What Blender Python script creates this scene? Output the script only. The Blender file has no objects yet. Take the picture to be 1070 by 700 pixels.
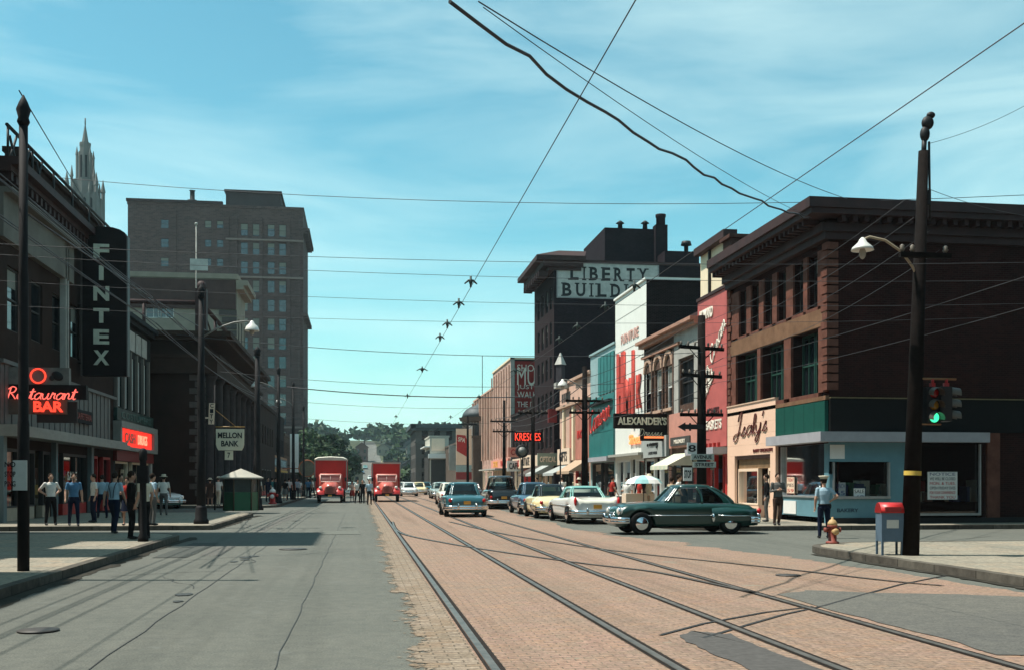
import bpy, bmesh, math, random
from math import sin, cos, pi, radians as R, sqrt, atan2, tan
from mathutils import Vector, Matrix, Euler, noise as mnoise

S = bpy.context.scene
COL = S.collection
# ------------------------------------------------------------------ camera, sky, sun, exposure
FPX = 1100.0; YAW = math.atan(159/1100); SY, CY = sin(YAW), cos(YAW); VH = 502.5; EYE = 1.65
cd = bpy.data.cameras.new('camera'); cam = bpy.data.objects.new('camera', cd); COL.objects.link(cam)
cam.location = (0, 0, EYE); cam.rotation_euler = (pi/2, 0, -YAW)
cd.sensor_width = 36; cd.sensor_fit = 'HORIZONTAL'; cd.lens = 36*FPX/1070; cd.shift_y = (VH-350)/1070
cd.clip_end = 9000; cd.clip_start = .1
S.camera = cam
SUN_EL, SUN_AZ = 64.0, 9.0      # azimuth: degrees from -X towards +Y
sdir = Vector((-cos(R(SUN_EL))*cos(R(SUN_AZ)), cos(R(SUN_EL))*sin(R(SUN_AZ)), sin(R(SUN_EL))))
w = bpy.data.worlds.new('World'); S.world = w; w.use_nodes = True
nt = w.node_tree; nt.nodes.clear()
wo = nt.nodes.new('ShaderNodeOutputWorld'); bg = nt.nodes.new('ShaderNodeBackground'); bg.inputs['Strength'].default_value = .116
sk = nt.nodes.new('ShaderNodeTexSky'); sk.sky_type = 'NISHITA'; sk.sun_disc = False
sk.sun_elevation = R(SUN_EL); sk.sun_rotation = atan2(sdir.x, sdir.y)
sk.air_density = 1.0; sk.dust_density = .6; sk.ozone_density = 1.0; sk.altitude = 200
tint = nt.nodes.new('ShaderNodeMix'); tint.data_type = 'RGBA'; tint.blend_type = 'MULTIPLY'
tint.inputs[0].default_value = 1; tint.inputs[7].default_value = (.60, 1.16, .96, 1)
nt.links.new(sk.outputs[0], tint.inputs[6])
tc = nt.nodes.new('ShaderNodeTexCoord'); mp = nt.nodes.new('ShaderNodeMapping')
mp.inputs['Rotation'].default_value = (0, R(12), R(20)); mp.inputs['Scale'].default_value = (1.0, 1.3, 5.5)
nz = nt.nodes.new('ShaderNodeTexNoise'); nz.inputs['Scale'].default_value = 2.1; nz.inputs['Detail'].default_value = 6
nz.inputs['Roughness'].default_value = .55; nz.inputs['Distortion'].default_value = .5
cr = nt.nodes.new('ShaderNodeValToRGB'); cr.color_ramp.elements[0].position = .36; cr.color_ramp.elements[0].color = (0,0,0,1)
cr.color_ramp.elements[1].position = .80; cr.color_ramp.elements[1].color = (.60,.60,.60,1)
nt.links.new(tc.outputs['Generated'], mp.inputs[0]); nt.links.new(mp.outputs[0], nz.inputs['Vector']); nt.links.new(nz.outputs['Fac'], cr.inputs[0])
cl = nt.nodes.new('ShaderNodeMix'); cl.data_type = 'RGBA'; cl.inputs[7].default_value = (6.4, 8.1, 7.6, 1)
nt.links.new(cr.outputs[0], cl.inputs[0]); nt.links.new(tint.outputs[2], cl.inputs[6])
nt.links.new(cl.outputs[2], bg.inputs[0]); nt.links.new(bg.outputs[0], wo.inputs[0])
sl = bpy.data.lights.new('sun', 'SUN'); sl.energy = 5.0; sl.angle = R(.5); sl.color = (1, .95, .86)
so = bpy.data.objects.new('sun', sl); COL.objects.link(so); so.rotation_euler = (-sdir).to_track_quat('-Z', 'Y').to_euler()
S.view_settings.view_transform = 'Standard'; S.view_settings.look = 'None'; S.view_settings.gamma = 1
S.view_settings.use_curve_mapping = False; S.view_settings.exposure = 0.5
S.render.engine = 'CYCLES'
S.cycles.max_bounces = 5; S.cycles.diffuse_bounces = 2; S.cycles.glossy_bounces = 2; S.cycles.transparent_max_bounces = 6
S.cycles.use_denoising = True

# ------------------------------------------------------------------ where a pixel of the photograph lies
def G(u, v, z=0):
    d = (EYE-z)*FPX/(v-VH); r = (u-535)/FPX*d
    return (d*SY+r*CY, d*CY-r*SY)
def onX(X, u, v=0):
    k = (u-535)/FPX; t = X/(SY+k*CY); return (t*(CY-k*SY), EYE+t*(VH-v)/FPX)
def onY(Y, u, v=0):
    k = (u-535)/FPX; t = Y/(CY-k*SY); return (t*(SY+k*CY), EYE+t*(VH-v)/FPX)
def atd(d, u, v):
    r = (u-535)/FPX*d; return (d*SY+r*CY, d*CY-r*SY, EYE+(VH-v)/FPX*d)

# ------------------------------------------------------------------ materials
MATS = {}
def mat(name, col, rough=.7, var=.15, scale=4.0, bump=0.0, metal=0.0, coat=0.0, brick=None, emit=0.0, spec=.4, col2=None, obj_coords=True):
    if name in MATS: return MATS[name]
    m = bpy.data.materials.new(name); m.use_nodes = True; t = m.node_tree; n = t.nodes; L = t.links
    b = n['Principled BSDF']; b.inputs['Roughness'].default_value = rough; b.inputs['Metallic'].default_value = metal
    b.inputs['Coat Weight'].default_value = coat; b.inputs['Coat Roughness'].default_value = .08
    b.inputs['Specular IOR Level'].default_value = spec if rough < .72 or spec != .4 else .08
    c = (*col, 1); c2 = (*(col2 or tuple(x*(1-var) for x in col)), 1)
    co = n.new('ShaderNodeTexCoord')
    nz = n.new('ShaderNodeTexNoise'); nz.inputs['Scale'].default_value = scale; nz.inputs['Detail'].default_value = 5; nz.inputs['Roughness'].default_value = .65
    L.new(co.outputs['Object'], nz.inputs['Vector'])
    rp = n.new('ShaderNodeMapRange'); rp.inputs[1].default_value = .32; rp.inputs[2].default_value = .68
    L.new(nz.outputs['Fac'], rp.inputs[0])
    mx = n.new('ShaderNodeMix'); mx.data_type = 'RGBA'
    mx.inputs[6].default_value = c; mx.inputs[7].default_value = c2
    L.new(rp.outputs[0], mx.inputs[0]); out = mx.outputs[2]; hgt = nz.outputs['Fac']
    if brick:
        bw, bh, mort, mc = brick
        sp = n.new('ShaderNodeSeparateXYZ'); L.new(co.outputs['Object'], sp.inputs[0])
        ad = n.new('ShaderNodeMath'); L.new(sp.outputs[0], ad.inputs[0]); L.new(sp.outputs[1], ad.inputs[1])
        cb = n.new('ShaderNodeCombineXYZ'); L.new(ad.outputs[0], cb.inputs[0]); L.new(sp.outputs[2], cb.inputs[1])
        br = n.new('ShaderNodeTexBrick'); br.inputs['Scale'].default_value = 1; br.inputs['Brick Width'].default_value = bw
        br.inputs['Row Height'].default_value = bh; br.inputs['Mortar Size'].default_value = mort; br.inputs['Bias'].default_value = 0
        br.inputs['Mortar'].default_value = (*mc, 1)
        L.new(cb.outputs[0], br.inputs['Vector']); L.new(out, br.inputs['Color1'])
        m2 = n.new('ShaderNodeMix'); m2.data_type = 'RGBA'; m2.blend_type = 'MULTIPLY'; m2.inputs[0].default_value = 1
        m2.inputs[7].default_value = (.62, .6, .62, 1); L.new(out, m2.inputs[6]); L.new(m2.outputs[2], br.inputs['Color2'])
        out = br.outputs['Color']
    if not emit: L.new(out, b.inputs['Base Color'])
    else:
        b.inputs['Base Color'].default_value = c; b.inputs['Emission Color'].default_value = c; b.inputs['Emission Strength'].default_value = emit
    if bump:
        bp = n.new('ShaderNodeBump'); bp.inputs['Strength'].default_value = min(1, bump); bp.inputs['Distance'].default_value = .03
        L.new(hgt, bp.inputs['Height']); L.new(bp.outputs[0], b.inputs['Normal'])
    MATS[name] = m; return m

# ------------------------------------------------------------------ mesh builder
OFF = {}
class MB:
    def __init__(s): s.v = []; s.f = []; s.m = []; s.sm = []
    def quad(s, a, b, c, d, m=0, sm=False):
        i = len(s.v); s.v += [tuple(a), tuple(b), tuple(c), tuple(d)]; s.f.append((i, i+1, i+2, i+3)); s.m.append(m); s.sm.append(sm)
    def poly(s, pts, m=0):
        i = len(s.v); s.v += [tuple(p) for p in pts]; s.f.append(tuple(range(i, i+len(pts)))); s.m.append(m); s.sm.append(False)
    def box(s, x0, x1, y0, y1, z0, z1, m=0):
        i = len(s.v)
        s.v += [(x0,y0,z0),(x1,y0,z0),(x1,y1,z0),(x0,y1,z0),(x0,y0,z1),(x1,y0,z1),(x1,y1,z1),(x0,y1,z1)]
        for f in ((0,3,2,1),(4,5,6,7),(0,1,5,4),(1,2,6,5),(2,3,7,6),(3,0,4,7)):
            s.f.append(tuple(i+k for k in f)); s.m.append(m); s.sm.append(False)
    def prism(s, pts, z0, z1, m=0):
        n = len(pts); i = len(s.v)
        s.v += [(p[0], p[1], z0) for p in pts] + [(p[0], p[1], z1) for p in pts]
        s.f.append(tuple(i+k for k in reversed(range(n)))); s.f.append(tuple(i+n+k for k in range(n)))
        for k in range(n): s.f.append((i+k, i+(k+1) % n, i+n+(k+1) % n, i+n+k))
        s.m += [m]*(n+2); s.sm += [False]*(n+2)
    def loft(s, rings, m=0, sm=True, closed=True, cap=True):
        i = len(s.v); n = len(rings[0])
        for r in rings: s.v += [tuple(p) for p in r]
        for a in range(len(rings)-1):
            for k in range(n if closed else n-1):
                k2 = (k+1) % n
                s.f.append((i+a*n+k, i+a*n+k2, i+(a+1)*n+k2, i+(a+1)*n+k)); s.m.append(m); s.sm.append(sm)
        if cap and closed:
            s.f.append(tuple(i+k for k in reversed(range(n)))); s.f.append(tuple(i+(len(rings)-1)*n+k for k in range(n)))
            s.m += [m, m]; s.sm += [False, False]
    def tube(s, pts, r, n=6, m=0, cap=True, flat=None):
        pts = [Vector(p) for p in pts]; N = len(pts)
        rs = r if isinstance(r, (list, tuple)) else [r]*N
        rings = []; prev = None
        for k in range(N):
            t = (pts[min(k+1, N-1)]-pts[max(k-1, 0)]).normalized()
            if prev is None:
                up = Vector((0,0,1)) if abs(t.z) < .9 else Vector((1,0,0)); a = t.cross(up).normalized()
            else:
                a = (prev - t*prev.dot(t)).normalized()
            prev = a; b = t.cross(a)
            rings.append([pts[k]+(a*cos(2*pi*q/n)+b*sin(2*pi*q/n))*rs[k] for q in range(n)])
        s.loft(rings, m, True, True, cap)
    def lathe(s, prof, c=(0,0,0), n=16, m=0, axis='z', sm=True):
        rings = []
        for r, h in prof:
            ring = []
            for q in range(n):
                a = 2*pi*q/n; x, y = max(r, 1e-4)*cos(a), max(r, 1e-4)*sin(a)
                p = (x, y, h) if axis == 'z' else ((h, x, y) if axis == 'x' else (y, h, x))
                ring.append((c[0]+p[0], c[1]+p[1], c[2]+p[2]))
            rings.append(ring)
        s.loft(rings, m, sm)
    def ell(s, c, r, n=12, k=8, m=0, rot=None):
        rings = []
        for a in range(k+1):
            th = pi*a/k; ring = []
            for q in range(n):
                p = Vector((max(sin(th), .02)*cos(2*pi*q/n)*r[0], max(sin(th), .02)*sin(2*pi*q/n)*r[1], -cos(th)*r[2]))
                if rot: p = rot @ p
                ring.append(Vector(c)+p)
            rings.append(ring)
        s.loft(rings, m, True)
    def build(s, name, mats, parent=None, world=False, loc=None):
        if not isinstance(mats, (list, tuple)): mats = [mats]
        o0 = OFF.get(parent.name, Vector((0,0,0))) if (parent and world) else Vector((0,0,0))
        me = bpy.data.meshes.new(name)
        me.from_pydata([(a-o0.x, b-o0.y, c-o0.z) for a, b, c in s.v], [], s.f)
        for mm in mats: me.materials.append(mm)
        me.polygons.foreach_set('material_index', s.m); me.polygons.foreach_set('use_smooth', s.sm)
        me.update()
        o = bpy.data.objects.new(name, me); COL.objects.link(o)
        if parent: o.parent = parent
        if loc: o.location = loc
        OFF[o.name] = o0 if (parent and world) else Vector((0,0,0))
        if parent and world: OFF[o.name] = OFF[parent.name].copy()
        return o
def tag(o, label=None, cat=None, group=None, kind=None):
    if label: o['label'] = label
    if cat: o['category'] = cat
    if group: o['group'] = group
    if kind: o['kind'] = kind
    return o
def thing(name, label, cat, loc=(0,0,0), rz=0, group=None):
    o = bpy.data.objects.new(name, None); COL.objects.link(o); o.location = loc; o.rotation_euler = (0,0,rz)
    o.empty_display_size = .3
    OFF[o.name] = Vector(loc); return tag(o, label, cat, group)
def kids(o): return [c for c in bpy.data.objects if c.parent == o]
def dup(o, parent=None, loc=None, rz=None, tree=None):
    if tree is None:
        tree = {}
        for c in bpy.data.objects:
            if c.parent: tree.setdefault(c.parent.name, []).append(c)
    c = o.copy(); COL.objects.link(c); c.parent = parent
    if loc is not None: c.location = loc
    if rz is not None: c.rotation_euler = (0,0,rz)
    for ch in tree.get(o.name, []): dup(ch, c, None, None, tree)
    return c

def _textmesh(s, offset=0, shear=0, spacing=1, lines=None):
    c = bpy.data.curves.new('t', 'FONT'); c.body = s; c.offset = offset; c.shear = shear; c.extrude = .5
    c.space_character = spacing; c.resolution_u = 3; c.align_x = 'CENTER'; c.space_line = .85
    o = bpy.data.objects.new('t', c); COL.objects.link(o)
    dg = bpy.context.evaluated_depsgraph_get(); me = bpy.data.meshes.new_from_object(o.evaluated_get(dg))
    bpy.data.objects.remove(o); bpy.data.curves.remove(c); return me
def place_flat(me, C, N, w, h, m, parent, depth=.03, rot=0, name='lettering', fit=True):
    """fit a flat mesh (x right, y up, z out) on the plane at C with outward normal N"""
    xs = [v.co.x for v in me.vertices]; ys = [v.co.y for v in me.vertices]
    x0, x1, y0, y1 = min(xs), max(xs), min(ys), max(ys)
    sx = w/(x1-x0); sy_ = h/(y1-y0) if h else sx
    N = Vector(N); Rt = Vector((0,0,1)).cross(N); U = Vector((0,0,1))
    o0 = OFF.get(parent.name, Vector((0,0,0))) if parent else Vector((0,0,0)); C = Vector(C)-o0
    for v in me.vertices:
        x = (v.co.x-(x0+x1)/2)*sx; y = (v.co.y-(y0+y1)/2)*sy_; z = (v.co.z+.5)*depth
        if rot: x, y = x*cos(rot)-y*sin(rot), x*sin(rot)+y*cos(rot)
        v.co = C+Rt*x+U*y+N*z
    me.materials.clear(); me.materials.append(m); me.update()
    o = bpy.data.objects.new(name, me); COL.objects.link(o); o.parent = parent
    OFF[o.name] = o0; return o
def text(s, C, N, w, h, m, parent, depth=.03, offset=.02, shear=0, rot=0, spacing=1):
    return place_flat(_textmesh(s, offset, shear, spacing), C, N, w, h, m, parent, depth, rot)
def serif_text(s, C, w, h, m, parent):
    """slab-serif capitals on a wall facing -Y, letter by letter"""
    n = len(s); wide = [(.45 if c == 'I' else 1.0) for c in s]; tot = sum(wide)+.28*(n-1); k = w/tot; x = -w/2
    st = {'L':((0,'tb'),),'I':((.5,'tb'),),'B':((.12,'tb'),),'E':((.12,'tb'),),'R':((.12,'tb'),(.95,'b')),'T':((.5,'b'),),'Y':((.05,'t'),(.95,'t'),(.5,'b')),'U':((.1,'t'),(.9,'t')),'D':((.12,'tb'),),'N':((.1,'tb'),(.9,'t')),'G':((.85,'b'),)}
    for c, wd in zip(s, wide):
        cw = k*wd; lw = cw*(.35 if c == 'I' else .86); q = text(c, (C[0]+x+cw/2, C[1], C[2]), (0,-1,0), lw, h, m, parent, .012, .03)
        mb = MB()
        for f_, tb in st.get(c, ()):
            xc = C[0]+x+cw/2-lw/2+lw*f_; sw = .15*k+.06
            if 't' in tb: mb.box(xc-sw, xc+sw, C[1]-.013, C[1]-.001, C[2]+h/2-.10, C[2]+h/2+.01)
            if 'b' in tb: mb.box(xc-sw, xc+sw, C[1]-.013, C[1]-.001, C[2]-h/2-.01, C[2]-h/2+.10)
        if mb.v:
            b_ = mb.build('serif', m, None)
            bm = bmesh.new(); bm.from_mesh(q.data); o0 = OFF.get(q.name, Vector((0,0,0)))
            for v_ in b_.data.vertices: v_.co -= o0
            bm.from_mesh(b_.data); bm.to_mesh(q.data); bm.free(); bpy.data.objects.remove(b_)
        x += cw+.28*k
CUR = {
 'a': (1.0, [[(.85,.85),(.5,1),(.1,.6),(.15,.1),(.45,0),(.85,.5),(.9,1),(.85,.3),(1.0,0)]]),
 's': (.8, [[(0,0),(.5,1.0),(.45,.6),(.72,.25),(.45,-.02),(.15,.1)]]),
 'l': (.55, [[(0,0),(.45,1.3),(.42,2.0),(.2,1.9),(.15,.6),(.3,0),(.55,.1)]]),
 'y': (.9, [[(0,.9),(.1,.3),(.35,0),(.7,.4),(.8,1),(.75,.2),(.6,-.7),(.25,-1.0),(.1,-.6),(.5,-.1),(.9,.2)]]),
 't': (.6, [[(0,.1),(.35,1.7),(.25,.3),(.4,0),(.6,.15)], [(-.05,1.15),(.7,1.25)]]),
 'u': (1.0, [[(0,.9),(.05,.3),(.3,0),(.65,.4),(.75,1),(.7,.25),(.85,0),(1,.15)]]),
 'r': (.7, [[(0,.1),(.2,1.05),(.3,.85),(.55,.95),(.5,.3),(.7,.1)]]),
 'n': (.9, [[(0,1),(.05,0),(.15,.7),(.45,1),(.6,.7),(.6,.15),(.9,.1)]]),
 'e': (.75, [[(0,.2),(.5,.6),(.4,.95),(.1,.7),(.1,.2),(.4,0),(.75,.2)]]),
 'm': (1.3, [[(0,1),(.05,0),(.15,.7),(.4,1),(.5,.6),(.5,0),(.6,.7),(.85,1),(1,.6),(1,.1),(1.3,.1)]]),
 'c': (.8, [[(.7,.85),(.4,1),(.1,.5),(.3,0),(.8,.15)]]),
 'o': (.9, [[(.5,1),(.1,.6),(.2,.05),(.6,.1),(.7,.7),(.45,1),(.9,.8)]]),
 'D': (1.5, [[(.4,1.8),(.3,.1),(.05,.05),(.5,0),(1.1,.3),(1.3,1.1),(.9,1.8),(.1,1.9)]]),
 'C': (1.2, [[(1.1,1.5),(.9,1.9),(.4,1.6),(.2,.8),(.4,.1),(.8,0),(1.2,.4)]]),
 'R': (1.2, [[(.3,1.8),(.2,0)], [(0,1.6),(.5,2.0),(1.0,1.7),(.8,1.1),(.3,1.0),(.6,.8),(1.2,0)]]),
 'T': (1.0, [[(.5,1.8),(.4,0)], [(-.1,1.7),(.5,1.9),(1.2,1.8)]]),
 'I': (1.0, [[(.25,1.7),(.35,2.3),(.8,2.6),(.75,1.8),(.55,.7),(.3,-.2),(-.15,-.4),(-.4,-.05),(-.1,.35),(.9,.45)]]),
 "'": (.2, [[(.15,2.1),(0,1.6)]]), ' ': (.6, []), '-': (.5, [[(0,.5),(.4,.5)]])}
def _cr(pts, k=5):
    P = [Vector((*p, 0)) for p in pts]
    if len(P) < 3: return P
    P = [P[0]]+P+[P[-1]]; out = []
    for i in range(1, len(P)-2):
        a, b, c, d = P[i-1:i+3]
        for j in range(k):
            t = j/k; out.append(.5*((2*b)+(c-a)*t+(2*a-5*b+4*c-d)*t*t+(3*b-a-3*c+d)*t**3))
    out.append(P[-2]); return out
def script(s, C, N, w, h, m, parent, th=.07, slant=.25, rot=0, depth=.05, name='lettering'):
    mb = MB(); x = 0
    for ch in s:
        adv, strokes = CUR[ch]
        for st in strokes:
            P = _cr(st); P = [Vector((p.x+x+slant*p.y, p.y, 0)) for p in P]
            mb.tube(P, th, 6)
        x += adv*1.08
    me = bpy.data.meshes.new(name); me.from_pydata([(a, b, c/th*.5) for a, b, c in mb.v], [], mb.f); me.update()
    return place_flat(me, C, N, w, h, m, parent, depth, rot, name)

# ------------------------------------------------------------------ palette
BLACK = mat('black iron', (.010,.009,.010), .6, .3); DARKM = mat('dark painted steel', (.012,.011,.012), .75, .4, 6, spec=.2)
CHROME = mat('chrome', (.75,.75,.75), .12, .1, metal=1); RUBBER = mat('rubber', (.012,.012,.012), .8, .3)
WHITE = mat('white paint', (.75,.74,.70), .5, .1, 3); CREAM = mat('cream enamel', (.82,.62,.46), .45, .08, 1.5)
GLASSD = mat('dark window glass', (.010,.013,.016), .08, .3, 2, spec=.5)
GLASSB = mat('bluish window glass', (.03,.05,.07), .05, .4, 2, spec=1)
CARGLASS = mat('car glass', (.03,.04,.045), .04, .3, 3, spec=1)
BLIND = mat('window blind', (.22,.22,.19), .8, .15, 3)
RED = mat('red paint', (.48,.025,.02), .45, .3, 2); REDLIT = mat('red neon tube', (1,.06,.03), emit=1.1)
CURB = mat('kerb stone', (.15,.135,.11), .85, .45, 5, .3, brick=(1.3,3,.015,(.04,.037,.03)))
WOODP = mat('tarred pole wood', (.012,.009,.008), .85, .5, 9, .4)
# ------------------------------------------------------------------ ground, roads, kerbs, rails
XKL, XKR = -4.95, 10.25       # kerb faces of the avenue
XL, XR = -13.0, 16.5          # building lines
def hillz(x, y):
    if y < 250: return 0.0
    t = (y-250)
    z = 22*(1-math.exp(-(t/330)**2)) + 0.03*max(0, t-150)*(1 if t < 560 else 0) + (12.3 if t >= 560 else 0)
    z = min(z, 36)
    n = mnoise.noise(Vector((x/160, y/190, .3)))
    lat = min(1, max(0, (abs(x-5)-14)/60))
    z += lat*max(0, min(1, t/220))*(7*n+3)
    return z
gm = mat('scrub ground', (.07,.075,.045), .95, .5, .05, col2=(.05,.06,.03))
mb = MB()
xs = [-3000,-1500,-800,-500,-350,-250,-180,-130,-95,-70,-50,-35,-22,-12,-5,2,9,16,26,40,58,80,110,150,200,260,340,480,800,1500,3000]
ys = [-300,-60,0,60,120,180,240,260,280,300,320,340,360,380,400,420,440,470,500,530,560,600,650,700,760,820,900,1100,1500,2500,4000]
for i in range(len(xs)-1):
    for j in range(len(ys)-1):
        mb.quad(*[(x, y, hillz(x, y)-.02) for x, y in ((xs[i],ys[j]),(xs[i+1],ys[j]),(xs[i+1],ys[j+1]),(xs[i],ys[j+1]))], sm=True)
tag(mb.build('ground', gm), kind='structure')

def roadmat(name, c1, c2, scale, brick=None, patchc=None, streak=0, rough=.85, bump=.25, spots=None, xfade=None):
    m = bpy.data.materials.new(name); m.use_nodes = True; t = m.node_tree; n = t.nodes; L = t.links; b = n['Principled BSDF']
    b.inputs['Roughness'].default_value = rough; b.inputs['Specular IOR Level'].default_value = .12
    co = n.new('ShaderNodeTexCoord')
    def nz(sc, det=5, mapscale=None):
        q = n.new('ShaderNodeTexNoise'); q.inputs['Scale'].default_value = sc; q.inputs['Detail'].default_value = det; q.inputs['Roughness'].default_value = .7
        if mapscale:
            mp = n.new('ShaderNodeMapping'); mp.inputs['Scale'].default_value = mapscale; L.new(co.outputs['Object'], mp.inputs[0]); L.new(mp.outputs[0], q.inputs['Vector'])
        else: L.new(co.outputs['Object'], q.inputs['Vector'])
        return q
    def ramp(src, a, b_):
        r_ = n.new('ShaderNodeMapRange'); r_.inputs[1].default_value = a; r_.inputs[2].default_value = b_; L.new(src, r_.inputs[0]); return r_.outputs[0]
    def mix(f, a, c, mode='MIX'):
        q = n.new('ShaderNodeMix'); q.data_type = 'RGBA'; q.blend_type = mode
        if isinstance(f, float): q.inputs[0].default_value = f
        else: L.new(f, q.inputs[0])
        for k, val in ((6, a), (7, c)):
            if isinstance(val, tuple): q.inputs[k].default_value = (*val, 1)
            else: L.new(val, q.inputs[k])
        return q.outputs[2]
    big = nz(.35, 6); c = mix(ramp(big.outputs['Fac'], .35, .68), c1, c2)
    hgt = None
    if brick:
        bw, bh, ms, mc, c3 = brick
        mp = n.new('ShaderNodeMapping'); L.new(co.outputs['Object'], mp.inputs[0])
        dist = nz(1.3, 2); vm = n.new('ShaderNodeVectorMath'); vm.operation = 'SCALE'; vm.inputs['Scale'].default_value = .05
        L.new(dist.outputs['Color'], vm.inputs[0]); va = n.new('ShaderNodeVectorMath'); L.new(mp.outputs[0], va.inputs[0]); L.new(vm.outputs[0], va.inputs[1])
        br = n.new('ShaderNodeTexBrick'); br.inputs['Scale'].default_value = 1; br.inputs['Brick Width'].default_value = bw; br.inputs['Row Height'].default_value = bh
        br.inputs['Mortar Size'].default_value = ms; br.inputs['Mortar Smooth'].default_value = .4; br.inputs['Mortar'].default_value = (*mc, 1); br.inputs['Bias'].default_value = -.1
        L.new(va.outputs[0], br.inputs['Vector']); L.new(c, br.inputs['Color1'])
        c4 = mix(ramp(nz(2.5, 4).outputs['Fac'], .4, .65), c3, (c3[0]*1.5, c3[1]*1.25, c3[2]*1.1)); L.new(c4, br.inputs['Color2']); c = br.outputs['Color']; hgt = br.outputs['Fac']
    sp = nz(scale, 8); c = mix(ramp(sp.outputs['Fac'], .3, .7), mix(1.0, c, (1.14, 1.14, 1.12), 'MULTIPLY'), mix(1.0, c, (.5, .5, .52), 'MULTIPLY')); c = mix(ramp(nz(5, 6).outputs['Fac'], .42, .62), c, mix(1.0, c, (.84, .85, .87), 'MULTIPLY'))
    if streak:  # worn wheel tracks, long along the street
        q = nz(1.0, 4, (1.1, .03, 1)); c = mix(ramp(q.outputs['Fac'], .48, .75), c, mix(1.0, c, (streak,)*3, 'MULTIPLY'))
    if spots:
        q = nz(.9, 5); c = mix(ramp(q.outputs['Fac'], .62, .66), c, spots)
    if xfade:   # worn edge: the other surface's colour where it laps over, crumbling along x = x0
        x0_, wd_, oc = xfade
        se = n.new('ShaderNodeSeparateXYZ'); L.new(co.outputs['Object'], se.inputs[0])
        q1 = nz(.8, 2); q2 = nz(7, 8)
        a1 = n.new('ShaderNodeMath'); a1.operation = 'MULTIPLY_ADD'; a1.inputs[1].default_value = .9; L.new(q1.outputs['Fac'], a1.inputs[0]); L.new(se.outputs[0], a1.inputs[2])
        a2 = n.new('ShaderNodeMath'); a2.operation = 'MULTIPLY_ADD'; a2.inputs[1].default_value = .9; L.new(q2.outputs['Fac'], a2.inputs[0]); L.new(a1.outputs[0], a2.inputs[2])
        oc2 = mix(ramp(big.outputs['Fac'], .35, .68), oc, tuple(k_*1.2 for k_ in oc))
        fade = ramp(a2.outputs[0], x0_+.9-wd_, x0_+.9+wd_)
        tr = n.new('ShaderNodeBsdfTransparent'); ms = n.new('ShaderNodeMixShader'); L.new(fade, ms.inputs[0]); L.new(tr.outputs[0], ms.inputs[1]); L.new(b.outputs[0], ms.inputs[2]); L.new(ms.outputs[0], n['Material Output'].inputs[0])
    L.new(c, b.inputs['Base Color'])
    bp = n.new('ShaderNodeBump'); bp.inputs['Strength'].default_value = bump; bp.inputs['Distance'].default_value = .02
    L.new(sp.outputs['Fac'], bp.inputs['Height']); L.new(bp.outputs[0], b.inputs['Normal'])
    if hgt:
        b2 = n.new('ShaderNodeBump'); b2.inputs['Strength'].default_value = .5; b2.inputs['Distance'].default_value = .02; b2.invert = True
        L.new(hgt, b2.inputs['Height']); L.new(bp.outputs[0], b2.inputs['Normal']); L.new(b2.outputs[0], b.inputs['Normal'])
    return m
ASPH = roadmat('asphalt', (.142,.146,.126), (.166,.166,.142), 45, streak=.78, bump=.35, spots=(.125,.129,.114))
ASPH2 = roadmat('asphalt patch', (.13,.127,.115), (.165,.158,.135), 40, bump=.3)
SETT = roadmat('street bricks', (.385,.24,.185), (.30,.225,.17), 16, brick=(.20,.10,.008,(.22,.17,.125),(.29,.21,.155)), streak=.68, bump=.4, spots=(.23,.195,.15))
CONC = roadmat('sidewalk concrete', (.33,.30,.235), (.27,.25,.20), 12, brick=(1.5,1.5,.014,(.13,.12,.10),(.29,.265,.21)), bump=.2)
EDGE = roadmat('worn sett margin', (.37,.285,.215), (.30,.245,.185), 20, brick=(.24,.115,.010,(.17,.135,.10),(.22,.175,.125)), bump=.35, spots=(.15,.145,.12), xfade=(.60,.035,(.12,.125,.108)))
def sheet(name, pts, z, m):
    mb = MB(); mb.poly([(x, y, z) for x, y in pts]); return tag(mb.build(name, m), kind='structure')
sheet('road', [(-150,-30),(150,-30),(150,250),(-150,250)], 0, ASPH)
# climbing end of the avenue
mb = MB(); yy = [250+7*k for k in range(64)]
def rz_(y): return max(hillz(x, y) for x in (0, 2, 9, 9.5))+.12
for k in range(len(yy)-1):
    a, b = yy[k], yy[k+1]; mb.quad((0,a,rz_(a)),(9.5,a,rz_(a)),(9.5,b,rz_(b)),(0,b,rz_(b)))
tag(mb.build('hill_road', mat('far road', (.17,.165,.145), .9, .5, .3)), kind='structure')
rnd = random.Random(4)
def ragged(x0, y0, x1, y1, n, amp):
    out = []
    for k in range(n+1):
        t = k/n; dx, dy = x1-x0, y1-y0; l = sqrt(dx*dx+dy*dy); s_ = t*l; a = amp*2.2*(mnoise.noise(Vector((s_*.45, x0, 1)))+.55*mnoise.noise(Vector((s_*1.7, x0, 2)))+.45*mnoise.noise(Vector((s_*5, x0, 3))))
        out.append((x0+dx*t-dy/l*a, y0+dy*t+dx/l*a))
    return out
sheet('brick_paving', ragged(.95,-6,.75,60,110,.09)+ragged(.75,60,.8,235,30,.1)+ragged(8.2,235,8.2,62,20,.2)+ragged(8.0,60,7.3,36,20,.3)+ragged(7.3,35,8.6,26,90,.25)+ragged(8.8,25,9.5,19,60,.2)+ragged(9.7,18.5,9.7,-6,160,.08), .004, SETT)
sheet('road_margin', [(-.35,-6),(-.35,200),(.95,200),(1.05,60),(1.08,-6)], .008, EDGE)
def rp(pts, amp=.05):
    out = []
    for a, b in zip(pts, pts[1:]+pts[:1]): out += ragged(a[0], a[1], b[0], b[1], 14, amp)[:-1]
    return out
sheet('road_patch', rp([(5.95,9.2),(6.0,14.6),(6.6,15.0),(7.4,14.6),(8.6,14.2),(9.7,13.6),(10.2,13.2),(10.2,9),(8,8.4)]), .012, ASPH2)
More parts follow.
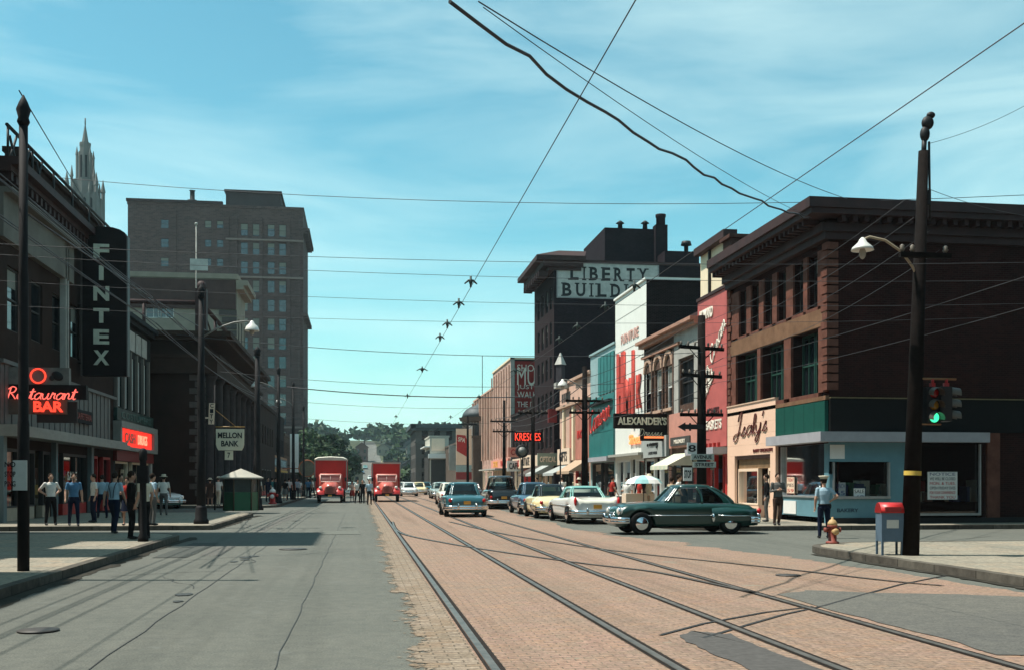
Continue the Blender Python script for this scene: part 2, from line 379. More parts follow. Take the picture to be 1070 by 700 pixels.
sheet('road_patch', rp([(3.3,8.5),(3.35,10.9),(3.6,11.2),(3.95,10.9),(4.02,8.5)]), .012, mat('tar patch', (.10,.095,.09), .85, .3, 12))
sheet('road_patch', ragged(-3.6,24,-3.4,60,20,.06)+ragged(-3.0,60,-3.1,24,20,.06), .004, ASPH2)
# tar lines
def crack(pts, wd, z, name='tar_seam', m=None):
    mb = MB()
    for k in range(len(pts)-1):
        a, b = Vector((*pts[k], z)), Vector((*pts[k+1], z)); d = (b-a).normalized(); n_ = Vector((-d.y, d.x, 0))*wd/2
        mb.quad(a-n_, b-n_, b+n_, a+n_)
    return tag(mb.build(name, m or mat('tar', (.03,.028,.026), .6, .3, 8)), kind='structure')
crack([G(*p) for p in ((735,667),(775,655),(820,642),(862,633),(900,622),(940,611),(985,602),(1020,597))], .05, .013)
crack([G(*p) for p in ((690,664),(735,652),(800,640),(850,634))], .05, .014)
crack([G(*p) for p in ((1035,560),(980,566),(900,572),(860,575))], .03, .013)
# rails
STEEL = mat('worn rail steel', (.17,.155,.135), .45, .5, 5, metal=.35); SLOT = mat('rail groove', (.03,.025,.022), .9, .3)
def rail(pts, label, wd=.075, z=.017):
    t = thing('tram_rail', label, 'rail', (pts[0][0], pts[0][1], 0), 0, 'tram rails set in the brick paving')
    for nm, off, ww, m, zz in (('rail_head', 0, wd, STEEL, z), ('flange_groove', -(wd/2+.026), .05, SLOT, .0135), ('flange_groove', (wd/2+.02), .034, SLOT, .0135)):
        mb = MB()
        for k in range(len(pts)-1):
            a, b = Vector((*pts[k], zz)), Vector((*pts[k+1], zz))
            d0 = (Vector((*pts[min(k+1,len(pts)-1)],0))-Vector((*pts[max(k-1,0)],0))).normalized(); d1 = (Vector((*pts[min(k+2,len(pts)-1)],0))-Vector((*pts[k],0))).normalized()
            n0, n1 = Vector((-d0.y, d0.x, 0)), Vector((-d1.y, d1.x, 0))
            mb.quad(a+n0*(off-ww/2), b+n1*(off-ww/2), b+n1*(off+ww/2), a+n0*(off+ww/2))
        mb.build(nm, m, t, world=True)
lab = ['steel tram rail nearest the grey asphalt lane','second tram rail from the asphalt lane, across the bricks','third tram rail from the asphalt lane, across the bricks','outermost straight tram rail, nearest the mailbox kerb']
for k, x in enumerate((1.17, 2.76, 4.16, 5.75)):
    rail([(x, -6), (x, 40), (x, 240)], lab[k])
def curvepts(px, n=8):
    P = [Vector((*G(*p), 0)) for p in px]; return [(q.x, q.y) for q in _cr([(p.x, p.y) for p in P], n)]
rail(curvepts([(410,545),(419,556.7),(470,568),(540,579),(612,589),(680,597),(735,608),(790,620)]), 'curved crossover rail leaving the asphalt-side track', .06)
rail(curvepts([(470,545),(521,556.7),(590,568),(655,577),(740,586),(820,594.5),(920,606),(985,612)]), 'curved rail swinging out towards the mailbox corner', .06)
# raised sidewalks: slab + kerb of one block each
def block(name_x0, x1, y0, y1, cr_=[], label=None):
    """rectangular raised block from x0..x1, y0..y1, corner (x,y) rounded with r"""
    x0 = name_x0
    def corners(ins):
        P = []
        for (cx, cy, sx, sy_) in ((x0,y0,1,1),(x1,y0,-1,1),(x1,y1,-1,-1),(x0,y1,1,-1)):
            r = 2.2 if (cx, cy) in cr_ else .0
            if r:
                c = (cx+sx*r, cy+sy_*r); seq = []
                for q in range(9):
                    a = q/8*pi/2; seq.append((c[0]-sx*cos(a)*(r-ins), c[1]-sy_*sin(a)*(r-ins)))
                if (sx, sy_) in ((1, 1), (-1, -1)): P += seq
                else: P += seq[::-1]
            else: P.append((cx+sx*ins, cy+sy_*ins))
        return P
    o_, i_ = corners(0), corners(.17); mb = MB()
    # keep order consistent
    n = len(o_)
    for k in range(n):
        a, b, c, d = o_[k], o_[(k+1) % n], i_[(k+1) % n], i_[k]
        mb.quad((*a,0),(*b,0),(*b,.15),(*a,.15)); mb.quad((*a,.15),(*b,.15),(*c,.155),(*d,.155))
    tag(mb.build('kerb', CURB), kind='structure')
    mb = MB(); mb.poly([(*p,.15) for p in corners(.171)]); tag(mb.build('sidewalk', CONC), kind='structure')
block(-60, XKL, -12, 32.2, [(XKL, 32.2)])
block(-60, XKL, 36.8, 52.8, [(XKL, 52.8)])
block(-60, XKL-.2, 66.5, 238, [(XKL-.2, 66.5)])
block(XKR, 60, -12, 24.6, [(XKR, 24.6)])
block(XKR+.2, 60, 33.6, 110, [(XKR+.2, 33.6)])
block(XKR+.2, 60, 116, 238, [])

# gutters, cracks, covers and square repairs in the asphalt
GUT = mat('gutter grime', (.05,.045,.036), .95, .5, 3)  # grime strips, coloured dark for the shade under the kerbs as well
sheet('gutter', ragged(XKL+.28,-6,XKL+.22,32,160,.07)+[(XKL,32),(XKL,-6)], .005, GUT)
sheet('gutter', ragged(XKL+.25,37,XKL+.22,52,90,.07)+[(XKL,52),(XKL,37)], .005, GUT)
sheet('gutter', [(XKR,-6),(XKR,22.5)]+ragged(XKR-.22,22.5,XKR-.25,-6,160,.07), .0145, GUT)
rc = random.Random(31)
crack([(-2.35+.012*sin(k*1.7)+.01*sin(k*4.1), 8+k*.8) for k in range(60)], .013, .0062, 'asphalt_seam'); crack([(-.75+.012*sin(k*1.3)+.01*sin(k*3.7), 8+k*.8) for k in range(60)], .009, .0063, 'asphalt_seam')
for k in range(12):
    x, y = rc.uniform(-4.3, .1), rc.uniform(15, 50); a = rc.choice((0, pi/2, pi/2))+rc.uniform(-.3, .3); P = [(x, y)]
    for j in range(rc.randint(6, 14)): a += rc.uniform(-.5, .5); x += cos(a)*.35; y += sin(a)*.35; P.append((x, y))
    P = [p for p in P if -4.8 < p[0] < .3]
    if len(P) > 2: crack(P, rc.uniform(.012, .03), .0065+k*.0002, 'asphalt_crack')
for k, (x0, y0, x1, y1) in enumerate(((-4.4,23.5,-3.7,29.0),(-1.2,33,.0,35.5))): sheet('road_repair', rp([(x0,y0),(x0,y1),(x1,y1),(x1,y0)], .02), .009+k*.0005, mat('road repair %d' % (k%2), ((.085,.09,.082),(.145,.15,.13))[k%2], .9, .25, 6))
OILM = mat('oil stain', (.05,.052,.047), .6, .4, 4)
for k in range(22):
    x, y, r = -2.4+rc.gauss(0,.35), rc.uniform(9, 60), rc.uniform(.03, .16); sheet('oil_stain', [(x+cos(q*pi/6)*r*rc.uniform(.6,1.1), y+sin(q*pi/6)*r*rc.uniform(.8,1.8)) for q in range(12)], .0105+k*.0001, OILM)
# ------------------------------------------------------------------ buildings
def frame(kind, X0, Y0):
    """wall frame: (u along, v up, n outward) -> world ; kinds R (faces -X), L (faces +X), S (faces the camera, -Y)"""
    if kind == 'R': return (lambda u, v, n=0: (X0-n, Y0+u, v)), (-1,0,0), -pi/2
    if kind == 'L': return (lambda u, v, n=0: (X0+n, Y0+u, v)), (1,0,0), pi/2
    return (lambda u, v, n=0: (X0+u, Y0-n, v)), (0,-1,0), 0
def wallgrid(mb, fr, W, H, ops=(), deep=.28, v0=0, m=0):
    us = sorted({0, W, *[max(0, min(W, o[0])) for o in ops], *[max(0, min(W, o[0]+o[2])) for o in ops]})
    vs = sorted({v0, H, *[o[1] for o in ops], *[o[1]+o[3] for o in ops]})
    for i in range(len(us)-1):
        for j in range(len(vs)-1):
            uc, vc = (us[i]+us[i+1])/2, (vs[j]+vs[j+1])/2
            if any(o[0] < uc < o[0]+o[2] and o[1] < vc < o[1]+o[3] for o in ops): continue
            mb.quad(fr(us[i],vs[j]), fr(us[i+1],vs[j]), fr(us[i+1],vs[j+1]), fr(us[i],vs[j+1]), m)
    for o in ops:
        a, b, c, d = o[0], o[1], o[0]+o[2], o[1]+o[3]; k = -(o[4] if len(o) > 4 else deep)
        mb.quad(fr(a,b), fr(a,d), fr(a,d,k), fr(a,b,k), m); mb.quad(fr(c,b), fr(c,d), fr(c,d,k), fr(c,b,k), m)
        mb.quad(fr(a,b), fr(c,b), fr(c,b,k), fr(a,b,k), m); mb.quad(fr(a,d), fr(c,d), fr(c,d,k), fr(a,d,k), m)
WM = {}
def window(root, fr, rz, u, v, w, h, fm, style='sash', rec=.12, blind=0, gm_=None, sill=None, off=None):
    """one window: frame > pane (> blind); meshes shared between equal sizes"""
    key = (round(w,2), round(h,2), fm.name, style, (gm_ or GLASSD).name)
    if key not in WM:
        f = MB(); t = .07 if w > .8 else .05; z0, z1, x0, x1 = 0, h, -w/2, w/2
        f.box(x0,x0+t,-.03,.05,z0,z1); f.box(x1-t,x1,-.03,.05,z0,z1); f.box(x0+t,x1-t,-.03,.05,z0,z0+t); f.box(x0+t,x1-t,-.03,.05,z1-t,z1)
        if style in ('sash', 'cross'): f.box(x0+t,x1-t,-.02,.04,h*.5-.03,h*.5+.03)
        if style == 'cross': f.box(-.025,.025,-.015,.04,z0+t,z1-t)
        if style == 'tall': f.box(-.03,.03,-.02,.04,z0+t,z1-t); f.box(x0+t,x1-t,-.02,.04,h*.72,h*.72+.06)
        if style == 'four':
            for q in (.25,.5,.75): f.box(x0+w*q-.025,x0+w*q+.025,-.015,.04,z0+t,z1-t)
            f.box(x0+t,x1-t,-.02,.04,h*.65,h*.65+.06)
        me = lambda mb_, nm, m_: mb_.build(nm, m_)
        fo = me(f, 'window', fm); p = MB(); p.quad((x0+t,.045,z0+t),(x1-t,.045,z0+t),(x1-t,.045,z1-t),(x0+t,.045,z1-t)); po = me(p, 'pane', gm_ or GLASSD)
        WM[key] = (fo.data, po.data); bpy.data.objects.remove(fo); bpy.data.objects.remove(po)
    fd, pd = WM[key]
    o = bpy.data.objects.new('window', fd); COL.objects.link(o); o.parent = root
    P = Vector(fr(u+w/2, v, -rec))-OFF[root.name]; o.location = P; o.rotation_euler = (0,0,rz)
    p = bpy.data.objects.new('pane', pd); COL.objects.link(p); p.parent = o
    if blind:
        b = MB(); b.box(-w/2+.08, w/2-.08, .028, .04, h*(1-blind), h-.08); b.build('blind', BLIND, o)
    return o
def winrow(root, fr, rz, lst, fm, style='sash', seed=0, pb=.35, gm_=None, rec=.12):
    r_ = random.Random(seed)
    for o in lst: window(root, fr, rz, o[0], o[1], o[2], o[3], fm, style, rec, r_.choice((.3,.5,.65)) if r_.random() < pb else 0, gm_)
def shell(name, label, cat, kind, X, Y0, Y1, H, wm, depth=16, fops=(), sops=(), par=.0, roofm=None, sidem=None, group=None, backH=None, parm=None):
    """root Empty + facade wall + side walls + roof. R: body behind X to the right; L: to the left."""
    t = thing(name, label, cat, (X, Y0, 0), 0, group); frF, nF, rzF = frame(kind, X, Y0)
    X0 = X if kind == 'R' else X-depth
    frS, nS, rzS = frame('S', X0, Y0)
    mb = MB(); wallgrid(mb, frF, Y1-Y0, H, fops); mb.build('wall', wm, t, world=True)
    mb = MB(); wallgrid(mb, frS, depth, H, sops)
    xb = X+depth if kind == 'R' else X-depth
    mb.quad((xb,Y0,0),(xb,Y1,0),(xb,Y1,H),(xb,Y0,H)); mb.quad((X,Y1,0),(xb,Y1,0),(xb,Y1,H),(X,Y1,H))
    o = mb.build('side_wall', sidem or wm, t, world=True)
    mb = MB(); a, b = min(X,xb), max(X,xb); e = .02
    mb.box(a+e,b-e,Y0+e,Y1-e,H-.35,H-.12); mb.build('roof', roofm or mat('tar roof', (.03,.03,.03), .9, .4, 2), t, world=True)
    if par:
        mb = MB(); q = .12
        mb.box(a-q,b+q,Y0-q,Y0+.2,H,H+par); mb.box(a-q,b+q,Y1-.2,Y1,H,H+par); mb.box(a-q,a+.2,Y0+.2,Y1-.2,H,H+par); mb.box(b-.2,b+q,Y0+.2,Y1-.2,H,H+par)
        mb.build('coping', parm or wm, t, world=True)
    return t, (frF, nF, rzF), (frS, nS, rzS)
def bxf(mb, fr, u0, u1, v0, v1, n0, n1, m=0):
    a, b = fr(u0, v0, n0), fr(u1, v1, n1)
    mb.box(min(a[0],b[0]), max(a[0],b[0]), min(a[1],b[1]), max(a[1],b[1]), min(a[2],b[2]), max(a[2],b[2]), m)
ONE = ('cornice', 'border', 'bulb', 'attic', 'parapet', 'letter', 'edge', 'sign_rail')
def strip(root, name, fr, boxes, m):
    if len(boxes) > 1 and not any(w_ in name for w_ in ONE) and not (name == 'corner_blocks' and 0):
        o = None
        for b in boxes:
            mb = MB(); bxf(mb, fr, *b); q = mb.build(name[:-1] if name == 'corner_blocks' else name, m, root, world=True); o = o or q
        return o
    mb = MB()
    for b in boxes: bxf(mb, fr, *b)
    return mb.build(name, m, root, world=True)
GOODS = [mat('goods %d' % i, c, .6, .2, 8) for i, c in enumerate([(.5,.06,.04),(.55,.5,.4),(.08,.12,.25),(.6,.42,.15),(.08,.2,.12),(.35,.3,.26),(.65,.6,.5),(.15,.07,.05)])]
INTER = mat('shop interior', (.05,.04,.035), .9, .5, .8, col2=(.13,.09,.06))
def shopglass():
    m = bpy.data.materials.get('shop glass')
    if m: return m
    m = bpy.data.materials.new('shop glass'); m.use_nodes = True; n = m.node_tree.nodes; L = m.node_tree.links; n.clear()
    o = n.new('ShaderNodeOutputMaterial'); mx = n.new('ShaderNodeMixShader'); fr = n.new('ShaderNodeFresnel'); fr.inputs[0].default_value = 1.5
    a = n.new('ShaderNodeMath'); a.inputs[1].default_value = .06; a.use_clamp = True
    tr = n.new('ShaderNodeBsdfTransparent'); tr.inputs[0].default_value = (.8,.85,.83,1); gl = n.new('ShaderNodeBsdfGlossy'); gl.inputs['Roughness'].default_value = .03
    L.new(fr.outputs[0], a.inputs[0]); L.new(a.outputs[0], mx.inputs[0]); L.new(tr.outputs[0], mx.inputs[1]); L.new(gl.outputs[0], mx.inputs[2]); L.new(mx.outputs[0], o.inputs[0])
    return m
SHOPG = shopglass()
def shopfront(root, fr, nF, u0, u1, h, frm, bulk, door=.5, seed=0, back=1.6, bh=.55, goods=16, interior=None, frw=.09):
    """fills a ground-floor opening u0..u1 x 0.15..h: bulkhead, glazed display with goods behind, door"""
    r_ = random.Random(seed); W = u1-u0; dw = min(1.1, W*.3); du = u0+(W-dw)*door; z0 = .15
    spans = [(u0, du), (du+dw, u1)]; spans = [s for s in spans if s[1]-s[0] > .4]
    b = MB(); g = MB(); f = MB()
    for a, c in spans:
        bxf(b, fr, a, c, z0, z0+bh, -.3, -.04)
        g.quad(fr(a,z0+bh,-.14), fr(c,z0+bh,-.14), fr(c,h,-.14), fr(a,h,-.14))
        bxf(f, fr, a, a+frw, z0+bh, h, -.2, -.02); bxf(f, fr, c-frw, c, z0+bh, h, -.2, -.02)
        bxf(f, fr, a+frw, c-frw, z0+bh, z0+bh+.06, -.2, -.02); bxf(f, fr, a+frw, c-frw, h-.12, h, -.2, -.02)
        if c-a > 3.2: bxf(f, fr, (a+c)/2-.03, (a+c)/2+.03, z0+bh+.06, h-.12, -.2, -.02)
        b.build('bulkhead', bulk, root, world=True); f.build('shop_window_frame', frm, root, world=True); b = MB(); f = MB()
    if spans:
        g.build('display_window', SHOPG, root, world=True)
    d = MB(); dh = min(2.25, h-.1)
    bxf(d, fr, du+.05, du+.15, z0, dh, -.5, -.42); bxf(d, fr, du+dw-.15, du+dw-.05, z0, dh, -.5, -.42); bxf(d, fr, du+.15, du+dw-.15, z0, z0+.25, -.5, -.42); bxf(d, fr, du+.15, du+dw-.15, dh-.12, dh, -.5, -.42)
    if h-dh > .2: bxf(d, fr, du, du+dw, dh+.003, dh+.08, -.5, -.4)
    dd = d.build('door', frm, root, world=True)
    d = MB(); d.quad(fr(du+.15,z0+.25,-.46), fr(du+dw-.15,z0+.25,-.46), fr(du+dw-.15,dh-.12,-.46), fr(du+.15,dh-.12,-.46)); d.build('pane', SHOPG, dd, world=True)
    d = MB(); bxf(d, fr, du+dw-.28, du+dw-.25, 1.0, 1.35, -.42, -.36); d.build('handle', CHROME, dd, world=True)
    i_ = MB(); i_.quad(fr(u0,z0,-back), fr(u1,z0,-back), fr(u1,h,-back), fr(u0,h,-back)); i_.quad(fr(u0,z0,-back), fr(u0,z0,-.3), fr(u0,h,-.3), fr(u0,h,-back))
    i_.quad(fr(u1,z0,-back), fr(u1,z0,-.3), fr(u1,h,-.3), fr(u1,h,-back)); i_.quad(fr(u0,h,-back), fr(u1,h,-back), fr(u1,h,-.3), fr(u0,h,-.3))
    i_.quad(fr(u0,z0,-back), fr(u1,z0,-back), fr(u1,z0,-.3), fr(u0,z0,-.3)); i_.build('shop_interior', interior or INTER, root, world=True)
    gd = MB()
    for k in range(goods):
        for a, c in spans:
            x = r_.uniform(a+.15, c-.15); z = z0+bh+r_.choice((0,0,.45,.9)); ww = r_.uniform(.12,.4); hh = r_.uniform(.2,.7); n0 = -r_.uniform(.35,.8)
            bxf(gd, fr, x-ww/2, x+ww/2, z, min(z+hh, h-.15), n0-.15, n0, r_.randrange(8))
    if gd.v: gd.build('display_goods', GOODS, root, world=True)
def awning(root, fr, u0, u1, vt, vb, out, m, name='awning', stripes=None):
    mb = MB(); n = max(2, int((u1-u0)/.35))
    for k in range(n):
        a, c = u0+(u1-u0)*k/n, u0+(u1-u0)*(k+1)/n; mi = k % 2 if stripes else 0
        mb.quad(fr(a,vt,.03), fr(c,vt,.03), fr(c,vb,out), fr(a,vb,out), mi); mb.quad(fr(a,vb,out), fr(c,vb,out), fr(c,vb-.2,out+.01), fr(a,vb-.2,out+.01), mi)
    for a in (u0, u1): mb.poly([fr(a,vt,.03), fr(a,vb,out), fr(a,vb,.03)])
    o = mb.build(name, [m, stripes or m], root, world=True)
    mb = MB()
    for a in (u0+.04, u1-.04): mb.tube([fr(a,vb-.25,.03), fr(a,vb-.02,out-.04)], .018, 5)
    mb.tube([fr(u0+.04,vb-.02,out-.03), fr(u1-.04,vb-.02,out-.03)], .018, 5); mb.build('awning_rod', DARKM, o, world=True); return o
def Yu(X, u): return onX(X, u)[0]

# ---- right corner building (brick, three storeys)
BR_DK = mat('dark red brick', (.042,.011,.009), .85, .5, .6, brick=(.22,.075,.008,(.035,.018,.015)), bump=.2)
BR_TAN = mat('weathered pier stone', (.17,.070,.050), .8, .45, 2.5, bump=.2)
BR_TRIM = mat('rusty cornice', (.045,.014,.012), .7, .5, 1.5)
STONE_T = mat('tan frieze stone', (.21,.115,.068), .8, .35, 2, bump=.1)
FR_DK = mat('dark window frame', (.035,.028,.025), .6, .3); FR_GR = mat('green window frame', (.02,.07,.05), .5, .3)
Y0 = 35.4; Y1 = Yu(XR, 763); L1 = Y1-Y0; H1 = 11.45
bays = [(829,857),(797,821),(771,793)]
f2 = [(Yu(XR,b)-Y0, 4.85, Yu(XR,a)-Yu(XR,b), 2.35, .5) for a, b in bays]
w3 = [(846,855.5),(831,840.5),(814,822.5),(800,808),(786.5,794),(774,781)]
f3 = [(Yu(XR,b)-Y0, 7.95, Yu(XR,a)-Yu(XR,b), 1.95, .35) for a, b in w3]
gops = [(.35, .15, Yu(XR,814)-Y0-.5, 2.85, .3), (Yu(XR,808)-Y0, .15, Yu(XR,771)-Yu(XR,808), 2.6, .3)]
uA = lambda u: onY(Y0, u)[0]-XR
sg = [(.35, .15, uA(1026)-.35, 2.95, .3)]
s2 = []
BK, (fF, nF, rF), (fS, nS, rS) = shell('corner_brick_building', 'three-storey dark red brick corner building with heavy cornice and pink and blue shops', 'building', 'R', XR, Y0, Y1, H1, BR_DK, 26, f2+f3+gops, sg+s2)
for q in f3: window(BK, fF, rF, q[0], q[1], q[2], q[3], FR_DK, 'sash', .22, random.Random(q[0]).choice((0,.3,.5)))
for q in f2:
    w_ = q[2]/2-.06
    for k in (0, 1): window(BK, fF, rF, q[0]+.02+k*(w_+.08), q[1]+.02, w_, q[3]-.04, FR_GR, 'cross', .38)
winrow(BK, fS, rS, s2, FR_DK, 'sash', 3, .3)
st = []
for q in f3: st.append((q[0]-.12, q[0]+q[2]+.12, 7.83, 7.95, .0, .10))
for q in f2: st.append((q[0]-.1, q[0]+q[2]+.1, 4.7, 4.85, .0, .12))
strip(BK, 'window_sill', fF, st, BR_TAN)
piers = []
ed = [.0]+[x for q in sorted(f2) for x in (q[0], q[0]+q[2])]+[L1]
for k in range(0, len(ed), 2): piers.append((ed[k]+.03, ed[k+1]-.03, 4.85, 7.2, .0, .09))
e3 = [.0]+[x for q in sorted(f3) for x in (q[0], q[0]+q[2])]+[L1]
for k in range(0, len(e3), 2): piers.append((e3[k]+.05, e3[k+1]-.05, 7.95, 9.95, .0, .07))
strip(BK, 'pier', fF, piers, BR_TAN)
strip(BK, 'frieze', fF, [(0,L1,7.2,7.83,.0,.11),(0,L1,4.55,4.7,0,.14)], STONE_T)
qu = []
for k in range(17): qu.append((-.10, .42 if k % 2 else .3, 4.9+k*.31, 4.9+k*.31+.25, -.3, .13))
for k in range(17): qu.append((L1-(.42 if k % 2 else .3), L1-.01, 4.9+k*.31, 4.9+k*.31+.25, -.1, .13))
strip(BK, 'corner_blocks', fF, qu, BR_TAN)
mb = MB()
for o_, z0, z1 in ((.25,10.2,10.45),(.4,10.45,10.75),(1.0,10.95,11.15),(1.1,11.15,11.5)):
    mb.box(XR-o_, XR+26, Y0-o_*.75, Y1, z0, z1)
for k in range(24): mb.box(XR-.85, XR-.25, Y0+.25+k*.42, Y0+.40+k*.42, 10.75, 10.948)
for k in range(60): mb.box(XR+.2+k*.42, XR+.36+k*.42, Y0-.6, Y0-.2, 10.75, 10.948)
mb.box(XR-.2, XR+26, Y0-.1, Y1, 10.749, 10.9)
mb.build('cornice', BR_TRIM, BK, world=True)
mb = MB(); mb.box(XR-.3, XR+1.1, Y1-1.0, Y1+.1, 11.5, 12.35); mb.box(XR-.45, XR+1.2, Y1-1.15, Y1+.15, 12.35, 12.5); mb.build('chimney', mat('chimney brick', (.10,.05,.04), .9, .4), BK, world=True)
# green panel, marquee band, pink sign face, blue shop
GREENP = mat('green enamel panel', (.010,.078,.058), .35, .25, 2.5, spec=.3); BLUEP = mat('pale blue enamel', (.12,.26,.31), .5, .2, 1.5); BAND = mat('grey marquee band', (.36,.35,.37), .6, .2, 2)
ug = Yu(XR,814)-Y0
strip(BK, 'green_panel', fF, [(.02, ug-.03, 3.42, 4.52, .02, .16)], GREENP)
for k in range(1,5): strip(BK, 'panel_joint', fF, [(k*ug/5-.01, k*ug/5+.01, 3.43, 4.51, .161, .166)], mat('joint', (.01,.05,.04), .6))
mb = MB(); mb.box(XR-.55, XR, Y0+.003, Y0+ug, 3.05, 3.4); mb.box(XR-.55, onY(Y0,1026)[0], Y0-.5, Y0, 3.05, 3.4)
mb.build('marquee_band', BAND, BK, world=True)
strip(BK, 'black_fascia', fS, [(.0, 25.9, 3.41, 4.6, .02, .1)], mat('black fascia', (.008,.007,.007), .8, .3, spec=.15))
strip(BK, 'brass_strip', fS, [(.0, 25.9, 4.6, 4.64, .02, .13)], mat('dull brass', (.20,.15,.07), .5, .3))
PINK = mat('pink cream enamel', (.84,.55,.40), .5, .1, 1.2)
iu0, iu1 = ug+.02, L1-.03; go = gops[1]
strip(BK, 'pink_panel', fF, [(iu0,iu1,2.76,4.95,.02,.14),(iu0,go[0]-.02,.15,2.757,.02,.14),(go[0]+go[2]+.02,iu1,.15,2.757,.02,.14)], PINK)
strip(BK, 'panel_joint', fF, [(iu0,iu1,2.75+.45*k,2.757+.45*k,.1405,.1425) for k in range(1,5)]+[(iu0,iu1,4.95,5.0,.0,.18)], mat('panel joint', (.62,.42,.30), .6))
MAROON = mat('maroon lettering', (.12,.015,.012), .5, .2)
script("Isaly's", (XR-.15, Y0+(iu0+iu1)/2, 3.95), nF, 3.9, 1.45, MAROON, BK, .055, .18, .05)
text('DAIRY SPECIALISTS', (XR-.15, Y0+iu0+1.3, 2.93), nF, 2.1, .14, MAROON, BK, .02)
u0, u1 = go[0], go[0]+go[2]
mb = MB()
for k in range(28): a = u0+.05+(u1-u0-.1)*k/28; bxf(mb, fF, a, a+.05, 2.6, 2.72, .0, .12)
bxf(mb, fF, u0, u1, 2.72, 2.75, -.2, .13); mb.build('awning_roll', mat('awning roll', (.10,.06,.05), .8), BK, world=True)
shopfront(BK, fF, nF, u0, u1, 2.2, CREAM, PINK, .2, 11, 1.8, .5, 22, mat('pink shop interior', (.35,.22,.17), .9, .4, 1.2))
strip(BK, 'transom', fF, [(u0,u1,2.2,2.6,-.2,-.05)], mat('gold transom', (.34,.2,.1), .6, .4, 3))
# blue shop
a0, a1 = gops[0][0], gops[0][0]+gops[0][2]
strip(BK, 'blue_panel', fF, [(a0+.3,a1,.35,1.05,-.22,-.02),(.0,.36,.15,3.0,-.3,.02)], BLUEP)
strip(BK, 'white_panel', fF, [(a1-1.5,a1-.3,.4,.9,-.02,.01)], WHITE)
mb = MB(); mb.quad(fF(a0,1.05,-.1), fF(a1,1.05,-.1), fF(a1,3.0,-.1), fF(a0,3.0,-.1)); mb.build('display_window', SHOPG, BK, world=True)
strip(BK, 'window_mullion', fF, [(a1-.12,a1,1.05,3.0,-.16,.0),(a0+.3,a1,1.05,1.12,-.16,.03)], mat('aluminium trim', (.5,.52,.52), .35, .2, metal=.6))
bx_ = lambda u: onY(Y0,u)[0]-XR
c0, c1, c2, c3, c4 = bx_(870), bx_(928), bx_(948), bx_(952), bx_(1022)
strip(BK, 'blue_panel', fS, [(-.02,c2,2.35,3.04,-.02,.06),(-.02,c2,.35,1.02,-.02,.06),(c1,c2,1.02,2.35,-.02,.06),(-.02,c0,1.02,1.9,-.02,.06)], BLUEP)
strip(BK, 'white_panel', fS, [(.0,.55,2.45,2.95,.062,.075)], WHITE)
strip(BK, 'plinth', fS, [(.0,25.5,.15,.34,-.02,.09)], BLACK)
strip(BK, 'window_frame', fS, [(c0-.02,c1+.03,1.03,1.12,.0,.14),(c0-.03,c0+.03,1.12,2.33,.0,.12),(c1-.05,c1+.02,1.12,2.33,.0,.12),(c3,c4,.42,.50,.0,.15),(c4,c4+.06,.42,3.0,.0,.1)], mat('aluminium trim', (.5,.52,.52), .35, .2, metal=.6))
mb = MB(); mb.quad(fS(c0,1.1,-.05), fS(c1,1.1,-.05), fS(c1,2.35,-.05), fS(c0,2.35,-.05)); mb.quad(fS(c3,.5,-.05), fS(c4,.5,-.05), fS(c4,3.0,-.05), fS(c3,3.0,-.05)); mb.build('display_window', SHOPG, BK, world=True)
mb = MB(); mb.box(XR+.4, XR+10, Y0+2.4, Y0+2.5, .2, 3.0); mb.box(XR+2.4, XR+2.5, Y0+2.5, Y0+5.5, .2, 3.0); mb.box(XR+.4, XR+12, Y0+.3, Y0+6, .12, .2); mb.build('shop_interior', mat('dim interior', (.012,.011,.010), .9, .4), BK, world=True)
mb = MB(); r_ = random.Random(5)
for k in range(26):
    x = XR+.5+r_.random()*5.5; mb.box(x, x+r_.uniform(.1,.35), Y0+.5+r_.random()*.6, Y0+1.2, .9, .9+r_.uniform(.2,.8), r_.randrange(8))
mb.build('display_goods', GOODS, BK, world=True)
def poster(root, fr, N, u, v, w, h, rows, ground=WHITE, out=.02, name='poster'):
    mb = MB(); bxf(mb, fr, u-w/2, u+w/2, v-h/2, v+h/2, out, out+.015); o = mb.build(name, ground, root, world=True)
    n = len(rows)
    for k, (s, m_) in enumerate(rows):
        C = fr(u, v+h/2-(k+.5)*h/n, out+.016); text(s, C, N, w*.86, h/n*.62, m_, o, .004, .0)
    return o
INK = mat('black ink', (.01,.01,.012), .6); INKR = mat('red ink', (.5,.02,.015), .6); INKB = mat('blue ink', (.02,.04,.15), .6)
def Pu(u, v): return onY(Y0, u, v)[0]-XR, onY(Y0, u, v)[1]
a = Pu(985,507); poster(BK, fS, nS, a[0], a[1], 1.15, 1.0, [('NOTICE',INKB),('WE WILL BE CLOSED',INK),('MON. & TUES.',INKR),('OPEN FRIDAY EVES',INK),('FOR YOUR CONVENIENCE',INKR),('THANK YOU',INKR)], out=-.02)
a = Pu(898,516); poster(BK, fS, nS, a[0], a[1], .42, .42, [('SALE',INK),('49',INKB)], out=-.02)
a = Pu(878,511); poster(BK, fS, nS, a[0], a[1], .4, .5, [('LUNCH',INKB),('65',INKB)], mat('grey card', (.3,.33,.33), .7), out=-.02)
poster(BK, fF, nF, a1-.9, 1.5, .7, .62, [('TODAY',INKR),('PIES',INK),('59',INKR)], CREAM, out=-.05)
text('BAKERY', (onY(Y0,885,535)[0], Y0-.06, .62), nS, .8, .13, mat('dark blue ink', (.02,.05,.08), .6), BK, .01)
# right of the marquee the building runs on in plain dark shopfront
strip(BK, 'shop_pilaster', fS, [(c4+.3, c4+.8, .34, 3.4, .0, .1), (c4+4.2, c4+4.7, .34, 3.4, .0, .1)], BR_TAN)
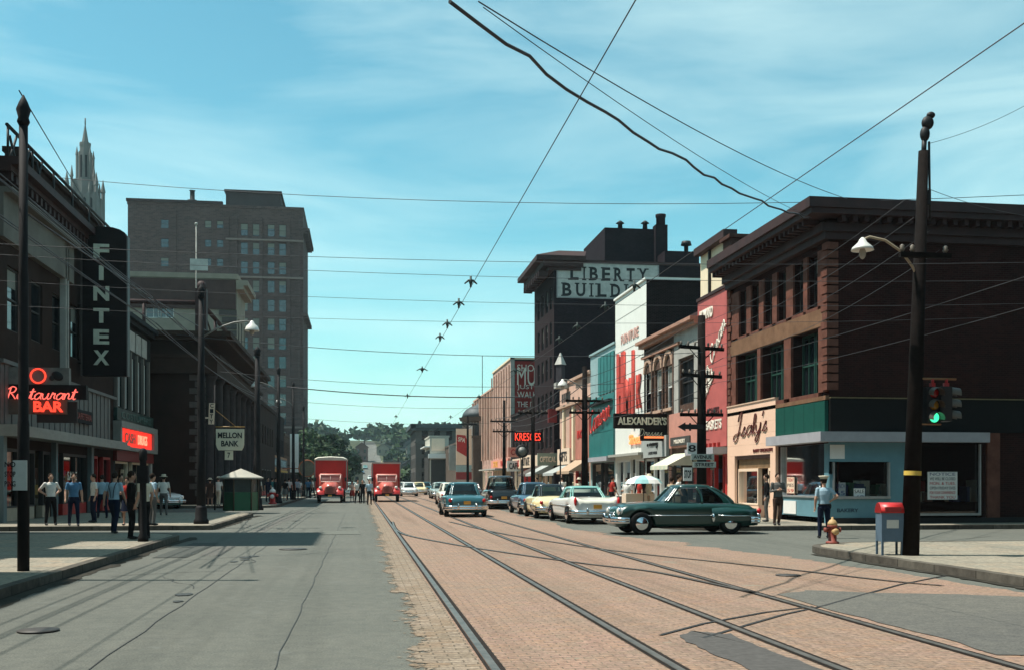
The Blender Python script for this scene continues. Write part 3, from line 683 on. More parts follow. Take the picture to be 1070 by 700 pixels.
# ------------------------------------------------------------------ the other buildings on the right
def RB(name, label, ua, ub, H, wm, fops=(), sops=(), depth=14, par=.25, X=XR, sidem=None, parm=None, gap=.02, cat='building', kind='R', Ya=None, Yb=None, roofm=None):
    ya = Ya if Ya is not None else Yu(X, ua)+gap; yb = Yb if Yb is not None else Yu(X, ub)
    r = shell(name, label, cat, kind, X, ya, yb, H, wm, depth, fops(ya, yb) if callable(fops) else fops, sops, par, None, sidem, None, None, parm)
    return r+(ya, yb)
# red bakery-like front
REDF = mat('red painted front', (.48,.11,.095), .6, .22, 1.5); CREAMW = mat('cream wall', (.80,.66,.46), .7, .12, 1.2)
DKBR = mat('sooty brick', (.028,.015,.015), .9, .5, .7, brick=(.22,.075,.008,(.04,.03,.028)), bump=.1)
def fo(ya, yb): return [(.25, .15, yb-ya-.5, 2.75, .3)]
t, (f, n, rz), (fs, ns, rs), ya, yb = RB('red_front_building', 'narrow building with tall red painted front and cream upper wall beside the pink corner shop', 763, 732, 12.6, CREAMW, fo, depth=12, sidem=DKBR, par=0)
W_ = yb-ya
strip(t, 'red_panel', f, [(.02,W_-.02,3.25,10.35,.02,.15)], REDF)
strip(t, 'cornice', f, [(-.1,W_,12.6,12.95,-.3,.35),(0,W_,10.36,10.5,.0,.22)], BR_TRIM)
strip(t, 'downpipe', f, [(W_*.62,W_*.62+.12,10.52,12.59,.01,.12)], BLACK)
WLET = mat('white lettering', (.82,.74,.62), .6, .15, 3)
text('HOWARD', (XR-.16,(ya+yb)/2+.7,9.6), n, 1.9, .5, WLET, t, .04, .03)
script('Ice Cream', (XR-.16,(ya+yb)/2,7.6), n, 4.6, 1.2, WLET, t, .10, .3, R(38), .05)
script('Treats', (XR-.16,(ya+yb)/2+.8,6.2), n, 2.4, 1.0, WLET, t, .10, .3, R(38), .05)
text('CAKES', (XR-.16,ya+W_*.42,4.95), n, 1.5, .3, mat('dark maroon paint', (.09,.02,.02), .6), t, .03)
text('BASKETS', (XR-.16,ya+W_*.42,4.3), n, 2.2, .45, WLET, t, .03, .02)
strip(t, 'shop_canopy', f, [(.0,W_,2.9,3.2,.0,.8)], BAND)
for k in range(7): strip(t, 'bulb_cap', f, [(.3+k*.58,.42+k*.58,3.2,3.42,.35,.47)], RED)
shopfront(t, f, n, .25, W_-.25, 2.9, RED, REDF, .3, 21)
strip(t, 'red_pilaster', f, [(.0,.25,.15,2.9,.0,.14),(W_-.25,W_,.15,2.9,.0,.14)], RED)
# two storey arched-window building
BRN = mat('brown brick', (.15,.085,.062), .85, .5, 1, brick=(.22,.075,.008,(.10,.07,.055)), bump=.2); TANF = mat('pinkish stone', (.50,.33,.24), .75, .3, 1.5, bump=.1); PALE = mat('pale grey stone', (.42,.40,.36), .75, .3, 1.2, bump=.1)
ya_ = Yu(XR,732)+.02
def fo(ya, yb):
    o = []
    for a, b in ((726,711),(703,696),(692,685),(681,675)): o.append((Yu(XR,a)-ya, 5.6, Yu(XR,b)-Yu(XR,a), 2.3))
    return o+[(.3,.15,(yb-ya)*.48-.4,2.8,.3),((yb-ya)*.52,.15,(yb-ya)*.48-.35,2.8,.3)]
t, (f, n, rz), (fs, ns, rs), ya, yb = RB('arched_window_building', 'low brown brick building with arched windows behind the black dress-shop sign', 732, 673, 9.7, BRN, fo, depth=12, parm=BR_TRIM)
W_ = yb-ya; ops = fo(ya, yb)
for k, q in enumerate(ops[:4]):
    window(t, f, rz, q[0], q[1], q[2], q[3], FR_DK if k == 0 else WHITE, 'sash', .15, .5 if k else 0)
def arch(fr, u, v, w, th, out, mb):
    P = []
    for q in range(11): a = pi*q/10; P.append((u-cos(a)*w/2, v+sin(a)*w/2))
    for q in range(10):
        (a0_, b0), (a1_, b1) = P[q], P[q+1]; c = (u, v)
        o0 = (u+(a0_-u)*(1+th*2/w), v+(b0-v)*(1+th*2/w)); o1 = (u+(a1_-u)*(1+th*2/w), v+(b1-v)*(1+th*2/w))
        mb.quad(fr(a0_,b0,out), fr(a1_,b1,out), fr(*o1,out), fr(*o0,out)); mb.quad(fr(*o0,out), fr(*o1,out), fr(*o1,0), fr(*o0,0)); mb.quad(fr(a0_,b0,out), fr(a1_,b1,out), fr(a1_,b1,0), fr(a0_,b0,0))
for q in ops[1:4]:
    mb = MB(); arch(f, q[0]+q[2]/2, q[1]+q[3], q[2], .22, .12, mb); mb.build('arch', TANF, t, world=True)
    strip(t, 'window_sill', f, [(q[0]-.15,q[0]+q[2]+.15,q[1]-.16,q[1],.0,.14)], TANF)
    strip(t, 'pilaster', f, [(q[0]-.42,q[0]-.2,4.2,8.6,.0,.1)], BRN)
strip(t, 'pale_front', f, [(.0,ops[0][0]-.1,3.4,9.6,.0,.08),(ops[0][0]+ops[0][2]+.1,ops[0][0]+ops[0][2]+.9,3.4,9.6,.0,.08),(ops[0][0]-.1,ops[0][0]+ops[0][2]+.1,8.0,9.6,.0,.08)], PALE)
strip(t, 'pink_front', f, [(.0,W_*.46,3.4,5.2,.09,.16)], mat('salmon paint', (.55,.25,.19), .7, .2, 2))
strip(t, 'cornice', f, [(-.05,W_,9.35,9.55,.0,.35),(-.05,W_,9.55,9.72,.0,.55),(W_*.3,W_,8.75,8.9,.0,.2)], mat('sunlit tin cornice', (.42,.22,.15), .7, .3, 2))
shopfront(t, f, n, ops[4][0], ops[4][0]+ops[4][2], 2.95, FR_DK, REDF, .5, 31)
shopfront(t, f, n, ops[5][0], ops[5][0]+ops[5][2], 2.95, WHITE, WHITE, .5, 32)
strip(t, 'sign_band', f, [(W_*.5,W_-.1,3.0,4.15,.02,.2)], mat('grey sign board', (.36,.38,.36), .6, .15, 2))
script('u creamery', (XR-.21, ya+W_*.75, 3.65), n, 2.2, .35, INK, t, .07, .3)
text('LADIES WEAR', (XR-.21, ya+W_*.75, 3.25), n, 1.8, .16, INK, t, .01)
text('COATS', (XR-.21, ya+W_*.72, 4.35), n, 1.6, .36, REDLIT, t, .06, .02)
aw = awning(t, f, 1.2, W_*.42, 3.1, 2.45, 1.3, mat('cream awning', (.62,.60,.46), .8, .15, 2), stripes=mat('pale green awning', (.50,.55,.42), .8, .1))
strip(t, 'shop_sign', f, [(W_*.1,W_*.42,3.5,3.95,.17,.22)], mat('dark board', (.05,.05,.045), .7))
text('MILLINERY', (XR-.23, ya+W_*.26, 3.72), n, 1.9, .2, WLET, t, .01)
# tall white sign-faced building
WHF = mat('white glazed front', (.78,.77,.70), .5, .08, 1)
def fo(ya, yb): return [(.3,.15,yb-ya-.6,2.85,.3)]
t, (f, n, rz), (fs, ns, rs), ya, yb = RB('white_front_building', 'tall narrow white-fronted building with red vertical letters beyond the arched windows', 675.5, 643, 13.35, WHF, fo, depth=9, sidem=DKBR, par=.12)
W_ = yb-ya
RDL = mat('red letters', (.58,.07,.05), .6, .2)
strip(t, 'vertical_letter', f, [(W_*.80,W_*.86,5.6,9.6,.02,.14),(W_*.68,W_*.74,5.6,9.8,.02,.14),(W_*.74,W_*.80,7.1,7.6,.02,.14)], RDL)
text('H', (XR-.03, ya+W_*.76, 7.6), n, 1.9, 4.4, RDL, t, .12, .0)
text('M', (XR-.03, ya+W_*.52, 6.9), n, 1.2, 2.2, RDL, t, .12)
text('I', (XR-.03, ya+W_*.36, 7.3), n, .35, 4.6, RDL, t, .12)
text('K', (XR-.03, ya+W_*.18, 7.0), n, 1.0, 2.0, RDL, t, .12)
text('FURNITURE', (XR-.03, ya+W_*.5, 10.6), n, 4.2, .6, mat('faint red paint', (.62,.36,.30), .7), t, .02)
strip(t, 'joint', f, [(.0,W_,9.9,9.93,.0,.012),(.0,W_,12.0,12.03,.0,.012),(0,W_,3.2,3.35,.0,.5)], mat('joint grey', (.35,.34,.3), .7))
text('Shoes', (XR-.03, ya+W_*.3, 4.2), n, 2.6, .6, mat('orange neon', (1,.25,.08), emit=.7), t, .1)
shopfront(t, f, n, .3, W_-.3, 3.0, WHITE, FR_DK, .4, 41, goods=30)
strip(t, 'upper_coping', fs, [(-.0,9,13.35,13.5,.0,.1)], PALE)
# teal building
TEAL = mat('teal glass panel', (.03,.19,.18), .3, .3, 1.2); TEALP = mat('pale blue tile', (.30,.42,.42), .5, .2, 1)
t, (f, n, rz), (fs, ns, rs), ya, yb = RB('teal_front_building', 'building with pale blue and teal panelled front beyond the tall white front', 643, 617, 10.6, TEALP, [(.3,.15,6.6,2.8,.3)], depth=12, par=.15, parm=TEALP)
W_ = yb-ya
strip(t, 'teal_panel', f, [(.1+k*W_/8,W_/8*(k+1)-.06,7.6,10.2,.02,.1) for k in range(5)]+[(.1,W_-.1,3.35,5.0,.02,.12),(.1,W_-.1,5.05,7.5,.02,.06)], TEAL)
strip(t, 'shop_band', f, [(.0,W_,3.0,3.3,.0,.6)], BAND)
mb = MB(); mb.box(XR-.35,XR-.1,ya+.4,yb-.4,6.95,7.1); mb.build('sign_rail', DARKM, t, world=True)
script('Cameron', (XR-.15, (ya+yb)/2, 6.2), n, 6.0, 1.6, mat('bright red script', (.65,.05,.04), .5), t, .08, .25, R(8), .1)
shopfront(t, f, n, .3, 6.9, 2.95, FR_DK, TEAL, .5, 51, goods=24)
# pink pair
PNK = mat('faded pink stucco', (.62,.40,.31), .8, .2, .8, bump=.1); PNK2 = mat('salmon brick', (.48,.20,.15), .8, .3, 1, bump=.1)
t, (f, n, rz), (fs, ns, rs), ya, yb = RB('pink_front_building', 'salmon pink building with tall pale pilasters beyond the teal front', 617, 585, 9.4, PNK, [(.3,.15,5.0,2.6,.3),(6,.15,5.0,2.6,.3)], depth=12, par=.3, parm=PNK)
W_ = yb-ya
strip(t, 'attic_opening', f, [(W_*.62+k*.75,W_*.62+k*.75+.5,8.1,8.8,.01,.03) for k in range(5)], FR_DK)
strip(t, 'cornice', f, [(0,W_,7.55,7.75,0,.35),(0,W_*.45,9.4,9.6,0,.3)], TANF)
strip(t, 'salmon_panel', f, [(.1,W_*.42,3.3,7.5,.02,.1),(W_*.52,W_*.60,3.3,7.5,.02,.12)], PNK2)
strip(t, 'pilaster', f, [(W_*.45,W_*.5,3.3,7.5,.02,.2),(W_*.78,W_*.82,3.3,7.5,.02,.2)], CREAMW)
strip(t, 'shop_board', f, [(W_*.55,W_-.2,3.0,4.3,.13,.25)], CREAM)
text('GIFTS', (XR-.26, ya+W_*.77, 3.65), n, 3.2, .8, INK, t, .02)
text('LINCOLN', (XR-.11, ya+W_*.2, 5.2), n, 3.4, .6, RED, t, .04)
shopfront(t, f, n, .3, 5.3, 2.75, RED, RED, .5, 61); shopfront(t, f, n, 6, 11, 2.75, FR_DK, FR_DK, .5, 62)
awning(t, f, .4, 5.2, 3.3, 2.4, 1.5, mat('tan awning', (.45,.32,.22), .8, .2)); awning(t, f, 6.1, 10.9, 3.0, 2.3, 1.6, mat('grey awning', (.36,.38,.36), .8, .2))
# tall painted-sign office block
LB = mat('dusky brick', (.026,.017,.022), .85, .4, .7, brick=(.22,.075,.006,(.02,.014,.017)), bump=.1)
LBF = mat('dusky facade brick', (.028,.016,.017), .85, .4, .7)
yl = Yu(XR,579)
def fo(ya, yb): return [(1.0+k*2.1, 4.6+j*3.0, 1.1, 1.9) for j in range(5) for k in range(4)]+[(.3,.15,yb-ya-.6,2.9,.3)]
t, (f, n, rz), (fs, ns, rs), ya, yb = RB('tall_office_block', 'tall dusky brick office block with a big painted name board on its side', 579, 558.5, 20.4, LBF, fo, depth=32, sidem=LB, par=.25, parm=BR_TRIM)
winrow(t, f, rz, fo(ya, yb)[:-1], FR_DK, 'sash', 9, .3, GLASSB)
mb = MB()
for o_, z0, z1 in ((.5,19.7,20.0),(1.0,20.0,20.5),(1.6,20.5,20.9)): mb.box(XR-o_, XR+2.2+o_*.3, ya-o_*.35, yb+.3, z0, z1)
mb.poly([(XR-1.6,ya-.56,20.9),(XR+2.6,ya-.56,20.9),(XR+2.9,ya+.4,21.5),(XR+.5,ya+.4,21.5)]); mb.poly([(XR-1.6,yb+.3,20.9),(XR-1.6,ya-.56,20.9),(XR+.5,ya+.4,21.5),(XR+.5,yb,21.5)])
for k in range(10): mb.box(XR-1.3,XR-.5,ya+.3+k*.9,ya+.6+k*.9,19.2,19.69)
mb.build('cornice', BR_TRIM, t, world=True)
a = onY(ya,583,275); b = onY(ya,687,313); o = strip(t, 'painted_sign', fs, [(a[0]-XR,b[0]-XR,b[1],a[1],.02,.05)], mat('weathered white sign', (.50,.50,.47), .8, .3, 2))
strip(t, 'sign_border', fs, [(a[0]-XR-.12,a[0]-XR,b[1]-.1,a[1]+.1,.02,.07),(a[0]-XR,b[0]-XR,a[1],a[1]+.1,.02,.07),(a[0]-XR,b[0]-XR,b[1]-.1,b[1],.02,.07),(b[0]-XR,b[0]-XR+.12,b[1]-.1,a[1]+.1,.02,.07)], mat('sign border', (.3,.3,.3), .8))
c1_ = onY(ya,636,287); serif_text('LIBERTY', (c1_[0], ya-.055, c1_[1]), 6.9, 1.15, INK, o)
c1_ = onY(ya,636,304); serif_text('BUILDING', (c1_[0], ya-.055, c1_[1]), 8.3, 1.15, INK, o)
p0 = onY(ya+3,632,238); p1 = onY(ya+3,695,238)
mb = MB(); mb.box(p0[0],p1[0],ya+3,ya+12,20.1,p0[1]); mb.build('penthouse', LB, t, world=True)
mb = MB()
for u_ in (648,674): q = onY(ya+3.5,u_,238); mb.lathe([(.25,q[1]-.3),(.2,q[1]+.3),(.4,q[1]+.35),(.1,q[1]+.6)], (q[0],ya+3.5,0), 10)
q = onY(ya+2,717,262); mb.lathe([(.2,20),(.2,q[1]+.4),(.5,q[1]+.45),(.4,q[1]+.8)], (q[0],ya+2,0), 10)
mb.build('roof_vent', BLACK, t, world=True)
q = onY(ya+3,690,225); mb = MB(); mb.box(q[0]-.6,q[0]+.5,ya+2.4,ya+3.4,20,q[1]-1.0); mb.lathe([(.42,q[1]-1),(.42,q[1]-.3),(.48,q[1]-.2),(.48,q[1])], (q[0],ya+2.9,0), 12); mb.build('chimney', LB, t, world=True)
q = onY(ya,695,262); q2 = onY(ya,731,262); mb = MB(); mb.box(q[0],q2[0],ya+.1,ya+10,20.3,q[1]); mb.build('roof_block', LB, t, world=True)
shopfront(t, f, n, .3, yb-ya-.3, 3.05, CREAM, RED, .5, 71, goods=12)
strip(t, 'shop_band', f, [(0,yb-ya,3.1,4.1,.02,.25)], CREAM)
awning(t, f, .3, 4.4, 3.2, 2.3, 1.8, mat('grey awning', (.36,.38,.36), .8, .2)); awning(t, f, 4.7, 9, 3.2, 2.3, 1.8, mat('dark awning', (.10,.08,.07), .8, .2), )
# little white roof turret in front of the office block
t = thing('roof_turret', 'small white turret with pointed roof in front of the tall office block', 'turret', (XR-.6, Yu(XR,583), 0))
q = onX(XR-.6,582,372); zt = q[1]
mb = MB(); mb.lathe([(.38,zt-2.3),(.38,zt-.85)], (XR-.6,q[0]-1.5,0), 4, sm=False); mb.build('turret_wall', mat('dark turret wall', (.05,.045,.05), .8), t, world=True)  # dark wall colour stands in for the shade under the pointed roof
mb = MB(); mb.lathe([(.48,zt-.85),(.04,zt+.1)], (XR-.6,q[0]-1.5,0), 4, sm=False); mb.build('turret_roof', mat('dusty turret roof', (.5,.47,.42), .8), t, world=True)
mb = MB(); mb.box(XR-1.05,XR+.1,q[0]-2.0,q[0]-1.0,zt-2.75,zt-2.31); mb.build('turret_bracket', PALE, t, world=True)
# filler block with the red advertising wall (dark brick part behind, between office block and pink block)
t, (f, n, rz), (fs, ns, rs), ya, yb = RB('shop_row', 'row of small dark shops with cream boards just beyond the tall office block', 558.4, 534.5, 8.6, DKBR, [(.4,.15,6,2.7,.3),(7,.15,6,2.7,.3)]+[(1+k*2.4,4.9,1.1,1.8) for k in range(6)], depth=10, par=.3)
winrow(t, f, rz, [(1+k*2.4,4.9,1.1,1.8) for k in range(6)], FR_DK, 'sash', 2, .3)
shopfront(t, f, n, .4, 6.4, 2.85, RED, RED, .5, 72, goods=10); shopfront(t, f, n, 7, 13, 2.85, CREAM, CREAM, .5, 73, goods=10)
strip(t, 'sign_band', f, [(.4,6.4,3.0,4.2,.02,.3),(7,12.6,3.0,4.0,.02,.3)], CREAM)
text("CUT RATE", (XR-.31, ya+3.4, 3.6), n, 4.6, .8, INK, t, .02); text('LOANS', (XR-.31, ya+9.8, 3.5), n, 4, .7, RED, t, .02)
# big pink store with red advertising side wall
PK3 = mat('pink glazed brick', (.60,.37,.29), .7, .18, 1.0, brick=(.6,.3,.01,(.45,.28,.22)))
def fo(ya, yb): return [(3.0,10.3,1.4,1.5),(10.0,10.3,1.4,1.5),(3.0,6.3,1.4,1.7),(10.0,6.3,1.4,1.7)]+[(.5+k*5.0,.15,4.4,2.9,.3) for k in range(3)]
t, (f, n, rz), (fs, ns, rs), ya, yb = RB('pink_department_store', 'tall pink store with pale corner and red advertising side wall', 534, 515, 15.1, PK3, fo, depth=24, sidem=DKBR, par=.2, parm=CREAMW)
winrow(t, f, rz, fo(ya,yb)[:4], FR_DK, 'cross', 2, 0)
a = onY(ya,538,377); b = onY(ya,575,430)
REDW = mat('red advertising paint', (.30,.028,.022), .75, .3, 1.2)
o = strip(t, 'advertising_wall', fs, [(a[0]-XR,b[0]-XR+3,b[1]-1.5,a[1],.02,.05)], REDW)
strip(t, 'pale_corner', fs, [(-.05,a[0]-XR-.05,3.3,15.3,.0,.12)], PALE)
strip(t, 'fluting', f, [(1+k*2.2,1.25+k*2.2,4.4,14.6,.0,.15) for k in range(8)], PNK)
for s_, v_, h_, w_ in (('SHOP',384,.75,2.4),('MURPHY',393,1.9,5.8),('JUST LIKE',404.5,.6,3.8),('WALKING IN',412,.7,4.6),('THE DOOR',422,.6,3.4)):
    q = onY(ya,538,v_); text(s_, (a[0]+.25+w_/2, ya-.055, q[1]), ns, w_, h_, WLET, o, .01, .0)
shp = fo(ya,yb)[4:]
for k, q in enumerate(shp): shopfront(t, f, n, q[0], q[0]+q[2], 3.05, CREAM, PK3, .5, 80+k, goods=8)
strip(t, 'sign_band', f, [(.3,15.5,3.15,4.2,.02,.3)], mat('pink sign board', (.75,.30,.22), .6, .2)); text('VARIETY', (XR-.31, ya+4, 3.7), n, 5, .7, RED, t, .02); text('STORE', (XR-.31, ya+11, 3.7), n, 4, .7, mat('orange paint', (.75,.35,.05), .6), t, .02)
strip(t, 'marquee', f, [(0,15.9,2.95,3.1,.0,1.8)], PALE)
# lower pink annex
def fo(ya, yb): return [(2+k*6,4.9,1.5,2) for k in range(4)]+[(2+k*6,8.3,1.5,2) for k in range(4)]+[(1+k*7,.15,5,2.9,.3) for k in range(3)]
t, (f, n, rz), (fs, ns, rs), ya, yb = RB('pink_annex', 'lower pink brick store wing with stepped piers next to the domed corner', 515, 495, 13.2, PK3, fo, depth=20, par=.2, parm=PNK)
winrow(t, f, rz, fo(ya,yb)[:8], FR_DK, 'cross', 2, .2)
strip(t, 'fluting', f, [(.6+k*3.0,1.1+k*3.0,4.4,13.0,.0,.3) for k in range(8)], PNK)
for k in range(3): shopfront(t, f, n, 1+k*7, 6+k*7, 3.05, CREAM, PK3, .5, 90+k, goods=6)
# domed corner building
DST = mat('soot-stained stone', (.13,.10,.08), .85, .4, .6, bump=.1); LEAD = mat('dark lead roof', (.07,.085,.09), .6, .4, 1)
def fo(ya, yb): return [(3+k*6,4.6,1.8,2) for k in range(7)]
t, (f, n, rz), (fs, ns, rs), ya, yb = RB('domed_corner_building', 'stone building with low dark dome and arched drum beyond the pink stores', 494.5, 463, 7.6, DST, fo, depth=18, par=.3, parm=DST, X=XR-1.2)
winrow(t, f, rz, fo(ya,yb), FR_DK, 'cross', 2, .2)
dx, dy, zb = XR-.2, ya+3, 7.9
mb = MB(); mb.lathe([(2.2,zb-1),(2.2,zb+2.0),(2.5,zb+2.1),(2.7,zb+2.6)], (dx,dy,0), 8, sm=False); mb.build('drum', DST, t, world=True)
mb = MB()
for k in range(8):
    a_ = 2*pi*(k+.5)/8; c_ = Vector((cos(a_),sin(a_),0))*2.05; tt = Vector((-sin(a_),cos(a_),0)); B_ = Vector((dx,dy,0))+c_
    for s_ in (-.40,.40):
        P = [B_+tt*(s_-.28)+Vector((0,0,zb+.1)), B_+tt*(s_+.28)+Vector((0,0,zb+.1))]+[B_+tt*(s_+.28*cos(g))+Vector((0,0,zb+1.3+.28*sin(g))) for g in (0,pi/4,pi/2,3*pi/4,pi)]
        mb.poly(P)
mb.build('arched_opening', FR_DK, t, world=True)
mb = MB(); mb.lathe([(2.3,zb+2.6),(2.1,zb+3.2),(1.7,zb+3.7),(1.05,zb+4.1),(.4,zb+4.3),(.12,zb+4.5),(.02,zb+4.7)], (dx,dy,0), 20); mb.build('dome', LEAD, t, world=True)
mb = MB(); mb.tube([(dx+.6,dy,zb+4),(dx+.6,dy,zb+11.2)], .05, 6); mb.build('flagpole', DARKM, t, world=True)
strip(t, 'white_slab_sign', f, [(1.0,1.4,3.4,9.3,.0,.7)], WHITE)
strip(t, 'white_slab_sign', f, [(25,25.4,3.4,7.4,.0,1.2)], PALE)
o = strip(t, 'billboard', fs, [(-2.35,-.25,3.9,8.8,.0,.25)], CREAM)
mb = MB(); c_ = (XR-1.2-2.6, ya-.26, 7.9)
mb = MB(); mb.poly([(XR-1.2-2.3,ya-.27,8.0),(XR-1.2-2.3,ya-.27,5.8),(XR-1.2-.75,ya-.27,4.9),(XR-1.2-.6,ya-.27,6.4),(XR-1.2-1.1,ya-.27,7.9)]); mb.build('red_picture', RED, o, world=True)
text('SPA', (XR-1.2-1.6, ya-.28, 7.3), ns, 1.0, .6, WLET, o, .02, rot=R(-12))
strip(t, 'red_shop', fs, [(-2.35,-.25,1.9,2.9,.0,.3)], mat('dark red board', (.22,.02,.02), .6)); strip(t, 'pale_board', fs, [(-2.35,-.25,2.95,3.85,.0,.2)], TEALP)
# white cafe-like block and grey block further off
t, (f, n, rz), (fs, ns, rs), ya, yb = RB('small_white_building', 'small white building with sloping awning far down the street', 466, 459, 9.6, mat('dirty white wall', (.50,.47,.40), .8, .2, .5), [(1+k*4,5,1.5,2) for k in range(3)], depth=3.4, par=.3, X=12.5, Ya=190, Yb=204)
winrow(t, f, rz, [(1+k*4,5,1.5,2) for k in range(3)], FR_DK, 'cross', 2, .2)
strip(t, 'sloping_awning', f, [(0,13,7.8,8.0,.0,1.0)], WHITE); strip(t, 'dark_front', f, [(0.3,13,1,7.2,.02,.2)], mat('dark shop front', (.04,.035,.03), .7, .5, 1)); strip(t, 'name_board', fs, [(.3,2.7,7.2,9.4,.0,.1)], CREAM); strip(t, 'dark_front', fs, [(.2,3.2,.5,5.6,.0,.1)], mat('dark shop front', (.04,.035,.03), .7, .5, 1)); strip(t, 'pale_canopy', fs, [(-.3,3.5,5.8,6.6,.0,.9)], WHITE)
GST = mat('grey stone', (.13,.12,.11), .85, .3, .4, bump=.1)
def fo(ya, yb): return [(1.2+k*2.4,1.6+j*2.7,1.2,1.9) for k in range(8) for j in range(4)]
t, (f, n, rz), (fs, ns, rs), ya, yb = RB('grey_stone_block', 'grey stone block with heavy dark cornice farthest along on the right side', 461, 431, 12.0, GST, fo, fo(0,0), depth=22, par=.2, X=10.8, Ya=207, Yb=228)
winrow(t, f, rz, fo(ya,yb), FR_DK, 'sash', 2, .0); winrow(t, fs, rs, fo(0,0), FR_DK, 'sash', 3, .0)
strip(t, 'cornice', f, [(-1,yb-ya,11.6,12.1,0,.5),(-1,yb-ya,12.1,12.9,0,1.0)], LEAD); strip(t, 'end_cornice', fs, [(-.9,22,11.6,12.1,0,.5),(-.9,22,12.1,12.9,0,1.0)], LEAD)
# second row behind, so that no gap shows between blocks
t, (f, n, rz), (fs, ns, rs), ya, yb = RB('backstreet_warehouse', 'plain dark warehouse wall rising behind the low shops on the right', 700, 640, 9.0, DKBR, [], depth=14, X=XR+13)
# ------------------------------------------------------------------ left side
GREYW = mat('grey stucco', (.17,.155,.135), .8, .25, .8, bump=.1); SOOT = mat('sooty stone', (.040,.022,.017), .9, .45, .6, bump=.15)
YA0, YA1, YB1 = 40.3, Yu(XL,118), Yu(XL,157)
# building A: restaurant front and suit-store sign
opsA = [(.4,.15,6.4,2.75,.3),(7.2,.15,5.6,2.75,.3),(13.4,.15,YA1-YA0-13.9,2.75,.3)]+[(1.2+k*2.9,7.3,1.5,2.4,.3) for k in range(6)]
t, (f, n, rz), (fs, ns, rs) = shell('restaurant_building', 'dark tall building with shaded pale cornice band over the restaurant and bar front', 'building', 'L', XL, YA0, YA1, 13.4, SOOT, 22, opsA, [(3+k*3.2,5+j*3.6,1.2,2.0) for k in range(5) for j in range(2)], 0)
winrow(t, f, rz, opsA[3:], FR_DK, 'sash', 4, .3); winrow(t, fs, rs, [(3+k*3.2,5+j*3.6,1.2,2.0) for k in range(5) for j in range(2)], FR_DK, 'sash', 5, .3)
LA = YA1-YA0
strip(t, 'pale_cornice_band', f, [(-.0,9.5,10.5,12.1,.0,.25),(.0,9.5,12.1,12.3,.0,.55)], GREYW)
strip(t, 'cornice', f, [(.0,LA,12.9,13.1,.0,.5),(.0,LA,13.1,13.4,.0,.8)]+[(.2+k*.6,.45+k*.6,12.6,12.899,.0,.45) for k in range(29)], BR_TRIM)
strip(t, 'stepped_parapet', f, [(2.5,LA,13.4,14.3,-.5,.1),(2.5,LA,14.3,14.5,-.6,.25)], SOOT)
mb = MB(); mb.tube([(XL+.3,YA0+.2,14.6),(XL+.3,YA1,14.6)], .07, 6)
for k in range(7): y = YA0+.3+k*2.9; mb.tube([(XL+.3,y,13.4),(XL+.3,y,14.6)], .05, 5)
for k in range(3): y = YA0+.5+k*1.6; mb.tube([(XL+.3,y,13.4),(XL+.3,y+.8,14.5)], .05, 5); mb.tube([(XL+.3,y+.8,13.4),(XL+.3,y,14.3)], .05, 5)
mb.build('roof_railing', BLACK, t, world=True)
for k, (a, b) in enumerate(((.0, 6.9),)): pass
SLAT = mat('grey enamel slats', (.13,.125,.115), .55, .3, 1.5)
mb = MB()
for k in range(42): bxf(mb, f, .1+k*.4, .1+k*.4+.37, 3.75, 5.95, .02, .12+(.03 if k % 2 else 0))
bxf(mb, f, 0, LA-.1, 5.95, 6.1, .0, .25); mb.build('slatted_fascia', SLAT, t, world=True)
strip(t, 'marquee_ledge', f, [(.0,LA-.0,3.3,3.55,.0,.9),(.0,LA,3.551,3.72,.0,.75)], mat('pale ledge', (.32,.29,.25), .6, .2, 2))
COLB = mat('pale blue column', (.14,.18,.18), .6, .2, 1)
strip(t, 'shop_column', f, [(.0,.38,.15,3.3,.0,.25),(6.85,7.15,.15,3.3,.0,.2),(12.85,13.3,.15,3.3,.0,.2)], COLB)
shopfront(t, f, n, .4, 6.8, 2.9, FR_DK, mat('cream tile', (.45,.36,.26), .6), .8, 101, 2.0, .5, 26, mat('lit shop interior', (.16,.11,.07), .9, .5, 1.2, col2=(.3,.22,.12)))
shopfront(t, f, n, 7.2, 12.8, 2.9, FR_DK, RED, .1, 102, 2.0, .5, 26, mat('red shop interior', (.30,.035,.02), .9, .5, .8))
shopfront(t, f, n, 13.4, LA-.5, 2.9, RED, RED, .5, 103, 2.0, .5, 16, mat('red shop interior', (.30,.035,.02), .9, .5, .8))
strip(t, 'dark_name_oval', f, [(9.3,12.6,4.35,4.95,.16,.3)], DARKM); text('CAFETERIA', (XL+.31,YA0+10.95,4.65), n, 2.8, .3, mat('dull red letters', (.22,.03,.02), .6), t, .02)
text('SALE', (XL-.1,YA0+10.5,1.9), n, 1.6, .4, WLET, t, .01)
strip(t, 'conduit', f, [(8.15,8.28,5.0,12.6,.0,.25),(8.55,8.68,5.0,12.6,.0,.25)], PALE)
# projecting vertical sign (faces the camera)
ys = Yu(XL+.3,88)
q0 = onY(ys,86,392); q1 = onY(ys,132,247)
VS = thing('vertical_blade_sign', 'tall dark vertical blade sign with pale letters hung on the dark building', 'sign', (XL+.25, ys, 0))
mb = MB(); x0, x1, z0, z1 = q0[0], q1[0], q0[1], q1[1]
mb.box(x0,x1,ys,ys+.45,z0,z1)
P = [(x0+(x1-x0)*(.5-.5*cos(pi*k/8)), z1+.42*sin(pi*k/8)) for k in range(9)]
mb.poly([(x,ys,z) for x, z in P]); mb.poly([(x,ys+.45,z) for x, z in P])
for k in range(8): mb.quad((P[k][0],ys,P[k][1]),(P[k+1][0],ys,P[k+1][1]),(P[k+1][0],ys+.45,P[k+1][1]),(P[k][0],ys+.45,P[k][1]))
SB = mat('black enamel sign', (.014,.009,.009), .6, .4, 2, spec=.15)
mb.build('sign_box', SB, VS, world=True)
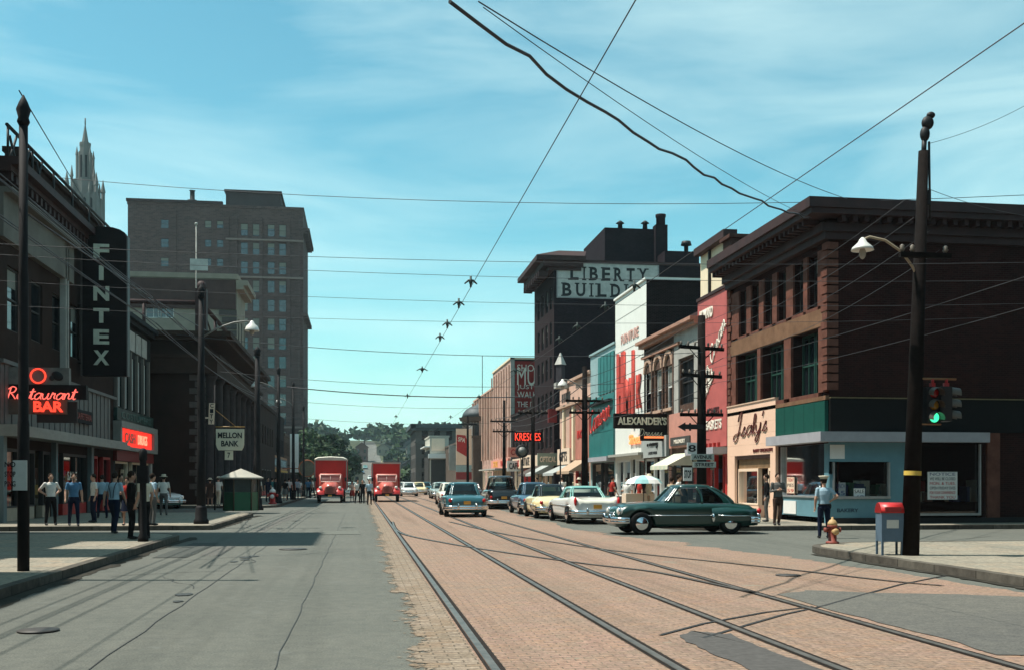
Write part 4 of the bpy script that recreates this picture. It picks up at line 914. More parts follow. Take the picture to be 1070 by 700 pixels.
mb = MB()
for zz in (z0+.6,(z0+z1)/2,z1-.6): mb.tube([(XL,ys+.2,zz),(x0+.02,ys+.2,zz)], .05, 6)
mb.build('bracket', BLACK, VS, world=True)
SL = mat('pale sign letters', (.62,.64,.52), .55, .2, 4)
for k, (ch, v) in enumerate(zip('FINTEX', (263,285.5,307,330,352,373.5))):
    q = onY(ys,106,v); text(ch, (q[0], ys-.005, q[1]), ns, .70 if ch != 'I' else .2, .68, SL, VS, .05, .035)
strip_ = MB(); strip_.box(x0-.06,x0,ys-.03,ys+.48,z0,z1); strip_.box(x1,x1+.06,ys-.03,ys+.48,z0,z1); strip_.build('sign_edge', mat('sign edging', (.06,.05,.045), .5), VS, world=True)
# restaurant neon sign
yr = 41.2
RS = thing('restaurant_neon_sign', 'three-deck red neon restaurant and bar sign jutting over the sidewalk', 'sign', (XL+.25, yr, 0))
def bb(u0, u1, v0, v1): a, b = onY(yr,u0,v1), onY(yr,u1,v0); return a[0], b[0], a[1], b[1]
x0,x1,z0,z1 = bb(4,90,402,416); mb = MB(); mb.box(x0,x1,yr,yr+.3,z0,z1); mb.build('name_box', SB, RS, world=True)
x0,x1,z0,z1 = bb(6,72,384,401); mb = MB(); mb.box(x0,x1,yr+.02,yr+.28,z0,z1+.0); mb.build('upper_box', mat('weathered grey sign', (.20,.19,.17), .6, .4, 3), RS, world=True)
x0,x1,z0,z1 = bb(6,70,417,432); mb = MB(); mb.box(x0,x1,yr+.02,yr+.28,z0,z1); o = mb.build('bar_box', mat('weathered brown sign', (.16,.10,.07), .6, .4, 3), RS, world=True)
NEON = mat('pinkish neon script', (1,.16,.12), emit=.9)
q = onY(yr,45,410.5); script('Restaurant', (q[0], yr-.03, q[1]), ns, onY(yr,82,0)[0]-onY(yr,8,0)[0], .5, NEON, RS, .085, .2, 0, .05)
q = onY(yr,51,424.5); text('BAR', (q[0], yr-.03, q[1]), ns, 1.05, .40, REDLIT, RS, .05, .03)
q = onY(yr,40,392.5); mb = MB(); mb.tube([(q[0]+.26*cos(a*pi/12), yr-.03, q[1]+.26*sin(a*pi/12)) for a in range(25)], .035, 6); mb.build('neon_ring', REDLIT, RS, world=True)
q = onY(yr,60,392.5); mb = MB(); mb.ell((q[0], yr, q[1]), (.22,.04,.16), rot=Matrix.Rotation(.5,3,'Y')); mb.ell((q[0]-.2, yr, q[1]-.08), (.1,.04,.1)); mb.build('dark_emblem', BLACK, RS, world=True)
mb = MB(); x0,x1,z0,z1 = bb(70,90,418,444); mb.box(x0-1.1,x1-.35,yr+.1,yr+.2,z0+.1,z1-.05); mb.build('hanging_board', mat('dark hanging board', (.03,.02,.018), .7), RS, world=True)
mb = MB(); mb.tube([(XL,yr+.15,onY(yr,0,395)[1]),(XL+.7,yr+.15,onY(yr,0,395)[1])], .05, 6); mb.tube([(XL,yr+.15,onY(yr,0,425)[1]),(XL+.7,yr+.15,onY(yr,0,425)[1])], .05, 6); mb.build('bracket', BLACK, RS, world=True)
# building B
opsB = [(.7+k*1.72,5.75,1.25,3.0,.3) for k in range(5)]+[(.5,.15,YB1-YA1-1.0,2.6,.3)]
t, (f, n, rz), (fs, ns, rs) = shell('drugstore_building', 'two-storey building with tall white-framed windows above a glowing red shop sign', 'building', 'L', XL, YA1+.02, YB1, 10.8, mat('dark grey facade', (.03,.03,.028), .8, .4, 1), 18, opsB, (), 0, sidem=SOOT)
winrow(t, f, rz, opsB[:5], WHITE, 'tall', 6, .0); LB_ = YB1-YA1
strip(t, 'pale_frieze', f, [(.2+k*1.72,1.6+k*1.72,9.1,10.2,.02,.1) for k in range(5)], PALE)
strip(t, 'cornice', f, [(-.0,LB_,10.5,10.75,.0,.3),(-.0,LB_,10.75,11.0,.0,.5)], DARKM)
strip(t, 'pilaster', f, [(.3+k*1.72,.6+k*1.72,5.2,9.0,.0,.14) for k in range(6)], GREYW)
strip(t, 'dark_name_band', f, [(.1,LB_-.1,4.95,5.6,.02,.2)], mat('dark green board', (.02,.05,.04), .5, .4, 3))
text('COSTUMERS', (XL+.21,YA1+LB_/2,5.27), n, LB_*.8, .4, mat('dim green letters', (.07,.13,.11), .6), t, .02)
strip(t, 'pale_sign_surround', f, [(.0,LB_,4.55,4.9,.0,.45),(.0,LB_,3.35,3.55,.0,.45),(.0,.4,3.55,4.55,.0,.4),(LB_-1.2,LB_,3.55,4.55,.0,.46)], mat('pale surround', (.27,.26,.23), .6, .2, 2))
strip(t, 'red_sign_box', f, [(.4,LB_-1.2,3.56,4.54,.0,.3)], mat('glowing red sign', (.9,.035,.02), emit=.8))
text('CASH', (XL+.33,YA1+2.6,4.05), n, 2.7, .56, mat('pale sign lettering', (.62,.25,.18), .6), t, .03); text('DRUGS', (XL+.33,YA1+6.0,4.05), n, 2.6, .56, mat('bright orange letters', (1,.35,.2), emit=.9), t, .03, .0)
strip(t, 'red_fascia', f, [(.0,LB_,2.76,3.34,.0,.2)], mat('dark red fascia', (.2,.025,.02), .6))
shopfront(t, f, n, .5, LB_-.5, 2.75, CREAMW, CREAM, .4, 105, 1.6, .5, 30, mat('warm shop interior', (.28,.16,.10), .9, .5, 1))
strip(t, 'pale_column', f, [(LB_-.4,LB_,.15,2.75,.0,.12)], PALE)
# columned bank
XB = -10.0; yb0 = Yu(XB,213); yb1 = Yu(XB,262)
opsK = [(1.4+k*3.7,2.2,1.9,6.2,.6) for k in range(7)]
t, (f, n, rz), (fs, ns, rs) = shell('columned_bank', 'dark brown columned bank with rusticated stone corner and iron roof frame', 'building', 'L', XB, yb0, yb1, 11.1, SOOT, 26, opsK, [(4,3.4,2.4,3.6,.5),(11,3.4,2.4,3.6,.5),(18,3.4,2.4,3.6,.5)], 0)
for q in opsK: window(t, f, rz, q[0], q[1], q[2], q[3], FR_DK, 'four', .45)
for q in [(4,3.4,2.4,3.6),(11,3.4,2.4,3.6),(18,3.4,2.4,3.6)]:
    window(t, fs, rs, q[0], q[1], q[2], q[3], PALE, 'cross', .3)
mb = MB()
for k in range(8):
    y = yb0+.55+k*3.7; mb.lathe([(.55,.6),(.55,.9),(.42,1.0),(.36,8.2),(.45,8.35),(.55,8.6)], (XB+.3,y,0), 12); mb.box(XB-.2,XB+.9,y-.6,y+.6,.15,.6)
mb.build('column', mat('soot-dark column', (.05,.042,.042), .8, .4, 1.5), t, world=True)
BRNC = mat('brown stone cornice', (.045,.024,.017), .8, .4, 1.5, bump=.1)
mb = MB()
for o_, z0, z1 in ((.9,8.6,9.6),(1.1,9.6,9.8),(1.5,10.7,10.95),(1.8,10.95,11.25)): mb.box(XB-26, XB+o_, yb0-o_*.5, yb1+.2, z0, z1)
mb.build('cornice', BRNC, t, world=True)
mb = MB()
for k in range(18): mb.box(XB-.55-(k%2)*.35,XB+.06,yb0-.09,yb0+.5,.7+k*.44,1.07+k*.44); mb.box(XB-7.4,XB-6.5-(k%2)*.3,yb0-.09,yb0+.3,.7+k*.44,1.07+k*.44)
mb.build('corner_blocks', mat('lighter rustication', (.12,.10,.09), .8, .4, 2), t, world=True)
mb = MB(); zt = 13.2
for x, y in ((XB-.2,yb0+.3),(XB-3.8,yb0+.3),(XB-7.4,yb0+.3),(XB-.2,yb0+7),(XB-.2,yb0+14),(XB-.2,yb0+21)): mb.tube([(x,y,11.2),(x,y,zt)], .12, 5)
mb.tube([(XB-14,yb0+.3,zt),(XB,yb0+.3,zt)], .16, 5); mb.tube([(XB-.2,yb0+.3,zt),(XB-.2,yb1,zt)], .16, 5); mb.tube([(XB-.2,yb0+.3,zt),(XB-.2,yb0+7,11.3)], .06, 5); mb.tube([(XB-8,yb0+.3,zt),(XB-5,yb0+.3,11.3)], .06, 5)
mb.box(XB-.55,XB+.15,yb0+.0,yb0+.7,11.25,14.1); mb.ell((XB-.2,yb0+.35,14.3),(.32,.32,.35)); mb.build('iron_roof_frame', BR_TRIM, t, world=True)
# pale-backed block behind the bank
LIM = mat('weathered limestone', (.30,.26,.21), .85, .25, .6, bump=.1)
X9 = -12.0; y90 = Yu(X9,245)+2; y91 = Yu(X9,256); xw = onY(y90,150)[0]
t, (f, n, rz), (fs, ns, rs) = shell('limestone_block', 'pale limestone block with dark quoined corner rising behind the bank', 'building', 'L', X9, y90, y91, 21.5, LIM, 20, [(1+k*2.6,12+j*3.6,1.3,2.2) for k in range(3) for j in range(2)], [(20+onY(y90,u)[0]-X9,onY(y90,u,332)[1],1.5,2.6) for u in (152,165)], .5)
winrow(t, f, rz, [(1+k*2.6,12+j*3.6,1.3,2.2) for k in range(3) for j in range(2)], FR_DK, 'cross', 5, .2); winrow(t, fs, rs, [(20+onY(y90,u)[0]-X9,onY(y90,u,332)[1],1.5,2.6) for u in (152,165)], WHITE, 'cross', 5, 0, GLASSB)
strip(t, 'dark_attic', fs, [(0.1,19.9,18.5,21.4,.02,.15)], mat('dark attic', (.09,.055,.05), .9, .3, 1)); strip(t, 'corner_blocks', fs, [(18.6-(k%2)*.3,20.0,8+k*.66,8.5+k*.66,.02,.2) for k in range(16)], mat('dark quoins', (.10,.085,.08), .85, .3))
strip(t, 'cornice', f, [(-.6,y91-y90,20.4,20.8,0,.7),(-.6,y91-y90,20.8,21.3,0,1.1)], LIM)
t = thing('roof_billboard', 'small pale billboard on a thin mast above the limestone block', 'billboard', (-21, 96, 0))
q = atd(92,205,236); mb = MB(); mb.tube([(q[0],q[1],11.4),(q[0],q[1],q[2])], .05, 6); mb.ell((q[0],q[1],q[2]+.15),(.14,.14,.14)); mb.build('mast', PALE, t, world=True)
q = atd(92,208,277); mb = MB(); mb.box(q[0]-.75,q[0]+.75,q[1]-.1,q[1]-.04,q[2]-.5,q[2]+.5); mb.build('board', mat('weathered white sign', (.5,.5,.47), .8, .3, 2), t, world=True)
# brown brick high-rise
TW = mat('purple-brown brick', (.125,.075,.068), .9, .25, .15, brick=(.9,.32,.02,(.12,.09,.085)), bump=.1)
XT = -12.0; yt = Yu(XT,317); yt1 = yt+20
W0 = XT-onY(yt,133.5)[0]; zt_ = onY(yt,200,216)[1]
fx = lambda u: W0+(onY(yt,u)[0]-XT)
rows = [195+7+k*19.5 for k in range(15)]
sw = []
for k in range(14):
    zc = onY(yt,280,241+k*19.6)[1]
    for u in (251.5,264,279.5,291.5): sw.append((fx(u), zc-1.3, 1.5, 2.6, .25))
    if k < 7:
        for u in (214,226.5): sw.append((fx(u), zc+.1, 1.35, 1.6, .25))
        sw.append((fx(168), zc-.3, 1.6, 1.9, .25))
tf = [(1.5+k*3.1, 6+j*4.0, 1.5, 2.4, .25) for k in range(6) for j in range(4)]
t, (f, n, rz), (fs, ns, rs) = shell('brick_high_rise', 'tall purplish brown brick high-rise with rows of bluish windows', 'building', 'L', XT, yt, yt1, zt_, TW, W0, tf, sw, .6)
r_ = random.Random(8)
for q in sw: window(t, fs, rs, q[0], q[1], q[2], q[3], FR_DK, 'sash', .15, r_.choice((.35,.5,.9)) if r_.random() < .35 else 0, GLASSB)
winrow(t, f, rz, tf, FR_DK, 'sash', 5, .3, GLASSB)
for k in (236,320): pass
strip(t, 'pilaster', fs, [(fx(u),fx(u)+.7,4,zt_-2,.0,.35) for u in (236,244.5,271,300,311)]+[(fx(182),fx(182)+.5,4,zt_-1,.0,.3)], TW)
strip(t, 'string_course', fs, [(fx(236),W0,onY(yt,280,v)[1],onY(yt,280,v)[1]+.4,.0,.45) for v in (252.5,291.5,447)], mat('pale string course', (.24,.18,.16), .85, .2))
mb = MB()
for k in range(24): mb.box(XT,XT+1.0,yt+.3+k*.8,yt+.7+k*.8,zt_-5,zt_-4.5)
mb.box(XT,XT+1.3,yt,yt1,zt_-4.5,zt_-3.8); mb.box(XT,XT+.9,yt,yt1,zt_*.62,zt_*.62+.7); mb.build('cornice', TW, t, world=True)
a, b = onY(yt+2,236,201), onY(yt+2,293,203)
mb = MB(); mb.box(a[0],b[0],yt+2,yt+16,zt_-.3,a[1]); mb.build('penthouse', mat('dark penthouse brick', (.07,.05,.05), .9, .3, .3), t, world=True)
mb = MB(); mb.box(a[0]-.3,b[0]+.3,yt+1.6,yt+16,a[1],a[1]+.5); a2 = onY(yt,134,214); mb.box(XT-W0-.3,a[0]-.4,yt-.4,yt+.8,zt_+.6,zt_+1.2); mb.build('coping', BR_TRIM, t, world=True)
q = onY(yt+3,201,205); mb = MB(); mb.lathe([(1.1,zt_),(1.1,q[1]-1),(.5,q[1]-.8),(.5,q[1]+1),(.7,q[1]+1.1)], (q[0],yt+3,0), 10); mb.build('roof_vent', DARKM, t, world=True)
# low dark shops beneath the high-rise
specs = [('dark_shop_block','low dark shop block right behind the bank with thin awnings',104.5,128,9.5,SOOT),('orange_sign_shop','shop with broad orange-edged sign band and rows of small lights',129,160,10.5,DKBR),('low_brick_shops','low brown shops at the foot of the high-rise',161,yt-3,8.5,BRN)]
for i_, (nm, lb, a, b, h, m_) in enumerate(specs):
    L_ = b-a; n_ = int(L_/3); up = [(1+k*3, 5.6, 1.3, 2.0) for k in range(n_)]; gr = [(.6+k*6.2,.15,5.2,2.8,.3) for k in range(int(L_/6.2))]
    t, (f, n, rz), (fs, ns, rs) = shell(nm, lb, 'building', 'L', XB-1.2 if i_ else XB, a, b, h, m_, 16, up+gr, (), .4)
    winrow(t, f, rz, up, FR_DK, 'sash', i_, .4)
    for k, g_ in enumerate(gr): shopfront(t, f, n, g_[0], g_[0]+g_[2], 2.95, FR_DK, RED if k % 2 else PALE, .5, 200+i_*10+k, 1.2, .5, 6)
    if i_ == 1:
        strip(t, 'sign_band', f, [(.5,L_-.5,3.2,5.0,.0,.5)], mat('orange sign edge', (.38,.16,.06), .6, .3, 1)); strip(t, 'sign_face', f, [(.8,L_-.8,3.5,4.7,.5,.55)], mat('dark sign face', (.04,.06,.07), .5)); text('LOANS  HATS  SHOES', (XB-1.2+.56, (a+b)/2, 4.1), n, 22, .8, mat('pale blue letters', (.4,.55,.6), .6), t, .02)
        strip(t, 'bulb_row', f, [(1+k*1.2,1.3+k*1.2,2.9,3.15,.5,.7) for k in range(24)], mat('yellow bulbs', (.8,.5,.15), .5))
q0 = onX(XB-1.2,307,455)
t = thing('white_wall_sign', 'tall blank white sign board fixed on the low shops by the trees', 'sign', (XB-1.2, Yu(XB-1.2,300), 0)); yq = Yu(XB-1.2,300)
a, b = onY(yq,303,493), onY(yq,312,453); mb = MB(); mb.box(a[0],b[0],yq,yq+.3,a[1],b[1]); mb.build('board', WHITE, t, world=True); mb = MB(); mb.box(a[0]-.6,a[0],yq+.1,yq+.2,a[1]+1,a[1]+1.15); mb.build('bracket', BLACK, t, world=True)
yq = 150; q = onY(yq,321,489); t = thing('round_hanging_sign', 'round orange-rimmed sign hanging left of the left-hand red truck', 'sign', (q[0], yq, 0))
mb = MB(); mb.lathe([(.01,-.12),(1.15,-.12),(1.15,.12),(.01,.12)], (q[0],yq,q[1]), 20, axis='y', sm=False); mb.build('sign_disc', mat('olive sign', (.16,.14,.09), .6, .4, 2), t, world=True)
mb = MB(); mb.tube([(q[0]+1.15*cos(k*pi/12), yq-.13, q[1]+1.15*sin(k*pi/12)) for k in range(25)], .09, 6); mb.tube([(q[0]-1.15,yq,q[1]),(XB-1.2,yq,q[1])], .06, 5); mb.build('sign_rim', mat('orange rim', (.4,.12,.05), .6), t, world=True)
# church tower
GOTH = mat('grey gothic stone', (.20,.19,.18), .85, .3, .12, bump=.1)
d_ = 265; q = atd(d_,89,128); cx, cy, ztop = q
t = thing('church_spire', 'slender grey gothic church tower with pinnacles rising above the dark roof', 'church tower', (cx, cy, 0))
Z = lambda v: atd(d_,89,v)[2]; M = d_/FPX
def octa(mb, r, z0, z1, r1=None, n=8): mb.lathe([(r,z0),(r1 if r1 is not None else r,z1)], (cx,cy,0), n, sm=False)
mb = MB(); mb.box(cx-15.5*M,cx+15.5*M,cy-15.5*M,cy+15.5*M,0,Z(207)); mb.build('tower_base', GOTH, t, world=True)
mb = MB(); octa(mb,13*M,Z(207),Z(190)); octa(mb,7.0*M,Z(190),Z(160)); octa(mb,5.5*M,Z(160),Z(153)); octa(mb,5.8*M,Z(153),Z(150)); octa(mb,3.6*M,Z(150),Z(130),.3*M); mb.tube([(cx,cy,Z(131)),(cx,cy,Z(124))], .18, 5); mb.build('spire', GOTH, t, world=True)
mb = MB()
def pin(x, y, r, z0, z1, z2):
    mb.lathe([(r,z0),(r,z1),(r*1.35,z1+.2),(.05,z2)], (x,y,0), 4, sm=False)
for sx in (-1,1):
    for s2 in (-1,1): pin(cx+sx*14.5*M,cy+s2*14.5*M,2.0*M,Z(240),Z(198),Z(184)); pin(cx+sx*6.6*M,cy+s2*6.6*M,1.2*M,Z(195),Z(165),Z(156))
    pin(cx+sx*8*M,cy-15.5*M,1.2*M,Z(240),Z(203),Z(193)); pin(cx+sx*15.5*M,cy-5*M,1.2*M,Z(240),Z(203),Z(193)); pin(cx+sx*11*M,cy-9*M,1.3*M,Z(207),Z(188),Z(176))
for k in range(5): x = cx+(k-2)*6.4*M; mb.box(x-.35,x+.35,cy-15.9*M-.2,cy-15.5*M,0,Z(205))
mb.build('pinnacle', GOTH, t, world=True)
mb = MB()
for k in range(4):
    x = cx+(k-1.5)*6.4*M
    for v0, v1 in ((222,210),(240,227)): mb.poly([(x-1.4*M,cy-15.5*M-.08,Z(v0)),(x+1.4*M,cy-15.5*M-.08,Z(v0)),(x+1.4*M,cy-15.5*M-.08,Z(v1+2)),(x,cy-15.5*M-.08,Z(v1)),(x-1.4*M,cy-15.5*M-.08,Z(v1+2))])
for k in range(8):
    a_ = pi*(k+.5)/4; c_ = Vector((cx+cos(a_)*6.55*M,cy+sin(a_)*6.55*M,0)); tt = Vector((-sin(a_),cos(a_),0))*1.1*M
    mb.quad(c_-tt+Vector((0,0,Z(187))),c_+tt+Vector((0,0,Z(187))),c_+tt+Vector((0,0,Z(164))),c_-tt+Vector((0,0,Z(164))))
mb.build('lancet_opening', mat('dark opening', (.02,.02,.022), .9), t, world=True)
# building beside the camera, wholly outside the frame on the left: its shadow falls on the sidewalk and the road
t = thing('near_left_building', 'plain brick building at the near left corner, outside the picture', 'building', (XL, 0, 0))
mb = MB()
cot = 1/tan(R(SUN_EL))
hh = (-1.15-XL)/cot/cos(R(SUN_AZ))
mb.box(-34,XL,29.4,36.4,0,hh); mb.box(-34,XL,25.6,29.39,0,12.9); mb.box(-34,XL,23.1,25.59,0,17.2); mb.box(-34,XL,19.6,23.09,0,13.0); mb.box(-34,XL,-60,19.59,0,17.4)
mb.build('wall', BRN, t, world=True)

t = thing('near_right_building', 'plain brick building beside the near right sidewalk, outside the picture', 'building', (XR+.8, 0, 0)); mb = MB(); mb.box(XR+.8,XR+24,-60,22.5,0,13); mb.build('wall', BR_DK, t, world=True)
t = thing('rear_building', 'plain dark building closing the street behind the viewer', 'building', (0, -70, 0)); mb = MB(); mb.box(-60,60,-90,-70,0,24); mb.build('wall', BRN, t, world=True)  # unseen block across the street, added to darken sky fill and window reflections
# ------------------------------------------------------------------ trees, hill, far houses
LEAF = [mat('leaf %d' % k, c, .6, .5, .35, spec=.2) for k, c in enumerate([(.045,.085,.025),(.028,.06,.02),(.07,.11,.035)])]
BARK = mat('bark', (.06,.045,.03), .9, .4, 3)
def crown_mesh(r_, cx, cy, cz, rx, rz_, n, leaf, lobes=9):
    mb = MB(); L = []
    for k in range(lobes):
        a = r_.uniform(0, 2*pi); h = r_.uniform(-.75, .85); q = sqrt(1-h*h*.8)*r_.uniform(.35, .8)
        L.append((cx+cos(a)*q*rx, cy+sin(a)*q*rx, cz+h*rz_*.75, r_.uniform(.3, .5)*rx, r_.choice((0,0,1,2))))
    for k in range(n):
        x, y, z, r, m = r_.choice(L); v = Vector((r_.gauss(0,1), r_.gauss(0,1), r_.gauss(0,1))).normalized()*r*(r_.random()**.4)
        c = Vector((x, y, z))+Vector((v.x, v.y, v.z*.8)); a = Vector((r_.gauss(0,1), r_.gauss(0,1), r_.gauss(0,.6))).normalized(); b = a.cross(Vector((r_.gauss(0,1), r_.gauss(0,1), r_.gauss(0,1)))).normalized()
        s = leaf*r_.uniform(.6, 1.3); mb.quad(c-a*s-b*s*.6, c+a*s-b*s*.6, c+a*s+b*s*.6, c-a*s+b*s*.6, m)
    return mb
def tree(name, label, x, y, z, h, r, n=1500, seed=0, group=None, leaf=.35):
    r_ = random.Random(seed); t = thing(name, label, 'tree', (x, y, z), 0, group)
    mb = MB(); mb.tube([(0,0,-.5),(.1,0,h*.3),(.05,.1,h*.6),(0,0,h*.85)], [h*.03,h*.024,h*.015,h*.005], 7)
    for k in range(5):
        a = r_.uniform(0, 2*pi); mb.tube([(0,0,h*(.3+.07*k)),(cos(a)*r*.35,sin(a)*r*.35,h*(.45+.07*k)),(cos(a)*r*.7,sin(a)*r*.7,h*(.55+.07*k))], [h*.012,h*.008,h*.003], 5)
    mb.build('trunk', BARK, t)
    crown_mesh(r_, 0, 0, h*.62, r, h*.40, n, leaf).build('crown', LEAF, t); return t
for k, (u, v, d, h, r) in enumerate([(333,446,215,12.5,5.5),(347,455,235,11,5),(324,460,200,9,4.5),(357,468,225,7,4),(343,478,190,6.5,4.2),(366,478,262,8,4),(330,482,178,6,3.6)]):
    q = atd(d, u, v); tree('leafy_tree', ['tallest leafy tree directly right of the high-rise','broad tree second from the high-rise, above the left truck','tree pressed against the foot of the high-rise','smaller tree stepping down towards the hill road','low tree just above the left red truck','outer small tree nearest the hill road','low tree peeping out left of the left red truck'][k], q[0], q[1], 0, max(h, q[2]), r, 2600, 20+k, 'trees beyond the high-rise', .30)
# wooded ridge: one mass
r_ = random.Random(77); mb = MB()
for k in range(420):
    x = r_.uniform(-190, 230); y = r_.uniform(520, 720)
    if -6 < x < 17 and y < 640: continue
    z = hillz(x, y); s = r_.uniform(3.4, 8.5)
    for j in range(46):
        v = Vector((r_.gauss(0,1), r_.gauss(0,1), abs(r_.gauss(0,.9)))).normalized()*s*r_.random()**.35; c = Vector((x, y, z+s*.55))+Vector((v.x, v.y, v.z*1.05))
        a = Vector((r_.gauss(0,1), r_.gauss(0,1), r_.gauss(0,.5))).normalized(); b = a.cross(Vector((r_.gauss(0,1), r_.gauss(0,1), r_.gauss(0,1)))).normalized(); q = 1.25
        mb.quad(c-a*q-b*q, c+a*q-b*q, c+a*q+b*q, c-a*q+b*q, r_.choice((0,1,1)))
tag(mb.build('ridge_woods', LEAF), 'dark green woods covering the ridge at the end of the street', 'woods', kind='stuff')
mb = MB()
for k in range(300):
    x = r_.uniform(-70, 75); y = r_.uniform(275, 530)
    if -2.5 < x < 12: continue
    z = hillz(x, y); s = r_.uniform(1.8, 3.6)
    for j in range(36):
        v = Vector((r_.gauss(0,1), r_.gauss(0,1), abs(r_.gauss(0,.9)))).normalized()*s*r_.random()**.35; c = Vector((x, y, z+s*.6))+Vector((v.x, v.y, v.z*1.1))
        a = Vector((r_.gauss(0,1), r_.gauss(0,1), r_.gauss(0,.5))).normalized(); b = a.cross(Vector((r_.gauss(0,1), r_.gauss(0,1), r_.gauss(0,1)))).normalized(); q = .7
        mb.quad(c-a*q-b*q, c+a*q-b*q, c+a*q+b*q, c-a*q+b*q, r_.choice((0,1,2)))
tag(mb.build('hillside_greenery', LEAF), 'loose trees and bushes between the hillside houses', 'woods', kind='stuff')
# hill houses
HW = [mat('house wall %d' % k, c, .8, .2, .5) for k, c in enumerate([(.24,.23,.20),(.18,.10,.08),(.13,.125,.12),(.30,.26,.20),(.09,.065,.055)])]
HR = [mat('house roof %d' % k, c, .85, .3, .5) for k, c in enumerate([(.06,.06,.065),(.10,.06,.05),(.14,.13,.12)])]
HWN = ['pale','red brick','grey','cream','dark brown']; HRN = ['black','brown','grey']
def house(x, y, w, dp, h, wi, ri, label, flat=False, face='S', cat='house', rz=0):
    z = hillz(x, y)-1.0; t = thing('hill_house', label, cat, (x, y, z), rz, 'houses on the far hill')
    mb = MB(); mb.box(-w/2,w/2,-dp/2,dp/2,0,h+1)
    H = h+1
    if not flat: mb.poly([(-w/2,-dp/2,H),(w/2,-dp/2,H),(0,-dp/2,H+w*.35)]); mb.poly([(-w/2,dp/2,H),(w/2,dp/2,H),(0,dp/2,H+w*.35)])
    mb.build('wall', HW[wi], t); mb = MB()
    if flat: mb.box(-w/2-.3,w/2+.3,-dp/2-.3,dp/2+.3,H,H+.4)
    else:
        for s in (-1, 1):
            a, b = Vector((s*(w/2+.4),0,H-.15)), Vector((0,0,H+w*.35+.12)); e = Vector((0,dp/2+.4,0)); u_ = Vector((0,0,.2))
            mb.quad(a-e,b-e,b+e,a+e); mb.quad(a-e-u_,b-e-u_,b-e,a-e); mb.quad(a-e-u_,a+e-u_,a+e,a-e)
        mb.box(w*.15,w*.15+.7,-.4,.4,H,H+w*.35+1)
    mb.build('roof', HR[ri], t)
    mb = MB(); nw = max(2, int(w/2.6)); nf = max(1, int(h/3))
    for j in range(nf):
        for k in range(nw): xx = -w/2+(k+.5)*w/nw; mb.box(xx-.45,xx+.45,-dp/2-.05,-dp/2,1.9+j*3,3.4+j*3)
    for j in range(nf):
        for k in range(3): yy = -dp/2+(k+.5)*dp/3; mb.box(w/2,w/2+.05,yy-.45,yy+.45,1.9+j*3,3.4+j*3); mb.box(-w/2-.05,-w/2,yy-.45,yy+.45,1.9+j*3,3.4+j*3)
    mb.build('window', GLASSD, t); return t
r_ = random.Random(12); nH = 0
word = ['lowest','second','third','fourth','fifth','sixth','seventh','eighth','ninth','tenth','eleventh','twelfth']
for side, x0 in ((-1, -10), (1, 20)):
    for k in range(11):
        y = 296+k*24; x = x0+side*r_.uniform(1, 7); wi, ri = r_.randrange(5), r_.randrange(3)
        house(x, y, r_.uniform(5, 7.5), r_.uniform(8, 11), r_.uniform(3.5, 6), wi, ri, '%s house up the %s side of the hill road, %s walls, %s roof' % (word[k], 'left' if side < 0 else 'right', HWN[wi], HRN[ri]), flat=r_.random() < .3)
for k, (u, v, d, w_, h, wi, ri, fl, lb) in enumerate([
 (346,462,300,17,12,2,0,True,'wide grey flat-roofed block above the trees on the left'),(359,470,330,12,9,4,1,False,'dark brown gabled house left of the hill road top'),
 (378,462,470,9,13,1,1,False,'tall brick house with pointed roof high on the hill'),(400,470,520,10,7,3,2,False,'cream house at the head of the hill road'),
 (404,464,545,9,6,0,2,False,'small pale house among the ridge trees'),(418,474,430,22,6,2,2,True,'long low grey block on the right slope of the hill'),
 (424,467,560,24,7,3,0,True,'long cream building under the ridge, right of the road'),(412,482,380,12,7,0,1,False,'pale gabled house right of the hill road foot'),
 (428,485,350,14,8,2,0,False,'grey gabled house just left of the grey stone block'),(367,487,300,11,7,3,0,False,'cream gabled house behind the gap between the trucks'),
 (352,484,280,12,7,1,0,False,'brick gabled house half hidden above the left truck'),(422,496,300,14,5,0,0,True,'low pale shop at the foot of the hill')]):
    q = atd(d, u, v); house(q[0], q[1], w_*.6, 8, h*.5, wi, ri, lb, fl)

mp_ = {}
r_ = random.Random(90)
for k in range(34):
    s_ = r_.choice((-1, 1, 1)); x = (13 if s_ > 0 else -6)+s_*r_.uniform(2, 55); y = r_.uniform(330, 560); wi, ri = r_.randrange(5), r_.randrange(3)
    house(x, y, r_.uniform(5, 8), 8, r_.uniform(3.5, 6.5), wi, ri, 'small %s house with %s roof among the trees on the far hill' % (HWN[wi], HRN[ri]), flat=r_.random() < .2)
# summer haze: one closed box of thin even air round everything
hz = bpy.data.materials.new('haze'); hz.use_nodes = True; n = hz.node_tree.nodes; n.clear(); o = n.new('ShaderNodeOutputMaterial'); v_ = n.new('ShaderNodeVolumePrincipled')
v_.inputs['Density'].default_value = .00017; v_.inputs['Color'].default_value = (.65,.85,.92,1); v_.inputs['Anisotropy'].default_value = .2; hz.node_tree.links.new(v_.outputs[0], o.inputs['Volume'])
mb = MB(); mb.box(-3200,3200,-420,4200,-2,140); tag(mb.build('haze', hz), 'thin bluish summer haze over the street and the far hill', 'haze', kind='stuff')
